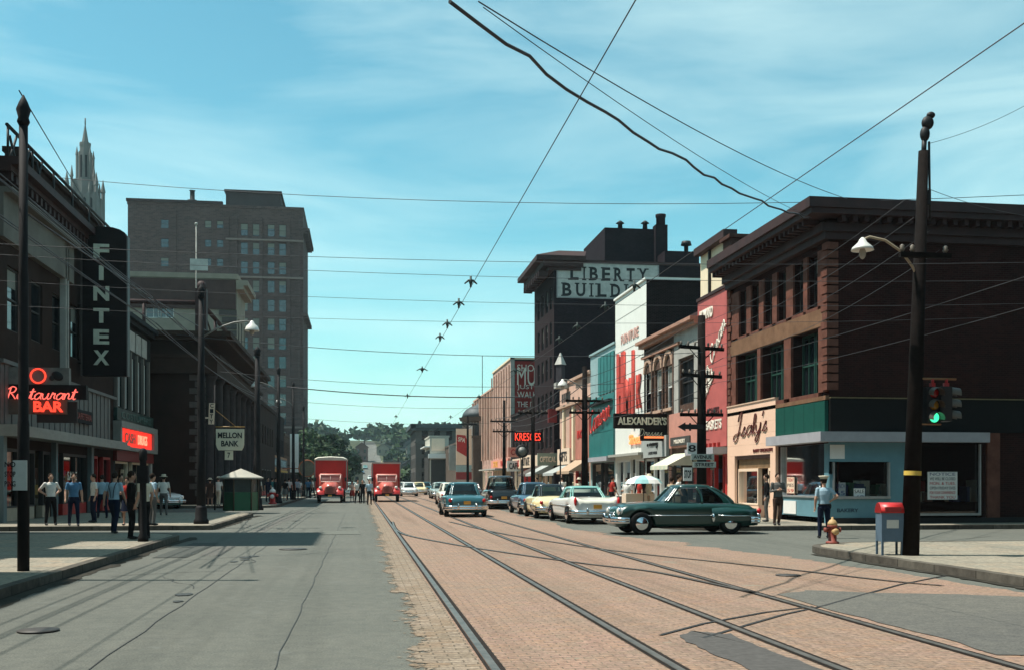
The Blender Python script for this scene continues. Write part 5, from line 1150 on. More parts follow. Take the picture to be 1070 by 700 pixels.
# ------------------------------------------------------------------ vehicles (x forward, z up)
def carglass():
    m = bpy.data.materials.new('tinted car glass'); m.use_nodes = True; n = m.node_tree.nodes; L = m.node_tree.links; n.clear()
    o = n.new('ShaderNodeOutputMaterial'); mx = n.new('ShaderNodeMixShader'); fr = n.new('ShaderNodeFresnel'); fr.inputs[0].default_value = 1.5
    tr = n.new('ShaderNodeBsdfTransparent'); tr.inputs[0].default_value = (.62,.70,.70,1); gl = n.new('ShaderNodeBsdfGlossy'); gl.inputs['Roughness'].default_value = .03
    L.new(fr.outputs[0], mx.inputs[0]); L.new(tr.outputs[0], mx.inputs[1]); L.new(gl.outputs[0], mx.inputs[2]); L.new(mx.outputs[0], o.inputs[0]); return m
CARGLASS = carglass()
def paint(name, c): return mat(name, c, .28, .06, 3, coat=.8, spec=.5)
TAILR = mat('tail lamp red', (.45,.01,.01), .15, .1); LAMPG = mat('headlamp glass', (.7,.7,.65), .08, .1); PLATE = mat('orange yellow plate', (.65,.30,.04), .5); UNDER = mat('car underside', (.01,.01,.01), .9)
def lerp(tab, x):
    if x <= tab[0][0]: return tab[0][1]
    for a, b in zip(tab, tab[1:]):
        if x <= b[0]:
            t = (x-a[0])/(b[0]-a[0]); t = t*t*(3-2*t); return a[1]+(b[1]-a[1])*t
    return tab[-1][1]
def wheel(parent, x, y, r, side, wall=WHITE, whitewall=False):
    mb = MB(); w = .1
    mb.lathe([(r*.62,-w),(r*.9,-w),(r,-w*.6),(r,w*.6),(r*.9,w),(r*.62,w)], (0,0,0), 22, axis='y'); o = mb.build('wheel', RUBBER, parent, loc=(x,y,r))
    mb = MB(); s = side
    mb.lathe([(r*.62,s*w*.2),(r*.62,s*w*.95),(r*.5,s*w*1.05),(r*.3,s*w*1.35),(r*.08,s*w*1.6),(.005,s*w*1.6)], (0,0,0), 18, axis='y'); mb.build('hubcap', CHROME, o)
    if whitewall:
        mb = MB(); mb.lathe([(r*.62,s*(w+.003)),(r*.86,s*(w+.003))], (0,0,0), 22, axis='y', sm=False); mb.build('white_sidewall', WHITE, o)
    return o
def car(label, loc, rz, P, group=None, name='parked_car'):
    t = thing(name, label, 'car', loc, rz, group)
    Lc, Wd, Ht, wb = P.get('L', 5.0), P.get('W', 1.88), P.get('H', 1.55), P.get('wb', 3.0)
    xf, xr = wb/2+P.get('shift', .0), -wb/2+P.get('shift', .0); x0, x1 = -Lc/2, Lc/2; wr = P.get('wr', .35)
    zt = P.get('top') or [(x0,.72),(x0+.15,.86),(x0+.9,.98),(-.9,1.0),(.9,.98),(1.2,.97),(x1-.35,.90),(x1-.08,.80),(x1,.62)]
    hw = P.get('plan') or [(x0,.70),(x0+.12,.86),(x0+.6,.95),(0,.98),(x1-.9,.95),(x1-.25,.86),(x1,.66)]
    k_ = Wd/2/.98; zb = .27; skirt = P.get('skirt', False)
    rings = []; N = 84
    for i in range(N+1):
        x = x0+(x1-x0)*i/N; w = lerp(hw, x)*k_; z = lerp(zt, x); arch = zb
        for xw, ra in ((xf, wr+.07), (xr, wr+.07 if not skirt else wr-.02)):
            dx = abs(x-xw)
            if dx < ra: arch = max(arch, wr+sqrt(ra*ra-dx*dx)*(1 if not skirt or xw == xf else .4))
        if i in (0, N): arch = max(arch, .36)
        mid = max(.56, arch+.02); be = P.get('belly', 1.0)
        fin = lerp(P['fin'], x) if 'fin' in P else 0
        sh = z-.06+fin; sh = max(sh, mid+.05)
        half = [(w*.25,z+.02),(w*.62,z+.0),(w*.80,z-.01+fin*.5),(w*.93,sh),(w*.995,sh-.08),(w*be,max(mid+.03,(sh+mid)/2)),(w,mid),(w*.985,max(arch,.42)),(w*.95,arch),(w*.8,arch)]
        if arch > zb: half[-1] = (w*.72, arch)
        ring = [(x, y, zz) for y, zz in half]+[(x, w*.6, zb-.02 if arch <= zb else zb+.1)]
        ring = ring+[(p[0], -p[1], p[2]) for p in reversed(ring)]
        rings.append(ring)
    mb = MB(); mb.loft(rings, 0, True)
    body = P['paint']; deck = P.get('deck')
    nseg = len(rings[0])
    if deck:
        # hood / boot lid / shoulders painted in the second tone
        idx = 0
        for a in range(N):
            for k in range(nseg):
                if k in (0,1,2,3) or k >= nseg-4: mb.m[idx] = 1
                idx += 1
    o = mb.build('body', [body, deck or body], t)
    # rear fender bulge
    if P.get('rearbulge'):
        for s in (-1, 1):
            mb = MB(); rg = []
            for q in range(15):
                u = q/14; x = xr+.62-u*(xr+.62-(x0+.12)); a = sin(pi*min(1, u*1.0+.06))**.55; ww = lerp(hw, x)*k_
                rr = [(x, s*(ww*.82+.0), .80*1.0), (x, s*(ww*.97+.06*a), .80+.05*a), (x, s*(ww*.99+.12*a), .68), (x, s*(ww*.99+.12*a), .52), (x, s*(ww*.97+.08*a), .36), (x, s*(ww*.8), .34)]
                rg.append(rr)
            mb.loft(rg, 0, True, False); mb.build('rear_fender', body, t)
    # greenhouse
    gx = P.get('cab', (-1.5,-.85,.3,.92))   # rear glass base, roof rear, roof front, windshield base
    zb_, zr = P.get('belt', .98), Ht; wbase, wroof = Wd/2*.86, Wd/2*.66
    def ringat(tt, grow=0):
        a = gx[0]+(gx[1]-gx[0])*tt**P.get('rpow',1.0)-grow; b = gx[3]+(gx[2]-gx[3])*tt**1.0+grow; w = wbase+(wroof-wbase)*tt+grow; z = zb_-.03+(zr-.06-zb_+.03)*tt; P_ = []; n = 28
        for q in range(n):
            an = 2*pi*q/n; c, s = cos(an), sin(an); e = .36
            P_.append(((a+b)/2+(b-a)/2*math.copysign(abs(c)**e, c), w*math.copysign(abs(s)**e, s), z))
        return P_
    mb = MB(); mb.loft([ringat(k/6) for k in range(7)], 0, True, True, False); mb.build('window_glass', CARGLASS, t)
    roof = P.get('roof', body); mb = MB()
    top = ringat(1, .012); cx_ = (gx[1]+gx[2])/2
    rg = [[(p[0],p[1],p[2]-.06) for p in top], top]
    for s_, dz in ((.93,.035),(.75,.06),(.45,.075),(.1,.08)): rg.append([(cx_+(p[0]-cx_)*s_, p[1]*s_, p[2]+dz) for p in top])
    mb.loft(rg, 0, True); rf = mb.build('roof', roof, t)
    mb = MB()
    lo, hi = ringat(0, .014), ringat(.97, .014)
    for q in P.get('pillars', (2,3,26,25,7,21,11,12,17,16)):
        pts = [Vector(ringat(k/6*.97, .014)[q]) for k in range(7)]
        mb.tube(pts, P.get('pw', .035), 5); mb.build('window_pillar', roof, t); mb = MB()
    if P.get('quarter'):   # blind rear quarter
        for s in (1, -1):
            qs = [8,9,10,11] if s == 1 else [20,19,18,17]
            mb = MB()
            rr_ = [ringat(k/6, .012) for k in range(7)]
            for a_, b_ in zip(qs, qs[1:]):
                for k in range(6): mb.quad(rr_[k][a_], rr_[k][b_], rr_[k+1][b_], rr_[k+1][a_])
            mb.build('rear_quarter_panel', roof, t)
    for sx, nm in ((-.75,'rear_seat'),(.12,'front_seat')):
        if gx[0]+.3 < sx < gx[3]-.3 or nm == 'rear_seat':
            mb = MB(); sx = max(sx, gx[0]+.35); mb.box(sx-.1,sx+.06,-wbase*.82,wbase*.82,.75,zb_+.22); mb.box(sx+.06,sx+.5,-wbase*.82,wbase*.82,.72,zb_-.1); mb.build(nm, mat('seat cloth', (.12,.09,.06), .9), t)
    mb = MB(); mb.tube([(gx[2]+.12+.0*cos(a), .38+.18*cos(a*pi/8), zb_+.08+.16*sin(a*pi/8)) for a in range(17)], .015, 5); mb.build('steering_wheel', BLACK, t)
    # bumpers
    for nm, xx, sg in (('front_bumper', x1, 1), ('rear_bumper', x0, -1)):
        mb = MB(); wv = Wd/2
        pts = [(xx-sg*.38,-wv*1.0,.45),(xx-sg*.08,-wv*.93,.45),(xx+sg*.05,-wv*.6,.45),(xx+sg*.09,0,.45),(xx+sg*.05,wv*.6,.45),(xx-sg*.08,wv*.93,.45),(xx-sg*.38,wv*1.0,.45)]
        mb.tube([(a,b,c+.035) for a,b,c in pts], .07, 8); mb.tube([(a,b,c-.05) for a,b,c in pts], .06, 8)
        for s in (-1, 1): mb.ell((xx+sg*.10, s*wv*.42, .5), (.07,.06,.15))
        mb.build(nm, CHROME, t)
    for s in (-1, 1):
        for xw in (xf, xr): wheel(t, xw, s*(Wd/2*.90), wr, s, whitewall=P.get('ww', False))
        mb = MB(); zh = lerp(zt, x1-.12)-.12; mb.lathe([(.015,.07),(.07,.06),(.105,.02),(.12,-.05),(.12,-.25)], (x1-.10,s*Wd/2*.72,zh), 12, axis='x'); hl = mb.build('headlight', [LAMPG], t)
        mb = MB(); mb.lathe([(.105,.035),(.135,.03),(.14,-.03)], (x1-.10,s*Wd/2*.72,zh), 12, axis='x'); mb.build('headlight_ring', CHROME, hl)
        mb = MB(); zz = P.get('tailz', .72)
        if P.get('tall_tail'): mb.ell((x0+.10, s*Wd/2*.86, zz+.10), (.12,.055,.17)); 
        else: mb.ell((x0+.02, s*Wd/2*.80, zz), (.07,.08,.09))
        mb.build('tail_light', TAILR, t)
        mb = MB(); ts = P.get('trim', .62); mb.tube([(xr+.35 if P.get('rearbulge') else x0+.4, s*(Wd/2*1.005), ts),(0,s*(Wd/2*1.01),ts),(xf-.1,s*(Wd/2*.99),ts)], .016, 5)
        if P.get('rearbulge'): mb.tube([(xr+.45,s*(Wd/2+.09),ts),(xr,s*(Wd/2+.13),ts-.02),(x0+.3,s*(Wd/2+.03),ts-.02)], .02, 5); mb.ell((xr+.58, s*(Wd/2+.03), .52), (.06,.07,.14))
        mb.build('chrome_strip', CHROME, t)
    mb = MB(); mb.box(x0-.03,x0-.012,-.16,.16,P.get('platez',.62),P.get('platez',.62)+.15); mb.build('number_plate', PLATE, t)
    mb = MB()
    for k in range(4): mb.tube([(x1-.02,-Wd*.27,.50+k*.06),(x1+.02,0,.50+k*.06),(x1-.02,Wd*.27,.50+k*.06)], .018, 5)
    mb.build('grille', CHROME, t)
    mb = MB(); mb.tube([lo_ for lo_ in ringat(0,.02)]+[ringat(0,.02)[0]], .014, 4); mb.tube([(p[0],p[1],p[2]-.05) for p in ringat(1,.016)]+[(lambda p:(p[0],p[1],p[2]-.05))(ringat(1,.016)[0])], .012, 4); mb.build('window_trim', CHROME, t)
    mb = MB(); mb.box(x0+.3,x1-.3,-Wd/2*.7,Wd/2*.7,.2,.34); mb.build('underside', UNDER, t)
    mb = MB(); lz = lerp(zt, gx[0]-.3)
    mb.tube([(gx[0]-.12,-.05,lz+.03),(gx[0]-.12,.05,lz+.03)], .015, 5); mb.tube([(x0+.06,-.1,.84),(x0+.06,.1,.84)], .02, 5); mb.build('boot_handle', CHROME, t)
    return t
GREEN = paint('dark green car paint', (.003,.036,.028)); TEALC = paint('teal car paint', (.012,.085,.10)); IVORY = paint('ivory car paint', (.78,.74,.62)); MINT = paint('mint car paint', (.20,.45,.40)); BLKP = paint('black car paint', (.004,.004,.004)); CREAMP = paint('cream car paint', (.75,.62,.33)); NAVY = paint('slate blue car paint', (.03,.075,.12)); GREYG = paint('grey green car paint', (.30,.36,.32)); WHP = paint('white car paint', (.7,.7,.66))
# green sedan crossing the street
car('dark green fastback sedan crossing the street broadside, nose to the left', (10.12, 32.35, 0), pi-R(0), dict(L=4.62, W=1.85, H=1.55, wb=2.85, paint=GREEN, cab=(-1.60,-.80,.28,.80), rpow=1.6, skirt=True, rearbulge=True, trim=.60, shift=.12,
    top=[(-2.31,.62),(-2.22,.80),(-1.9,.93),(-1.3,.99),(-.6,1.0),(.8,1.0),(1.3,.99),(1.9,.95),(2.2,.84),(2.31,.60)], pillars=(2,3,26,25,7,21,10,18), quarter=True, pw=.04), name='moving_car')
# two-tone car seen from behind
car('ivory car with mint green roof parked tail-on beside the green fastback sedan', (8.93, 42.0, 0), pi/2+R(2), dict(L=5.1, W=1.98, H=1.46, wb=2.95, paint=WHP, deck=IVORY, roof=MINT, cab=(-1.15,-.62,.35,.95), tall_tail=True, tailz=.78, platez=.60, fin=[(-2.55,.06),(-2.3,.16),(-1.2,.03),(0,0)], top=[(-2.55,.80),(-2.48,.92),(-1.9,1.0),(-1.2,1.02),(.9,1.0),(2.1,.92),(2.45,.82),(2.55,.6)], pw=.03, trim=.7), 'cars parked along the right kerb')
car('small cream rounded car parked tail-on left of the ivory and mint car', (8.55, 47.6, 0), pi/2, dict(L=4.5, W=1.72, H=1.52, wb=2.7, paint=CREAMP, roof=BLKP, cab=(-1.5,-.85,.3,.8), top=[(-2.25,.6),(-2.15,.8),(-1.7,.97),(-1.2,1.0),(.9,1.0),(1.7,.95),(2.1,.82),(2.25,.6)], rearbulge=True), 'cars parked along the right kerb')
car('slate blue sedan parked ahead of the cream rounded car', (8.75, 53.4, 0), pi/2, dict(L=4.9, W=1.85, H=1.6, paint=NAVY, roof=NAVY), 'cars parked along the right kerb')
car('grey green sedan parked ahead of the slate blue sedan', (9.0, 67.5, 0), pi/2, dict(L=4.9, W=1.85, H=1.6, paint=GREYG), 'cars parked along the right kerb')
car('tall black old saloon seen from behind, second row from the green fastback', (8.35, 63.2, 0), pi/2, dict(L=4.5, W=1.9, H=1.98, wb=2.9, wr=.4, paint=BLKP, cab=(-2.0,-1.85,.55,.75), belt=1.15, top=[(-2.25,.75),(-2.2,1.1),(-1.9,1.2),(.6,1.18),(.9,1.12),(1.9,1.05),(2.2,.9),(2.25,.6)]), name='moving_car')
car('teal sedan driving away along the tram track', (4.86, 50.4, 0), pi/2, dict(L=5.0, W=1.95, H=1.6, paint=TEALC, cab=(-1.5,-1.0,.35,.95), tailz=.78, platez=.60, top=[(-2.5,.72),(-2.42,.9),(-1.9,1.0),(-1.3,1.03),(.9,1.0),(2.1,.92),(2.4,.82),(2.5,.6)], ww=True), name='moving_car')
far = [((6.3,74,0),pi/2,IVORY,'cream'),((7.6,101,0),-pi/2,GREYG,'grey green'),((5.4,118,0),-pi/2,WHP,'white'),((8.6,112,0),pi/2,MINT,'mint green'),((7.2,130,0),-pi/2,CREAMP,'cream'),((9.4,124,0),pi/2,WHP,'white'),((4.4,140,0),-pi/2,NAVY,'slate blue'),((9.2,88,0),pi/2,BLKP,'black'),((-1.0,120,0),-pi/2,GREYG,'grey green'),((9.3,150,0),pi/2,TEALC,'teal'),((6.0,155,0),-pi/2,IVORY,'ivory')]
desc = ['car with orange tail lamps half hidden ahead of the teal sedan','car coming on just right of the right-hand truck','oncoming car second right of the right-hand truck','car under the domed corner building','oncoming car farther back under the small white building','car parked before the pink store wing','oncoming car partly behind the right-hand truck','car parked ahead of the grey green sedan','car peeping out between the two trucks','car parked at the far end under the grey stone block','oncoming car farthest down the street']
for k, (loc, rz, p, c) in enumerate(far):
    car('%s %s' % (c, desc[k]), loc, rz, dict(L=4.9, W=1.86, H=1.56, paint=p, roof=MINT if k == 3 else p), 'distant cars on the avenue', 'distant_car')
car('pale mint car parked in the left side street beside the bank', (-12.6, 66.8, 0), R(-50), dict(L=4.9, W=1.85, H=1.55, paint=MINT, roof=WHP, deck=WHP), None)
for k in range(9):
    y = 300+k*26; x = (1.5 if k % 3 else 8.5)+random.Random(k).uniform(-1.5, 2); z = rz_(y)
    car('%s of the tiny cars strung up the far hill road, %s' % (['lowest','second','third','fourth','fifth','sixth','seventh','eighth','highest'][k], ['cream','grey green','white','black','slate blue','mint','cream','white','black'][k]), (x, y, z-.02), pi/2*(1 if x > 5 else -1), dict(L=4.9, W=1.86, H=1.56, paint=[CREAMP,GREYG,WHP,BLKP,NAVY,MINT,CREAMP,WHP,BLKP][k]), 'cars on the far hill road', 'distant_car')
# trucks
TRED = mat('fire red truck paint', (.50,.018,.012), .35, .12, 2, coat=.4); TRED2 = mat('faded red truck paint', (.55,.12,.09), .4, .15, 3, coat=.3)
def truck(label, loc, P):
    t = thing('box_truck', label, 'truck', loc, -pi/2, 'red box trucks coming up the avenue')
    w = P['w']/2; h = P['h']
    mb = MB(); mb.box(-4.6,.9,-w,w,.95,h-.12); 
    for k in range(9): x = -4.5+k*.62; mb.box(x,x+.06,w,w+.03,1.0,h-.2); mb.box(x,x+.06,-w-.03,-w,1.0,h-.2)
    bx = mb.build('cargo_box', TRED, t)
    mb = MB(); m_ = MB()
    if P['round']:
        rg = []
        for x in (-4.65,-4.6,.78,.95,1.0):
            e = .0 if x in (-4.6,.78) else .06
            rg.append([(x, y*(1-e*.5), z) for y, z in [(-w-.04,h-.16),(-w-.02,h-.02-e),(-w*.8,h+.10-e),(0,h+.16-e),(w*.8,h+.10-e),(w+.02,h-.02-e),(w+.04,h-.16)]])
        mb.loft(rg, 0, True)
    else: mb.box(-4.65,.98,-w-.05,w+.05,h-.12,h+.0)
    mb.build('box_roof', mat('whitish canvas roof', (.62,.60,.5), .8, .2, 2) if P['round'] else mat('pale roof edge', (.45,.36,.3), .7), bx)
    mb = MB()
    for s in (-1, 1): mb.box(.9,.94,s*w-.04,s*w+.04,1.0,h-.13)
    mb.box(.9,.94,-w,w,.95,1.05); mb.build('corner_trim', mat('grey trim', (.30,.28,.25), .6), bx)
    # cab and nose
    mb = MB(); ring = lambda x, y, z0, z1, r=.12: [(x,-y,z0),(x,-y,z1-r),(x,-y+r,z1),(x,y-r,z1),(x,y,z1-r),(x,y,z0)]
    mb.loft([ring(.96,.9,.7,2.25),ring(1.5,.9,.7,2.27),ring(1.75,.86,.7,2.22),ring(1.98,.80,.7,1.62),ring(2.0,.78,.7,1.58)], 0, True)
    cab = mb.build('cab', TRED2, t)
    mb = MB(); mb.loft([ring(1.95,.72,.75,1.60,.25),ring(2.5,.60,.75,1.56,.28),ring(3.1,.46,.72,1.46,.28),ring(3.3,.38,.72,1.30,.25)], 0, True); mb.build('hood', TRED2, t)
    mb = MB(); mb.quad((1.775,-.76,2.12),(1.775,.76,2.12),(1.985,.70,1.66),(1.985,-.70,1.66)); 
    for s in (-1, 1): mb.quad((1.1,s*.905,1.6),(1.7,s*.905,1.6),(1.6,s*.905,2.1),(1.1,s*.905,2.1))
    mb.build('windshield', CARGLASS, cab)
    mb = MB(); mb.tube([(1.80,-.80,2.16),(1.80,.80,2.16)], .045, 5); mb.tube([(2.0,-.74,1.62),(2.0,.74,1.62)], .035, 5)
    for y in (-.78,.78): mb.tube([(1.80,y,2.16),(2.0,y*.94,1.62)], .04, 5)
    mb.tube([(1.79,0,2.14),(2.0,0,1.64)], .02, 5); mb.build('windshield_frame', mat('pinkish white trim', (.75,.55,.48), .5), cab)
    mb = MB()
    for k in range(5): mb.tube([(3.27,-.36,.82+k*.1),(3.33,0,.82+k*.1),(3.27,.36,.82+k*.1)], .022, 5)
    mb.build('grille', mat('dark grille', (.05,.03,.03), .4), t)
    for s in (-1, 1):
        mb = MB(); rg = []
        for q in range(13):
            a = pi*q/12; x = 2.65+cos(a)*.72; z = .55+sin(a)*.60
            rg.append([(x,s*.42,z-.05),(x,s*.5,z+.02),(x,s*.95,z),(x,s*1.02,z-.10)])
        mb.loft(rg, 0, True, False, False); mb.build('front_fender', TRED, t)
        mb = MB(); mb.lathe([(.01,.10),(.08,.08),(.12,.02),(.13,-.08),(.05,-.3)], (3.1,s*.72,1.16), 12, axis='x'); mb.build('headlight', LAMPG, t)
        wheel(t, 2.6, s*.86, .46, s, CHROME); wheel(t, -2.6, s*.98, .48, s); 
        mb = MB(); mb.tube([(1.7,s*.9,1.9),(1.85,s*1.15,1.95),(1.85,s*1.15,1.75)], .02, 5); mb.box(1.83,1.87,s*1.15-.08,s*1.15+.08,1.65,1.95); mb.build('side_mirror', BLACK, t)
        mb = MB(); mb.box(.95,1.9,s*.8 if s>0 else -1.05,1.05 if s>0 else s*.8,.5,.58); mb.build('running_board', BLACK, t)
    mb = MB(); mb.box(3.34,3.42,-.95,.95,.48,.64); mb.build('front_bumper', DARKM, t)
    mb = MB(); mb.box(-4.5,3.0,-.4,.4,.55,.8); mb.box(-3.0,-2.2,-.9,.9,.4,.56); mb.build('chassis', BLACK, t)
    mb = MB(); mb.box(3.425,3.435,-.14,.14,.5,.63); mb.build('number_plate', PLATE, t)
    return t
truck('red box truck with rounded whitish roof, left of the pair', (-2.25, 84.5, 0), dict(w=2.45, h=3.45, round=True))
truck('red box truck with flat roof edge, right of the pair', (2.15, 87.5, 0), dict(w=2.25, h=3.2, round=False))
# ------------------------------------------------------------------ people
SKIN = mat('skin', (.50,.28,.19), .6, .12, 8); HAIR = mat('dark hair', (.025,.015,.01), .8); SHOE = mat('black shoe', (.01,.01,.01), .4)
CLO = {n: mat('cloth '+n, c, .85, .2, 9) for n, c in dict(white=(.72,.70,.64), blue=(.10,.22,.36), lightblue=(.36,.50,.58), navy=(.012,.016,.035), black=(.012,.011,.012), grey=(.14,.13,.12), tan=(.42,.33,.22), red=(.40,.04,.03), brown=(.07,.04,.03), cream=(.66,.58,.44), green=(.05,.12,.08), teal=(.05,.2,.2)).items()}
def person_mesh(pose, voxel=.022, skirt=False, sleeve='short', h=1.75):
    """body grown as one continuous surface; returns mesh with slots skin, top, bottom, shoe"""
    mb = MB(); k = h/1.75; J = {}
    lean = pose.get('lean', 0); yaw = pose.get('yaw', 0)
    J['pel'] = Vector((0,0,.93)); J['che'] = Vector((lean*.5, 0, 1.30)); J['nec'] = Vector((lean*.9,0,1.47)); J['hea'] = Vector((lean*1.05+pose.get('hx',.02),pose.get('hy',0),1.63))
    for s, nm in ((1,'L'),(-1,'R')):
        J['sh'+nm] = J['che']+Vector((0,s*.185,.115)); J['hip'+nm] = Vector((0,s*.09,.90))
        st = pose.get('step', 0)*s; wd = pose.get('wide', .02)
        kn = pose.get('knee'+nm, (.03+st*.55, s*(.10+wd*.5), .50)); an = pose.get('ank'+nm, (st-.02, s*(.10+wd), .09))
        J['kn'+nm], J['an'+nm] = Vector(kn), Vector(an)
        el = pose.get('el'+nm, (-.03-st*.3, s*.07, -.27)); ha = pose.get('ha'+nm, (.08-st*.4, s*.02, -.25))
        J['el'+nm] = J['sh'+nm]+Vector(el); J['wr'+nm] = J['el'+nm]+Vector(ha)
    def taper(a, b, ra, rb, fl=1.0, n=12):
        d = (b-a); q = [a+d*t for t in (0,.3,.65,1)]; mb.tube(q, [ra,ra*.65+rb*.35+.004,ra*.3+rb*.7,rb], n)
    def ring(c, rx, ry, n=20): return [(c.x+cos(2*pi*q/n)*rx, c.y+sin(2*pi*q/n)*ry, c.z) for q in range(n)]
    P, C, Nn = J['pel'], J['che'], J['nec']
    mb.loft([ring(P+Vector((0,0,-.10)),.09,.12), ring(P+Vector((0,0,-.03)),.115,.165), ring(P+Vector((0,0,.06)),.105,.16), ring(P.lerp(C,.45),.10,.148), ring(C+Vector((0,0,-.04)),.118,.175), ring(C+Vector((0,0,.08)),.105,.185), ring(C+Vector((0,0,.15)),.07,.13), ring(Nn,.05,.055)], 0, True)
    mb.tube([Nn+Vector((0,0,-.06)), J['hea']+Vector((-.01,0,-.03))], [.062,.052], 12)
    Hh = J['hea']; mb.ell(Hh+Vector((0,0,.02)), (.095,.075,.115), 16, 10); mb.ell(Hh+Vector((.035,0,-.05)), (.055,.05,.06), 12, 8)
    mb.loft([ring(Hh+Vector((.10,0,-.022)),.022,.016,8), ring(Hh+Vector((.093,0,.03)),.012,.010,8)], 0)   # nose
    for s in (1,-1): mb.ell(Hh+Vector((-.005,s*.078,.0)), (.02,.012,.032), 8, 6)
    for s, nm in ((1,'L'),(-1,'R')):
        mb.ell(J['sh'+nm], (.062,.062,.062), 12, 8)
        taper(J['sh'+nm], J['el'+nm], .056, .042); taper(J['el'+nm], J['wr'+nm], .043, .028); mb.ell(J['el'+nm], (.043,.043,.043), 10, 6)
        w = J['wr'+nm]; d = (w-J['el'+nm]).normalized(); d = (d+Vector(pose.get('hd'+nm, (0,0,0)))).normalized(); pv = d.cross(Vector((0,1,0)) if abs(d.y) < .8 else Vector((1,0,0))).normalized(); sd = d.cross(pv).normalized()
        mb.tube([w-d*.01, w+d*.045, w+d*.09], [.028,.036,.032], 10)
        for q, ln in enumerate((.062,.072,.068,.052)):
            off = pv*(-.027+.018*q); a = w+d*.085+off; b = a+d*ln*.55-sd*s*.008; c = b+d*ln*.45-sd*s*.02; mb.tube([a-d*.02, a, b, c], [.010,.0095,.009,.008], 6)
        a = w+d*.035-pv*.026; mb.tube([a, a-pv*.028+d*.03, a-pv*.034+d*.058], [.012,.011,.009], 6)
        if not skirt: taper(J['hip'+nm], J['kn'+nm], .098, .066); taper(J['kn'+nm], J['an'+nm], .066, .050); mb.ell(J['kn'+nm], (.066,.066,.066), 10, 6)
        else: taper(J['hip'+nm], J['kn'+nm], .085, .052); taper(J['kn'+nm], J['an'+nm], .052, .034); mb.ell(J['kn'+nm], (.052,.052,.052), 10, 6)
        A = J['an'+nm]; mb.ell(Vector((A.x+.06, A.y, A.z-.045)), (.135,.045,.042), 12, 8); mb.ell(A+Vector((0,0,-.02)), (.05,.042,.06), 10, 8)
    if skirt: mb.loft([ring(P+Vector((0,0,.06)),.11,.16), ring(P+Vector((0,0,-.1)),.16,.20), ring(P+Vector((0,0,-.42)),.21,.24), ring(P+Vector((0,0,-.43)),.20,.23)], 0, True)
    me = bpy.data.meshes.new('body'); me.from_pydata([Vector(v)*k for v in mb.v], [], mb.f); me.update()
    o = bpy.data.objects.new('tmp', me); COL.objects.link(o)
    md = o.modifiers.new('r', 'REMESH'); md.mode = 'VOXEL'; md.voxel_size = voxel; md.use_smooth_shade = True
    if voxel > .014: sm_ = o.modifiers.new('s', 'SMOOTH'); sm_.iterations = 2; sm_.factor = .4
    dg = bpy.context.evaluated_depsgraph_get(); out = bpy.data.meshes.new_from_object(o.evaluated_get(dg)); bpy.data.objects.remove(o); bpy.data.meshes.remove(me)
    def segd(p, a, b):
        d = b-a; t = max(0, min(1, (p-a).dot(d)/d.length_squared)); return (p-(a+d*t)).length, t
    idx = []
    RAD = dict(ua=.056, fa=.040, th=.088, sh_=.062)
    for pg in out.polygons:
        p = pg.center/k; best = (9, 0, 0)
        for nm in 'LR':
            for a, b, kind in (('sh','el','ua'),('el','wr','fa'),('hip','kn','th'),('kn','an','sh_')):
                dd, t = segd(p, J[a+nm], J[b+nm]); best = min(best, (dd/RAD[kind], kind, t), key=lambda q: q[0])
            w = J['wr'+nm]; d = (w-J['el'+nm]).normalized(); dd, t = segd(p, w+d*.02, w+d*.17); best = min(best, (dd/.045, 'hand', t), key=lambda q: q[0])
        tx = ((p.x-(P.x+(Nn.x-P.x)*max(0,min(1,(p.z-.93)/.5))))/.11)**2+(p.y/.17)**2
        if .84 < p.z < 1.5 and sqrt(tx) < best[0]: best = (sqrt(tx), 'tor', 0)
        m = 0
        if p.z < .075: m = 3
        elif p.z > J['nec'].z+.005 and (p-J['hea']).length < .24: m = 0
        elif best[1] == 'tor': m = 1 if p.z > .98 else 2
        elif best[1] == 'ua': m = 1 if (best[2] < (.72 if sleeve == 'short' else 2)) else 0
        elif best[1] == 'fa': m = 1 if sleeve == 'long' and best[2] < .93 else 0
        elif best[1] == 'hand': m = 0
        else: m = 2 if (not skirt or p.z > .52) else 0
        idx.append(m)
    for m_ in (SKIN, CLO['white'], CLO['navy'], SHOE): out.materials.append(m_)
    out.polygons.foreach_set('material_index', idx); out.polygons.foreach_set('use_smooth', [True]*len(idx)); out.update(); out['head'] = tuple(J['hea']*k); out['k'] = k
    return out
HATS = {}
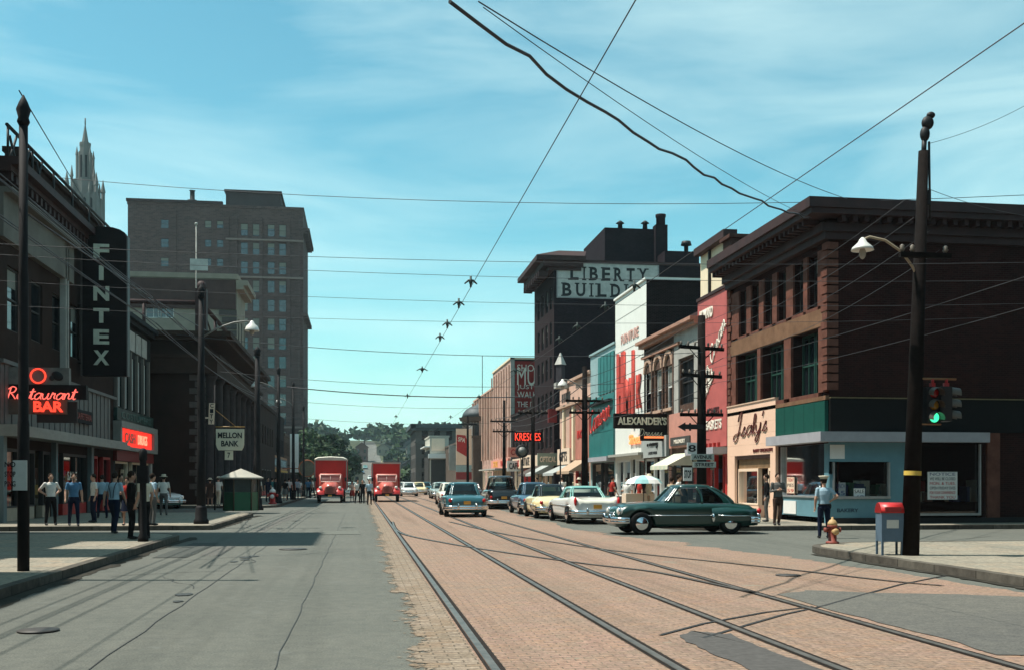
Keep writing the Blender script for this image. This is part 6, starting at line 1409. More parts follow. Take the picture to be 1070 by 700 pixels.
def person(label, x, y, z, face, me, top, bottom, hat=None, shoe=SHOE, hair=HAIR, group=None, skin=SKIN, extra=None):
    """face: direction the person looks, degrees from +X counter-clockwise"""
    t = bpy.data.objects.new('person', me); COL.objects.link(t); t.location = (x, y, z); t.rotation_euler = (0,0,R(face))
    tag(t, label, 'person', group)
    for i, m in enumerate((skin, top, bottom, shoe)):
        t.material_slots[i].link = 'OBJECT'; t.material_slots[i].material = m
    hd = Vector(me['head'])
    def child(nm, mb, m): 
        return mb.build(nm, m, t)
    mb = MB(); mb.ell(hd+Vector((-.018,0,.045)), (.098,.088,.108), 14, 8); 
    if hat != 'full': child('hair', mb, hair)
    mb = MB()
    if hat is None:
        pass
    elif hat[0] == 'cap':   # peaked uniform cap
        c = hd+Vector((0,0,.09)); mb.lathe([(.105,-.03),(.105,.03),(.15,.07),(.145,.09),(.01,.10)], c, 16); mb.ell(c+Vector((.11,0,-.015)), (.07,.075,.012), 10, 6); child('cap', mb, hat[1])
        mb = MB(); mb.lathe([(.108,-.03),(.108,.0)], c, 16); child('cap_band', mb, BLACK)
    else:
        c = hd+Vector((0,0,.085)); mb.lathe([(.02,.105),(.085,.10),(.10,.06),(.105,.0),(.17,-.012),(.18,.0),(.105,.012)], c, 16); child('hat', mb, hat[1])
    # eyes, mouth
    mb = MB()
    for s in (-1, 1): mb.ell(hd+Vector((.088,s*.03,.018)), (.010,.014,.007), 8, 5)
    mb.ell(hd+Vector((.096,0,-.062)), (.006,.024,.005), 8, 5); child('eyes_and_mouth', mb, BLACK)
    if extra == 'suspenders':
        mb = MB()
        for s in (-1, 1): mb.tube([(-.115,s*.03,1.02),(-.125,s*.05,1.2),(-.13,s*.09,1.36),(-.06,s*.10,1.465),(.06,s*.10,1.43),(.125,s*.09,1.28),(.11,s*.09,1.0)], .012, 4)
        child('suspenders', mb, CLO['navy'])
    if extra == 'belt':
        mb = MB(); mb.lathe([(1.0,0)], n=4) if 0 else None
        P_ = [(cos(a*pi/10)*.115, sin(a*pi/10)*.166, .985) for a in range(21)]; mb.tube(P_, .018, 5); child('belt', mb, BLACK)
        mb = MB(); mb.ell((0,-.185,.93), (.05,.03,.08)); child('holster', mb, BLACK)
    if extra == 'bag':
        mb = MB(); q = Vector(me['handR']) if 'handR' in me else Vector((0,-.3,.75)); mb.box(q.x-.13,q.x+.13,q.y-.05,q.y+.05,q.z-.32,q.z-.08); mb.tube([(q.x-.08,q.y,q.z-.08),(q.x,q.y,q.z+.02),(q.x+.08,q.y,q.z-.08)], .01, 4); child('hand_bag', mb, CLO['brown'])
    return t
PM = {}
PM['hips'] = person_mesh(dict(elL=(-.12,.16,-.22), haL=(.10,-.17,-.13), elR=(-.12,-.16,-.22), haR=(.10,.17,-.13), wide=.05), .016)
PM['stand'] = person_mesh(dict(), .018)
PM['standlong'] = person_mesh(dict(), .018, sleeve='long')
PM['walk'] = person_mesh(dict(step=.17, kneeL=(.2,.10,.50), lean=.05), .018)
PM['walklong'] = person_mesh(dict(step=.15, lean=.04), .018, sleeve='long')
PM['officer'] = person_mesh(dict(elR=(-.10,-.17,-.20), haR=(.10,.17,-.14), elL=(-.02,.06,-.27), haL=(.06,.0,-.24), wide=.03, knee=.0), .013)
PM['folded'] = person_mesh(dict(elL=(.02,.07,-.26), haL=(.16,-.20,.08), elR=(.02,-.07,-.26), haR=(.16,.20,.05), lean=-.05, ankL=(-.02,.02,.09), kneeL=(.08,.07,.5)), .015, sleeve='long')
PM['woman'] = person_mesh(dict(step=.10), .02, skirt=True, h=1.65)
PM['womanstand'] = person_mesh(dict(elR=(.0,-.06,-.25), haR=(.18,.06,.02)), .02, skirt=True, h=1.63)
LB3 = dict(HL='hat')
C_ = CLO; sz = .15
def pg(u, v, z=sz): return G(u, v, z)
def P_(label, u, v, face, pm, top, bottom, z=sz, dy=0, **k):
    x, y = pg(u, v, z)
    if z == sz and x < 0:      # side street between the two left blocks lies lower
        for lo, hi in ((32.0, 36.9), (52.6, 66.6)):
            if lo < y < hi:
                x0, y0 = pg(u, v, 0)
                if y0 < hi: x, y, z = x0, y0, 0
                else: y = hi+.25; x = onY(y, u)[0]
    return person(label, x, y, z, face, PM[pm], C_[top], C_[bottom], **k)
P_('man in white short-sleeved shirt standing hands on hips by the blue column', 53, 548.5, -60, 'hips', 'white', 'black')
P_('tall man in blue shirt and dark trousers walking towards the road', 77, 553, -70, 'walk', 'blue', 'navy')
P_('man in white shirt and navy trousers facing the restaurant window', 98, 545.5, -150, 'stand', 'white', 'navy')
P_('man in light blue shirt with dark suspenders seen from behind', 119, 557, 75, 'walk', 'lightblue', 'navy', extra='suspenders')
P_('man in all-dark clothes standing left of the short thick post', 137, 563, 20, 'standlong', 'black', 'black')
P_('man in white shirt and dark trousers standing right of the short thick post', 151, 563, 150, 'stand', 'cream', 'black')
P_('man in white shirt and straw hat with grey trousers near the parked mint car', 171, 538, 100, 'walk', 'white', 'grey', hat=('hat', CLO['cream']))
P_('woman in red top behind the two men at the post', 133, 553, -100, 'womanstand', 'red', 'navy')
P_('man in pale shirt between the post and the shop column', 159, 549, 40, 'stand', 'lightblue', 'grey')
P_('man in dark clothes inside the drugstore doorway', 126, 541, -40, 'standlong', 'grey', 'black')
P_('man in blue shirt far along the shaded shop windows', 107, 541, 120, 'walk', 'lightblue', 'navy')
P_('woman in dark dress and pale hat walking left of the green kiosk', 219.5, 528.5, 100, 'woman', 'brown', 'brown', hat=('hat', CLO['cream']))
P_('man in white shirt, white trousers and straw hat next to the green kiosk', 228, 529, 80, 'walk', 'white', 'cream', hat=('hat', CLO['cream']))
P_('man in white shirt standing right behind the green kiosk', 270, 526, -60, 'stand', 'white', 'grey')
crowd = [(280,524,'navy','navy'),(284,523,'teal','navy'),(288,524.5,'black','black'),(298,523,'black','grey'),(302,522,'white','navy'),(306,521,'red','navy'),(310,521,'lightblue','navy'),(313,520.5,'white','grey'),(322,520,'blue','navy'),(327,520,'white','black')]
for k, (u, v, a, b) in enumerate(crowd):
    P_('%s pedestrian in %s top waiting in the crowd right of the kiosk' % (['first','second','third','fourth','fifth','sixth','seventh','eighth','ninth','tenth'][k], a), u, v, random.Random(k).uniform(0,360), ['stand','walk','standlong','woman'][k % 4], a, b, group='crowd under the high-rise')
P_('man in white shirt between the trucks, left of the group', 373.5, 525.5, -70, 'walk', 'white', 'black', z=0)
P_('man in dark clothes between the trucks, middle of the group', 379, 525.5, -100, 'walklong', 'black', 'black', z=0)
P_('man in light blue shirt beside the right-hand truck fender', 386, 527, -80, 'stand', 'lightblue', 'black', z=0)
P_('woman in red dress stepping between the trucks', 368, 523.5, -90, 'woman', 'cream', 'red', z=0)
P_('police officer in light blue shirt and white cap seen from behind, hand on hip', 861, 562, 82, 'officer', 'lightblue', 'navy', z=0, hat=('cap', CLO['cream']), extra='belt')
x, y = G(815, 552.5, .15)
person('man in dark work clothes with folded arms by the blue shop window', 14.1, 34.2, .15, -95, PM['folded'], CLO['grey'], CLO['brown'])
rs_ = [(11.9,44.0,'red','navy','woman in red dress near the teal shop'),(12.3,45.2,'black','black','man in black beside the woman in red'),(13.0,47.0,'brown','black','man in brown suit second from the woman in red'),(11.2,43.4,'white','red','woman in white top and red skirt left of the umbrella'),(11.75,42.0,'cream','tan','vendor in cream jacket under the striped umbrella'),(12.9,42.6,'tan','brown','woman in tan dress before the white front'),(12.6,40.8,'white','navy','man in white shirt right of the umbrella'),(12.6,52.0,'red','black','person in red jacket before the pink shops'),(13.4,55.0,'black','grey','man in black before the pink shops'),(12.3,58.5,'cream','navy','person in cream before the office block'),(12.8,66.0,'white','grey','person in white under the grey awning'),(12.2,72,'brown','brown','man in brown farther on under the dark awning'),(13.5,80,'navy','navy','man in navy outside the shop row'),(14.9,37.2,'black','grey','man in black in front of the pink corner shop door')]
for k, (x, y, a, b, lb) in enumerate(rs_):
    person(lb, x, y, .15, random.Random(k+50).uniform(0,360), PM[['woman','standlong','walklong','womanstand','standlong','woman','walk','walk','standlong','woman','walk','walklong','stand','standlong'][k]], CLO[a], CLO[b], group='shoppers on the right sidewalk', hat=('hat', CLO['cream']) if k in (4,9) else None)
# ------------------------------------------------------------------ poles, lamps, signs, wires
LAMPW = mat('white enamel lamp', (.72,.70,.64), .35, .1); YEL = mat('yellow paint band', (.65,.45,.08), .6); INSUL = mat('insulator glass', (.16,.13,.10), .4)
def pole(label, x, y, h, r, rt=None, cross=(), lamp=None, finial=True, wood=False, lean=(0,0), name='utility_pole', base=True, group=None, gz=.15, band=None, steps=False):
    t = thing(name, label, 'pole', (x, y, gz), 0, group); h -= gz; rt = rt or r*.62; m = WOODP if wood else DARKM
    tip = lambda z: (lean[0]*z/h, lean[1]*z/h, z)
    mb = MB(); mb.tube([tip(0), tip(h*.33), tip(h*.34), tip(h*.66), tip(h*.67), tip(h)] if not wood else [tip(0), tip(h*.5), tip(h)], [r, r*.98, r*.86, r*.84, r*.74, rt] if not wood else [r, (r+rt)/2, rt], 14); mb.build('shaft', m, t)
    if base and not wood: mb = MB(); mb.lathe([(r*1.7,0),(r*1.7,.12),(r*1.35,.2),(r*1.3,.55),(r*1.02,.65)], (0,0,0), 14); mb.build('base', m, t)
    if finial: mb = MB(); q = tip(h); mb.lathe([(rt,-.02),(rt*1.5,.05),(rt*1.2,.12),(rt*1.7,.25),(rt*1.0,.38),(.01,.5)], q, 10); mb.build('finial', m, t)
    for z, w, ang in cross:
        q = tip(z); mb = MB(); d = Vector((cos(ang), sin(ang), 0)); e = Vector((-d.y, d.x, 0))*.05; P0 = Vector(q)-d*w; P1 = Vector(q)+d*w
        rg = [[P0+e+Vector((0,0,s*.06)) for s in (-1,1)]+[P0-e+Vector((0,0,s*.06)) for s in (1,-1)], [P1+e+Vector((0,0,s*.06)) for s in (-1,1)]+[P1-e+Vector((0,0,s*.06)) for s in (1,-1)]]
        mb.loft(rg, 0, False); mb.tube([Vector(q)+Vector((0,0,-.5)), Vector(q)+d*w*.6], .018, 4); mb.tube([Vector(q)+Vector((0,0,-.5)), Vector(q)-d*w*.6], .018, 4)
        c = mb.build('crossarm', WOODP, t)
        for s in (-.92,-.6,-.3,.3,.6,.92): mb = MB(); p = Vector(q)+d*w*s+Vector((0,0,.06)); mb.lathe([(.02,0),(.05,.06),(.035,.08),(.045,.12),(.01,.15)], p, 8); mb.build('insulator', INSUL, c)
    if band: mb = MB(); mb.tube([tip(band), tip(band+.09)], r*.93, 14, cap=False); mb.build('yellow_band', YEL, t)
    if steps:
        for k in range(8): mb = MB(); zz = 3+k*.5; q = tip(zz); mb.tube([(q[0]-.3*(k%2),q[1],zz),(q[0]+.3*((k+1)%2),q[1],zz)], .014, 4); mb.build('climbing_step', m, t)
    if lamp:
        z, reach, ang = lamp; d = Vector((cos(ang), sin(ang), 0)); q = Vector(tip(z)); mb = MB()
        mb.tube([q+Vector((0,0,-.55)), q+d*reach*.3+Vector((0,0,-.2)), q+d*reach*.65+Vector((0,0,.02)), q+d*reach*.9+Vector((0,0,.08)), q+d*reach+Vector((0,0,.04))], .032, 6)
        a = mb.build('lamp_arm', mat('grey lamp arm', (.22,.21,.19), .5), t); c = q+d*reach
        mb = MB(); mb.lathe([(.03,.10),(.06,.07),(.09,.0),(.20,-.10),(.25,-.22),(.26,-.27),(.22,-.27),(.05,-.12)], c, 14); s_ = mb.build('lamp_head', LAMPW, a)
        mb = MB(); mb.ell(c+Vector((0,0,-.28)), (.09,.09,.13)); mb.build('lamp_globe', mat('clear lamp globe', (.35,.33,.28), .1), s_)
    return t
P1 = pole('thick dark near-left pole standing at the kerb edge of the picture', -5.57, 18.6, 7.6, .095, .07, lamp=None, name='utility_pole', base=False)
mb = MB(); mb.box(-.12,.10,-.16,-.13,1.35,1.85); o = mb.build('white_plate', mat('white notice', (.6,.6,.55), .7), P1)
for k, s_ in enumerate(('NO','STOP','PING')): text(s_, (-5.73,18.6-.165,.15+1.78-k*.16), (0,-1,0), .17, .09, INK, P1, .004)
P2 = pole('dark tram pole with curved lamp arm at the side street corner', -5.55, 38.4, 8.1, .155, .09, lamp=(7.1, 1.75, 0))
text_sign = thing('vertical_pole_sign', 'narrow slanting vertical sign fixed to the lamp pole near the bank', 'sign', (-5.55, 38.4, 0))
q0, q1 = onY(38.4,218,443), onY(38.4,225,421); mb = MB(); a_ = (q0[0], q0[1]); mb.poly([(q0[0],38.3,q0[1]),(q0[0]+.2,38.3,q0[1]),(q1[0],38.3,q1[1]),(q1[0]-.2,38.3,q1[1])]); mb.poly([(q0[0],38.34,q0[1]),(q0[0]+.2,38.34,q0[1]),(q1[0],38.34,q1[1]),(q1[0]-.2,38.34,q1[1])]); mb.box(q0[0]-.1,q0[0]+.05,38.3,38.34,q0[1]+.2,q0[1]+.25); mb.build('board', CREAM, text_sign, world=True)
for k, ch in enumerate('CITY'): f_ = (k+.5)/4; text(ch, ((q0[0]+.1)*f_+(q1[0]-.1)*(1-f_), 38.29, q1[1]*(1-f_)+q0[1]*f_), (0,-1,0), .12, .14, INK, text_sign, .004)
P3 = pole('stout dark tram pole just right of the green kiosk', -5.3, 56.3, 8.2, .19, .12)
P4 = pole('dark pole with lamp second beyond the kiosk', -5.5, 73.6, 9.0, .15, .09, lamp=(8.2, 1.6, pi))
P5 = pole('dark pole with small lamp left of the left-hand truck', -5.4, 88, 9.3, .14, .08, lamp=(8.2, 1.2, pi))
pole('slender dark pole between the high-rise and the left-hand truck', -5.4, 104, 8.5, .13, .08)
# mellon bank sign on its own thin post
ys = 56.5; q = onY(ys,224.5,446)
t = thing('hanging_bank_sign', 'cream lettered bank sign hanging from a bracket on a thin post', 'sign', (q[0], ys, .15))
mb = MB(); mb.tube([(q[0],ys,.15),(q[0],ys,q[1]+2.2)], .045, 8); mb.build('post', DARKM, t, world=True)
a, b = onY(ys,226,470), onY(ys,255,448); zt = b[1]+.12
mb = MB(); mb.tube([(q[0],ys,zt),(b[0]+.05,ys,zt)], .03, 6); mb.tube([(q[0],ys,zt+.9),(b[0]-.4,ys,zt)], .015, 5); mb.build('bracket', mat('brass bracket', (.35,.2,.06), .5), t, world=True)
mb = MB(); P = [(a[0]+.12,a[1]+.0),(b[0]-.12,a[1]+.0),(b[0]-.04,a[1]+.15),(b[0],a[1]+.3),(b[0],b[1]),(a[0],b[1]),(a[0],a[1]+.3),(a[0]+.04,a[1]+.15)]
mb.poly([(x,ys-.12,z) for x, z in P]); mb.poly([(x,ys+.12,z) for x, z in P])
for k in range(8): p0, p1 = P[k], P[(k+1)%8]; mb.quad((p0[0],ys-.12,p0[1]),(p1[0],ys-.12,p1[1]),(p1[0],ys+.12,p1[1]),(p0[0],ys+.12,p0[1]))
o = mb.build('sign_box', mat('cream sign face', (.70,.66,.50), .5, .08), t, world=True)
text('MELLON', ((a[0]+b[0])/2, ys-.125, b[1]-.33), (0,-1,0), 1.22, .30, INK, o, .01, .03); text('BANK', ((a[0]+b[0])/2, ys-.125, b[1]-.76), (0,-1,0), .88, .30, INK, o, .01, .03)
c0, c1 = onY(ys,235,480), onY(ys,243.5,470.5); mb = MB(); mb.box(c0[0],c1[0],ys-.06,ys+.06,c0[1],c1[1]); o = mb.build('small_plate', mat('cream sign face', (.70,.66,.50), .5, .08), t, world=True); text('7', ((c0[0]+c1[0])/2, ys-.065, (c0[1]+c1[1])/2), (0,-1,0), .14, .28, INK, o, .01)
# short thick post
t = thing('call_box_post', 'short thick dark post between the two men at the kerb', 'post', (-5.35, 27.3, .15)); mb = MB(); mb.lathe([(.13,0),(.13,.1),(.085,.2),(.08,2.0),(.10,2.05),(.10,2.25),(.05,2.32),(.01,2.33)], (0,0,0), 12); mb.build('shaft', DARKM, t); mb = MB(); mb.box(-.13,.13,-.1,.1,1.45,1.9); mb.build('box', DARKM, t)
# kiosk
x, y = -6.05, 55.6; t = thing('green_kiosk', 'green six-sided newsstand with pale conical roof at the kerb', 'kiosk', (x, y, .15), R(12))
KG = mat('green kiosk paint', (.025,.13,.06), .5, .2, 3); mb = MB(); mb.lathe([(.86,0),(.86,.95)], (0,0,0), 6, sm=False); mb.build('lower_panel', KG, t); mb = MB(); mb.lathe([(.83,.96),(.83,1.62)], (0,0,0), 6, sm=False); mb.build('window_band', mat('dim kiosk glass', (.04,.07,.07), .2, .4), t)
mb = MB()
for k in range(6): a = pi/3*k; mb.tube([(.87*cos(a),.87*sin(a),0),(.87*cos(a),.87*sin(a),1.68)], .04, 5)
mb.build('corner_post', mat('brown kiosk post', (.10,.07,.04), .6), t); mb = MB(); mb.lathe([(1.12,1.62),(1.14,1.70),(.45,1.98),(.1,2.12),(.01,2.16)], (0,0,0), 12, sm=False); mb.build('roof', mat('dusty pale roof', (.42,.40,.34), .8, .2, 3), t)
# newspaper box/fire plug on far corner
def hydrant(label, x, y, s=1.0, body=RED, top=YEL):
    t = thing('fire_hydrant', label, 'hydrant', (x, y, .15)); t.scale = (s,s,s)
    mb = MB(); mb.lathe([(.17,0),(.17,.05),(.11,.07),(.105,.42),(.135,.44),(.135,.48)], (0,0,0), 14); b = mb.build('barrel', body, t)
    mb = MB(); mb.lathe([(.13,.48),(.12,.55),(.07,.62),(.03,.64),(.03,.69),(.01,.70)], (0,0,0), 14); mb.build('bonnet', top, t)
    for s_, nm in ((1,'side_nozzle'),(-1,'side_nozzle')): mb = MB(); mb.lathe([(.055,0),(.055,s_*.08),(.065,s_*.08),(.065,s_*.13),(.02,s_*.14)], (s_*.09,0,.36), 10, axis='x'); mb.build(nm, body, t)
    mb = MB(); mb.lathe([(.07,0),(.07,-.09),(.085,-.09),(.085,-.14),(.02,-.15)], (0,-.09,.32), 12, axis='y'); mb.build('front_nozzle', top, t); return t
hydrant('red fire hydrant with yellowish bonnet beside the officer', 11.27, 24.0, .92, mat('dull red hydrant', (.28,.06,.04), .6, .3, 8), mat('dull yellow bonnet', (.5,.32,.14), .6))
hydrant('red and white fire hydrant on the far left corner past the kiosk', -5.7, 71.0, 1.6, RED, WHITE)
# mailbox
t = thing('mailbox', 'red-topped blue mailbox on legs beside the traffic light pole', 'mailbox', (10.72, 20.2, .15), R(-10))
MBL = mat('blue grey mailbox paint', (.10,.16,.22), .45, .2, 4); MRD = mat('bright red mailbox paint', (.55,.03,.03), .4, .12, 3)
mb = MB(); mb.box(-.22,.22,-.2,.2,.28,.86); mb.build('body', MBL, t)
mb = MB(); rg = [[(x_, .21*cos(a*pi/10), .86+.21*sin(a*pi/10)) for a in range(11)] for x_ in (-.235,.235)]; mb.loft(rg, 0, True); mb.poly(rg[0]); mb.poly(rg[1]); mb.build('domed_top', MRD, t)
mb = MB(); mb.box(-.16,.16,-.235,-.19,.88,.98); mb.box(-.07,.07,-.25,-.235,.90,.93); mb.build('letter_flap', mat('dark red flap', (.3,.02,.02), .5), t)
for sx in (-1, 1):
    for s2 in (-1, 1): mb = MB(); mb.box(sx*.2-.02,sx*.2+.02,s2*.18-.02,s2*.18+.02,0,.28); mb.build('leg', MBL, t)
mb = MB(); mb.box(-.12,.12,-.204,-.2,.55,.72); mb.build('schedule_card', mat('white card', (.6,.6,.55), .7), t); text('U.S. MAIL', (0,-.207,.78), (0,-1,0), .3, .06, WHITE, t, .003)
# near right pole with signals
PX, PY = 11.05, 20.0
NP = pole('thick dark utility pole with yellow band carrying the traffic lights', PX, PY, 8.35, .185, .10, name='utility_pole', finial=False, lean=(.30,0), band=1.62, steps=False, wood=True, lamp=None, gz=.15)
def npx(z): return PX+.30*z/8.2
mb = MB(); q = Vector((.3,0,8.1)); mb.tube([q, q+Vector((.02,0,.35))], .05, 6); mb.ell(q+Vector((.03,0,.45)), (.10,.09,.16)); mb.ell(q+Vector((.09,0,.68)), (.13,.09,.14)); mb.ell(q+Vector((.16,0,.84)), (.09,.07,.07)); mb.tube([q+Vector((.12,0,.3)), q+Vector((.14,0,-1.3))], .025, 5); mb.box(.30,.42,-.08,.08,7.1,7.4); mb.build('cable_terminal', BLACK, NP)
mb = MB()
for z, w in ((6.0,.55),): mb.box(.25-w,.25+w,-.2,-.1,z,z+.1)
c = mb.build('crossarm', WOODP, NP)
for z, w in ((6.1,.55),):
    for s in (-.9,-.5,.8): mb = MB(); mb.lathe([(.02,0),(.06,.06),(.04,.09),(.05,.13),(.01,.16)], (.25+w*s,-.15,z), 8); mb.build('insulator', INSUL, c)
q = onY(PY,900,262); zl = q[1]; mb = MB(); xl = q[0]-PX
mb.tube([(.22,0,zl-.75),(.05,-.02,zl-.45),(-.2,-.03,zl-.15),(-.55,-.04,zl+.06),(xl+.15,-.05,zl+.12),(xl,-.05,zl+.05)], .026, 6); a = mb.build('lamp_arm', mat('tan lamp arm', (.34,.27,.18), .5), NP)
mb = MB(); mb.lathe([(.02,.10),(.06,.06),(.09,.0),(.20,-.10),(.225,-.16),(.19,-.16),(.05,-.06)], (xl,-.05,zl), 16); s_ = mb.build('lamp_head', LAMPW, a); mb = MB(); mb.ell((xl,-.05,zl-.22), (.07,.07,.12)); mb.build('lamp_globe', mat('clear lamp globe', (.35,.33,.28), .1), s_)
def signal(label, u, v0, v1, face, lit=None, yq=None, name='traffic_light', cat='traffic light', sc=1.0):
    yq = yq or PY-.1; a = onY(yq,u,v1); b = onY(yq,u,v0); h = b[1]-a[1]
    t = thing(name, label, cat, (a[0], yq, a[1]), face); mb = MB(); w = .15*sc
    mb.box(-w,w,-.06,.16,0,h); hs = mb.build('housing', BLACK, t)
    cols = [(.25,.01,.01),(.25,.13,.01),(.02,.16,.08)]
    for k in range(3):
        z = h-h/6-k*h/3; m = mat('green signal lamp', (.05,.95,.42), emit=1.0) if (lit == 2 and k == 2) else mat('unlit signal lens %d' % k, cols[k], .25)
        mb = MB(); mb.lathe([(.105*sc,-.065),(.08*sc,-.085),(.01,-.10)], (0,0,z), 14, axis='y'); ln = mb.build('lens', m, hs)
        mb = MB(); rg = []
        for q_ in range(9):
            an = pi*(-.1+1.2*q_/8); rg.append([(.12*sc*cos(an),-.06,z+.12*sc*sin(an)), (.125*sc*cos(an),-.26,z+.12*sc*sin(an)-.03)])
        mb.loft(rg, 0, True, False, False); mb.build('visor', mat('sun-struck visor', (.10,.09,.075), .4), hs)
    mb = MB(); mb.box(-.04,.04,-.04,.06,h,h+.08); mb.tube([(0,0,h+.08),(0,0,h+.16)], .03, 6); mb.build('mount', mat('red mount knob', (.45,.03,.03), .5), t)
    return t
signal('traffic light facing the street with its lowest lamp lit green', 974.5, 404, 442, 0, 2)
signal('unlit traffic light facing the other way beside the green one', 989, 404, 440, R(80))
mb = MB(); z1 = onY(PY,960,402)[1]-.15; z2 = onY(PY,960,443)[1]-.15; mb.tube([(.15,-.1,z1+.12),(.95,-.1,z1+.12)], .024, 6); mb.tube([(.15,-.1,z2+.0),(.62,-.1,z2+.0)], .02, 6); mb.build('signal_bracket', mat('rusty bracket', (.25,.12,.05), .6), NP)
# other right poles
pole('dark pole with crossarms and street signs in front of the red front', 12.2, 36.6, 7.6, .19, .13, cross=[(5.3,.9,R(20)),(6.3,1.0,R(20)),(3.9,.8,0)], wood=True, finial=False, steps=True)
def plate(name, label, yq, u0, u1, v0, v1, m, s=None, sm=INK, cat='sign', arrow=False):
    a, b = onY(yq,u0,v1), onY(yq,u1,v0); t = thing(name, label, cat, ((a[0]+b[0])/2, yq, a[1])); mb = MB(); cx, cz, w, h = (a[0]+b[0])/2, (a[1]+b[1])/2, b[0]-a[0], b[1]-a[1]
    if arrow: P = [(a[0],cz),(a[0]+w*.3,b[1]),(a[0]+w*.3,cz+h*.28),(b[0],cz+h*.28),(b[0],cz-h*.28),(a[0]+w*.3,cz-h*.28),(a[0]+w*.3,a[1])]; mb.poly([(x,yq-.02,z) for x, z in P]); mb.poly([(x,yq+.02,z) for x, z in P]); [mb.quad((p[0],yq-.02,p[1]),(q[0],yq-.02,q[1]),(q[0],yq+.02,q[1]),(p[0],yq+.02,p[1])) for p, q in zip(P, P[1:]+P[:1])]
    else: mb.box(a[0],b[0],yq-.02,yq+.02,a[1],b[1])
    o = mb.build('plate', m, t, world=True)
    if s: text(s, (cx, yq-.024, cz), (0,-1,0), w*.8, h*.6, sm, o, .005)
    mb = MB(); mb.box(cx-.03,cx+.03,yq+.02,yq+.08,a[1]+.02,b[1]-.02); mb.build('clamp', DARKM, t, world=True); return t
plate('arrow_sign', 'black arrow sign pointing left on the crossarm pole', 36.3, 708, 735, 441, 450, BLACK, arrow=True)
plate('shield_sign', 'small white shield-shaped route sign on the crossarm pole', 36.3, 718, 728, 462, 474, WHITE, '8')
plate('street_name_sign', 'pale street name board pointing right on the crossarm pole', 36.25, 722, 746, 474, 480, mat('pale green sign', (.42,.47,.42), .6), 'AVENUE')
plate('street_name_sign', 'pale street name board lower down on the crossarm pole', 36.2, 724, 748, 482, 488, mat('pale green sign', (.42,.47,.42), .6), 'STREET')
plate('notice_sign', 'white upright notice sign lowest on the crossarm pole', 36.3, 714, 723, 488, 502, WHITE, 'STOP')
pole('dark pole with slanting braces and lamp in front of the pink building', 11.35, 52.6, 7.5, .19, .12, cross=[(5.6,1.0,0),(5.0,.8,0)], wood=True, finial=False, lamp=(6.6, 1.15, pi))
pole('dark pole in front of the office block', 11.3, 68.5, 7.2, .17, .1, cross=[(6.0,1.0,0)], wood=True, finial=False)
pole('dark crossarm pole in front of the pink store', 11.2, 81.8, 8.0, .16, .1, cross=[(6.2,1.1,0),(5.4,.9,0)], wood=True, finial=False)
pole('far dark crossarm pole by the pink store wing', 11.0, 108, 8.4, .15, .1, cross=[(7.4,1.0,0)], wood=True, finial=False)
# thin shop sign posts
for k, (u, y, h) in enumerate(((585.5,62,4.2),(546,84,4.0))): x = onY(y,u)[0]; pole('thin pale post %s' % ('under the grey awning' if k == 0 else 'before the shop row'), x, y, h, .05, .04, name='sign_post', base=False, finial=False)
# projecting signs on the right
def proj(label, ua, ub, v0, v1, m, words, th=.3, name='projecting_sign', X=XR, neon=None, extra=None):
    yq = Yu(X, ub); a, b = onY(yq,ua,v1), onY(yq,ub,v0); t = thing(name, label, 'sign', (X, yq, a[1]))
    mb = MB(); mb.box(a[0],b[0],yq,yq+th,a[1],b[1]); mb.build('sign_box', m, t, world=True); mb = MB(); mb.tube([(b[0],yq+th/2,b[1]-.1),(X+.0,yq+th/2,b[1]-.1)], .04, 5); mb.tube([(a[0]+.3,yq+th/2,b[1]),(X,yq+th/2,b[1]+1.2)], .02, 5); mb.build('bracket', BLACK, t, world=True); return t, yq, a, b
t, yq, a, b = proj("black projecting dress-shop sign with pale lettering and script", 642, 697, 432, 447, SB, None)
q = onY(yq,671,439.5); LW = mat('warm white sign letters', (.78,.74,.58), .5, .1); text("ALEXANDER'S", (q[0], yq-.01, q[1]), (0,-1,0), (b[0]-a[0])*.93, .42, LW, t, .05, .03)
c0, c1 = onY(yq,670,460), onY(yq,697,447.2); mb = MB(); mb.box(c0[0],c1[0],yq+.02,yq+.28,c0[1],c1[1]); mb.build('lower_box', SB, t, world=True); q = onY(yq,682,451.5); script('Dresses', (q[0]-.15, yq-.01, q[1]), (0,-1,0), 1.35, .42, LW, t, .07, .3); 
mb = MB(); q0, q1 = onY(yq,673,457.5), onY(yq,697,456); mb.box(q0[0],q1[0],yq-.05,yq-.01,q0[1],q1[1]+.02); mb.build('orange_tube', mat('orange neon', (1,.25,.08), emit=.7), t, world=True)
q0, q1 = onY(yq,698.5,459), onY(yq,703.5,430); mb = MB(); mb.box(q0[0],q1[0],yq-.05,yq+.35,q0[1],q1[1]); mb.build('red_end_panel', mat('bright red enamel', (.72,.03,.02), .4, .15), t, world=True)
t, yq, a, b = proj('red neon name sign on the dark shop row beside the clock', 537, 566, 451, 461, SB, None); q = onY(yq,551.5,456); text('KRESGES', (q[0], yq-.01, q[1]), (0,-1,0), (b[0]-a[0])*.92, (b[1]-a[1])*.8, REDLIT, t, .05, .0)
t, yq, a, b = proj('pinkish sign with red letters below the red neon name sign', 531, 549, 467, 477, mat('pink sign board', (.75,.30,.22), .6, .2), None); text('CUT', ((a[0]+b[0])/2, yq-.01, (a[1]+b[1])/2), (0,-1,0), (b[0]-a[0])*.7, (b[1]-a[1])*.6, RED, t, .05)
t, yq, a, b = proj('white board with grey letters under the pinkish sign', 530, 544, 481, 492, WHITE, None); text('CAFE', ((a[0]+b[0])/2, yq-.01, (a[1]+b[1])/2), (0,-1,0), (b[0]-a[0])*.7, (b[1]-a[1])*.6, INK, t, .05)
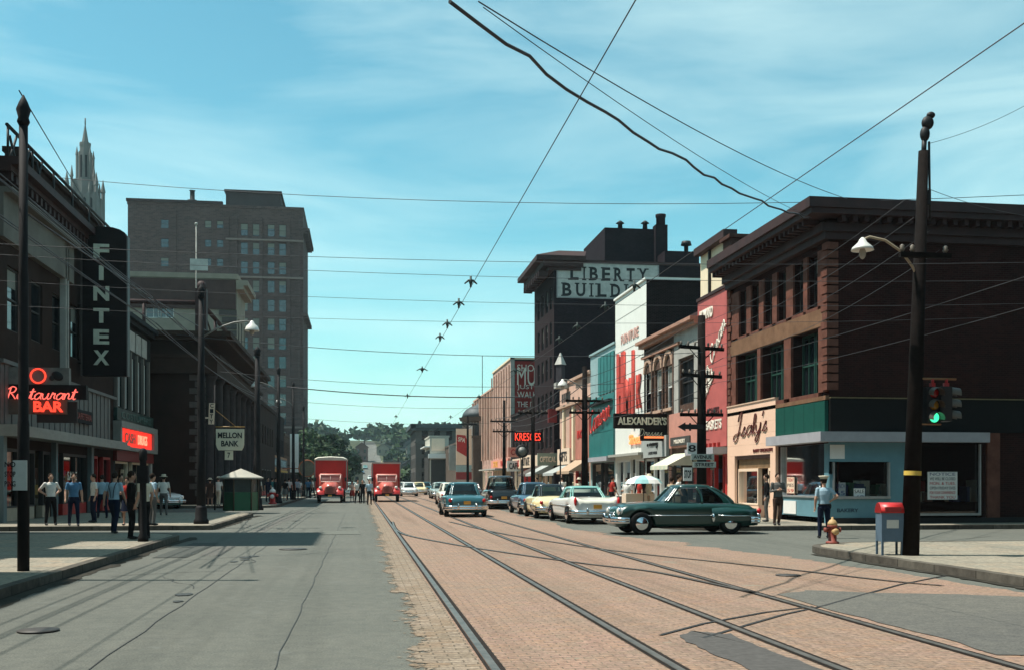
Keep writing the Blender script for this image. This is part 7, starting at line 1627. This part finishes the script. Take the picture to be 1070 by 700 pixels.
t, yq, a, b = proj('slanted red and black hanging sign on the office block', 573, 582, 427, 441, mat('red black sign', (.3,.03,.03), .5, .6, 2), None)
t, yq, a, b = proj('grey-green lettered board above the awnings of the office block', 562, 583, 473, 486, mat('grey green board', (.22,.26,.20), .6), None); text('OPTICAL', ((a[0]+b[0])/2, yq-.01, (a[1]+b[1])/2), (0,-1,0), (b[0]-a[0])*.8, (b[1]-a[1])*.45, CREAM, t, .05)
yq = 70; q = onY(yq,545.5,471); t = thing('round_clock', 'round dark street clock head above the shop sidewalk', 'clock', (q[0], yq, .15)); mb = MB(); mb.lathe([(.01,-.12),(.4,-.12),(.45,-.08),(.45,.08),(.4,.12),(.01,.12)], (q[0],yq,q[1]), 20, axis='y', sm=False); mb.build('case', BLACK, t, world=True); mb = MB(); mb.lathe([(.30,-.13),(.01,-.131)], (q[0],yq,q[1]), 20, axis='y'); mb.build('dial', mat('grey dial', (.16,.17,.16), .5), t, world=True); mb = MB(); mb.tube([(q[0],yq,.15),(q[0],yq,q[1]-.55)], [.09,.06], 8); mb.build('post', DARKM, t, world=True)
# vendor umbrella
x, y = 11.45, 41.7; zc = onY(y,673,496)[1]
t = thing('vendor_umbrella', 'white and pale blue vendor umbrella beyond the green sedan', 'umbrella', (x, y, .15)); mb = MB(); n = 16; Rr = .78
for k in range(n):
    a0, a1 = 2*pi*k/n, 2*pi*(k+1)/n; pr = [(0,0),( .35,-.05),(.65,-.18),(Rr,-.34)]
    for (r0, h0), (r1, h1) in zip(pr, pr[1:]): mb.quad((r0*cos(a0),r0*sin(a0),h0),(r1*cos(a0),r1*sin(a0),h1),(r1*cos(a1),r1*sin(a1),h1),(r0*cos(a1),r0*sin(a1),h0), (k//2) % 2)
o = mb.build('canopy', [WHITE, mat('pale aqua cloth', (.30,.52,.52), .8, .1)], t, loc=(0,0,zc-.15)); mb = MB(); mb.tube([(0,0,0),(0,0,zc-.1)], .02, 6); mb.build('pole', DARKM, t)
t = thing('vendor_cart', 'small pale vendor cart under the umbrella', 'cart', (x-.1, y+.5, .15)); mb = MB(); mb.box(-.6,.6,-.35,.35,.45,1.0); mb.build('box', CREAM, t)
for sx in (-1,1): wheel(t, sx*.4, -.38, .26, -1)
# wires
WIRE = mat('wire', (.05,.05,.055), .6); WG = 0
def wire(label, P0, P1, sag, r, name='overhead_wire', group='overhead wires', n=14, wig=0):
    mb = MB(); a, b = Vector(P0), Vector(P1); r_ = random.Random(hash(label) % 1000 if 0 else len(label)); pts = []
    for k in range(n+1):
        t = k/n; p = a.lerp(b, t); p.z -= 4*sag*t*(1-t)
        if wig and 0 < k < n: p.z += r_.uniform(-wig, wig); p.x += r_.uniform(-wig, wig)
        pts.append(tuple(p))
    mb.tube(pts, r, 5); return tag(mb.build(name, WIRE), label, 'wire', group)
wire('tram contact wire running down the street above the asphalt-side track', (1.96, 2, 5.1), (1.96, 230, 5.1), .0, .0055)
wire('tram contact wire running down the street above the outer track', (4.96, 2, 5.1), (4.96, 230, 5.1), .0, .0055)
HANG = mat('verdigris fitting', (.03,.05,.045), .6)
spans = [(18.7,5.35),(21.0,5.4),(23.8,5.35),(26.0,5.35),(33.5,5.4),(44,5.35),(58,5.4),(74,5.4),(96,5.4)]
ordn = ['nearest','second','third','fourth','fifth','sixth','seventh','eighth','ninth']
for k, (y, z) in enumerate(spans):
    xa, xb = -5.6, 11.2; za, zb2 = z+.55+(.25 if k in (1,2) else 0), z+.25
    t = wire('%s cross-street span wire holding up the tram wires' % ordn[k], (xa-(6 if k < 4 else 0), y+(1.5 if k < 4 else 0), za+.2), (xb+(5 if k < 4 else 0), y-(1.0 if k < 4 else 0), zb2+.25), .35, .005 if k < 4 else .010)
    for xw in (1.96, 4.96):
        mb = MB(); s = 1.0 if k != 4 else 1.6
        s *= .7; mb.tube([(xw-.16*s,y,5.16),(xw-.06*s,y,5.22),(xw+.06*s,y,5.22),(xw+.16*s,y,5.16)], [.012,.022,.022,.012], 6); mb.ell((xw,y,5.2), (.05*s,.05*s,.06)); mb.tube([(xw,y,5.1),(xw,y,5.3)], .02, 5)
        tag(mb.build('wire_hanger', HANG), '%s hanger on the %s tram wire' % (ordn[k], 'asphalt-side' if xw < 3 else 'outer'), 'wire hanger', 'hangers on the tram wires')
def wpx(label, pa, da, pb, db, sag, r, **k): return wire(label, atd(da, *pa), atd(db, *pb), sag, r, **k)
wpx('thin sagging wire crossing high over the whole street', (60,186), 42, (1075,204), 36, .62, .012)
wpx('thick black wavy cable sagging from the top edge to the corner building', (470,2), 15, (845,228), 37, .45, .030, n=30, wig=.05)
wpx('thin wire twined along the thick black cable', (505,8), 15, (848,228), 37, .25, .008)
wpx('single wire above the thick black cable ending at the cornice', (500,2), 15, (888,209), 37, .30, .011)
wpx('guy wire reaching down from the right pole top', (972,150), 21.4, (1090,100), 22, .1, .005)
wpx('second guy wire on the right pole', (966,196), 21.4, (1090,228), 24, .1, .006)
wpx('thin wire descending at far left to the dark roof', (20,95), 19, (108,243), 57, .0, .012)
wpx('thick greenish feeder cable crossing low at the far end', (300,404), 60, (560,414), 60, .25, .03)
for k in range(6):
    zz = [7.1,6.75,6.5,6.1,5.6,5.2][k]; xo = [-.7,-.3,.4,.8,-.2,.5][k]
    wire('%s utility wire along the right kerb between the crossarm pole and the near pole' % ordn[k], (11.3+xo*.5, 2 if k > 3 else 20, zz+.25-.3*(k>3)), (12.2+xo, 36.6, zz), .35, .0065, group='utility wires on the right')
    wire('%s utility wire along the right kerb beyond the crossarm pole' % ordn[k], (12.2+xo, 36.6, zz), (11.35+xo, 52.6, zz-.35), .3, .012, group='utility wires on the right')
    if k < 4: wire('%s utility wire along the right kerb past the braced lamp pole' % ordn[k], (11.35+xo, 52.6, zz-.35), (11.3+xo, 81.8, zz-.5), .5, .02, group='utility wires on the right')
for k in range(5):
    zz = [8.6,8.2,7.6,7.3,6.9][k]; xo = [-2.2,-1.6,-2.0,-1.5,-.2][k]
    wire('%s utility wire along the left kerb from the near-left pole' % ordn[k], (-5.6+xo, -6, zz+.1), (-5.6+xo, 38.4, zz-.1), .35, .014 if k != 4 else .010, group='utility wires on the left')
    wire('%s utility wire along the left kerb beyond the curved lamp pole' % ordn[k], (-5.6+xo, 38.4, zz-.1), (-5.4+xo*.6, 73.6, zz-.2), .4, .018, group='utility wires on the left')
wpx('upper heavy cable slanting from the near-left pole past the blade sign', (30,208), 20, (165,318), 60, .1, .02)
wpx('lower slanting cable from the near-left pole past the blade sign', (30,225), 20, (215,345), 60, .1, .02)
# manhole
for x_, y_, lb in ((-3.5,12.2,'small iron cover close to the camera in the grey asphalt'),(7.4,17.5,'iron cover between the outer rail and the mailbox kerb')):
    mb = MB(); mb.lathe([(.22,.0135),(.22,.019),(.01,.0195)], (x_,y_,0), 20); tag(mb.build('manhole_cover', mat('cast iron cover', (.06,.055,.05), .6, .3, 20)), lb, 'manhole cover')
mb = MB(); mb.lathe([(.34,.0135),(.34,.016),(.01,.0165)], (-1.6,26,0), 20); tag(mb.build('manhole_cover', mat('cast iron cover', (.06,.055,.05), .6, .3, 20)), 'round iron manhole cover in the grey asphalt', 'manhole cover')
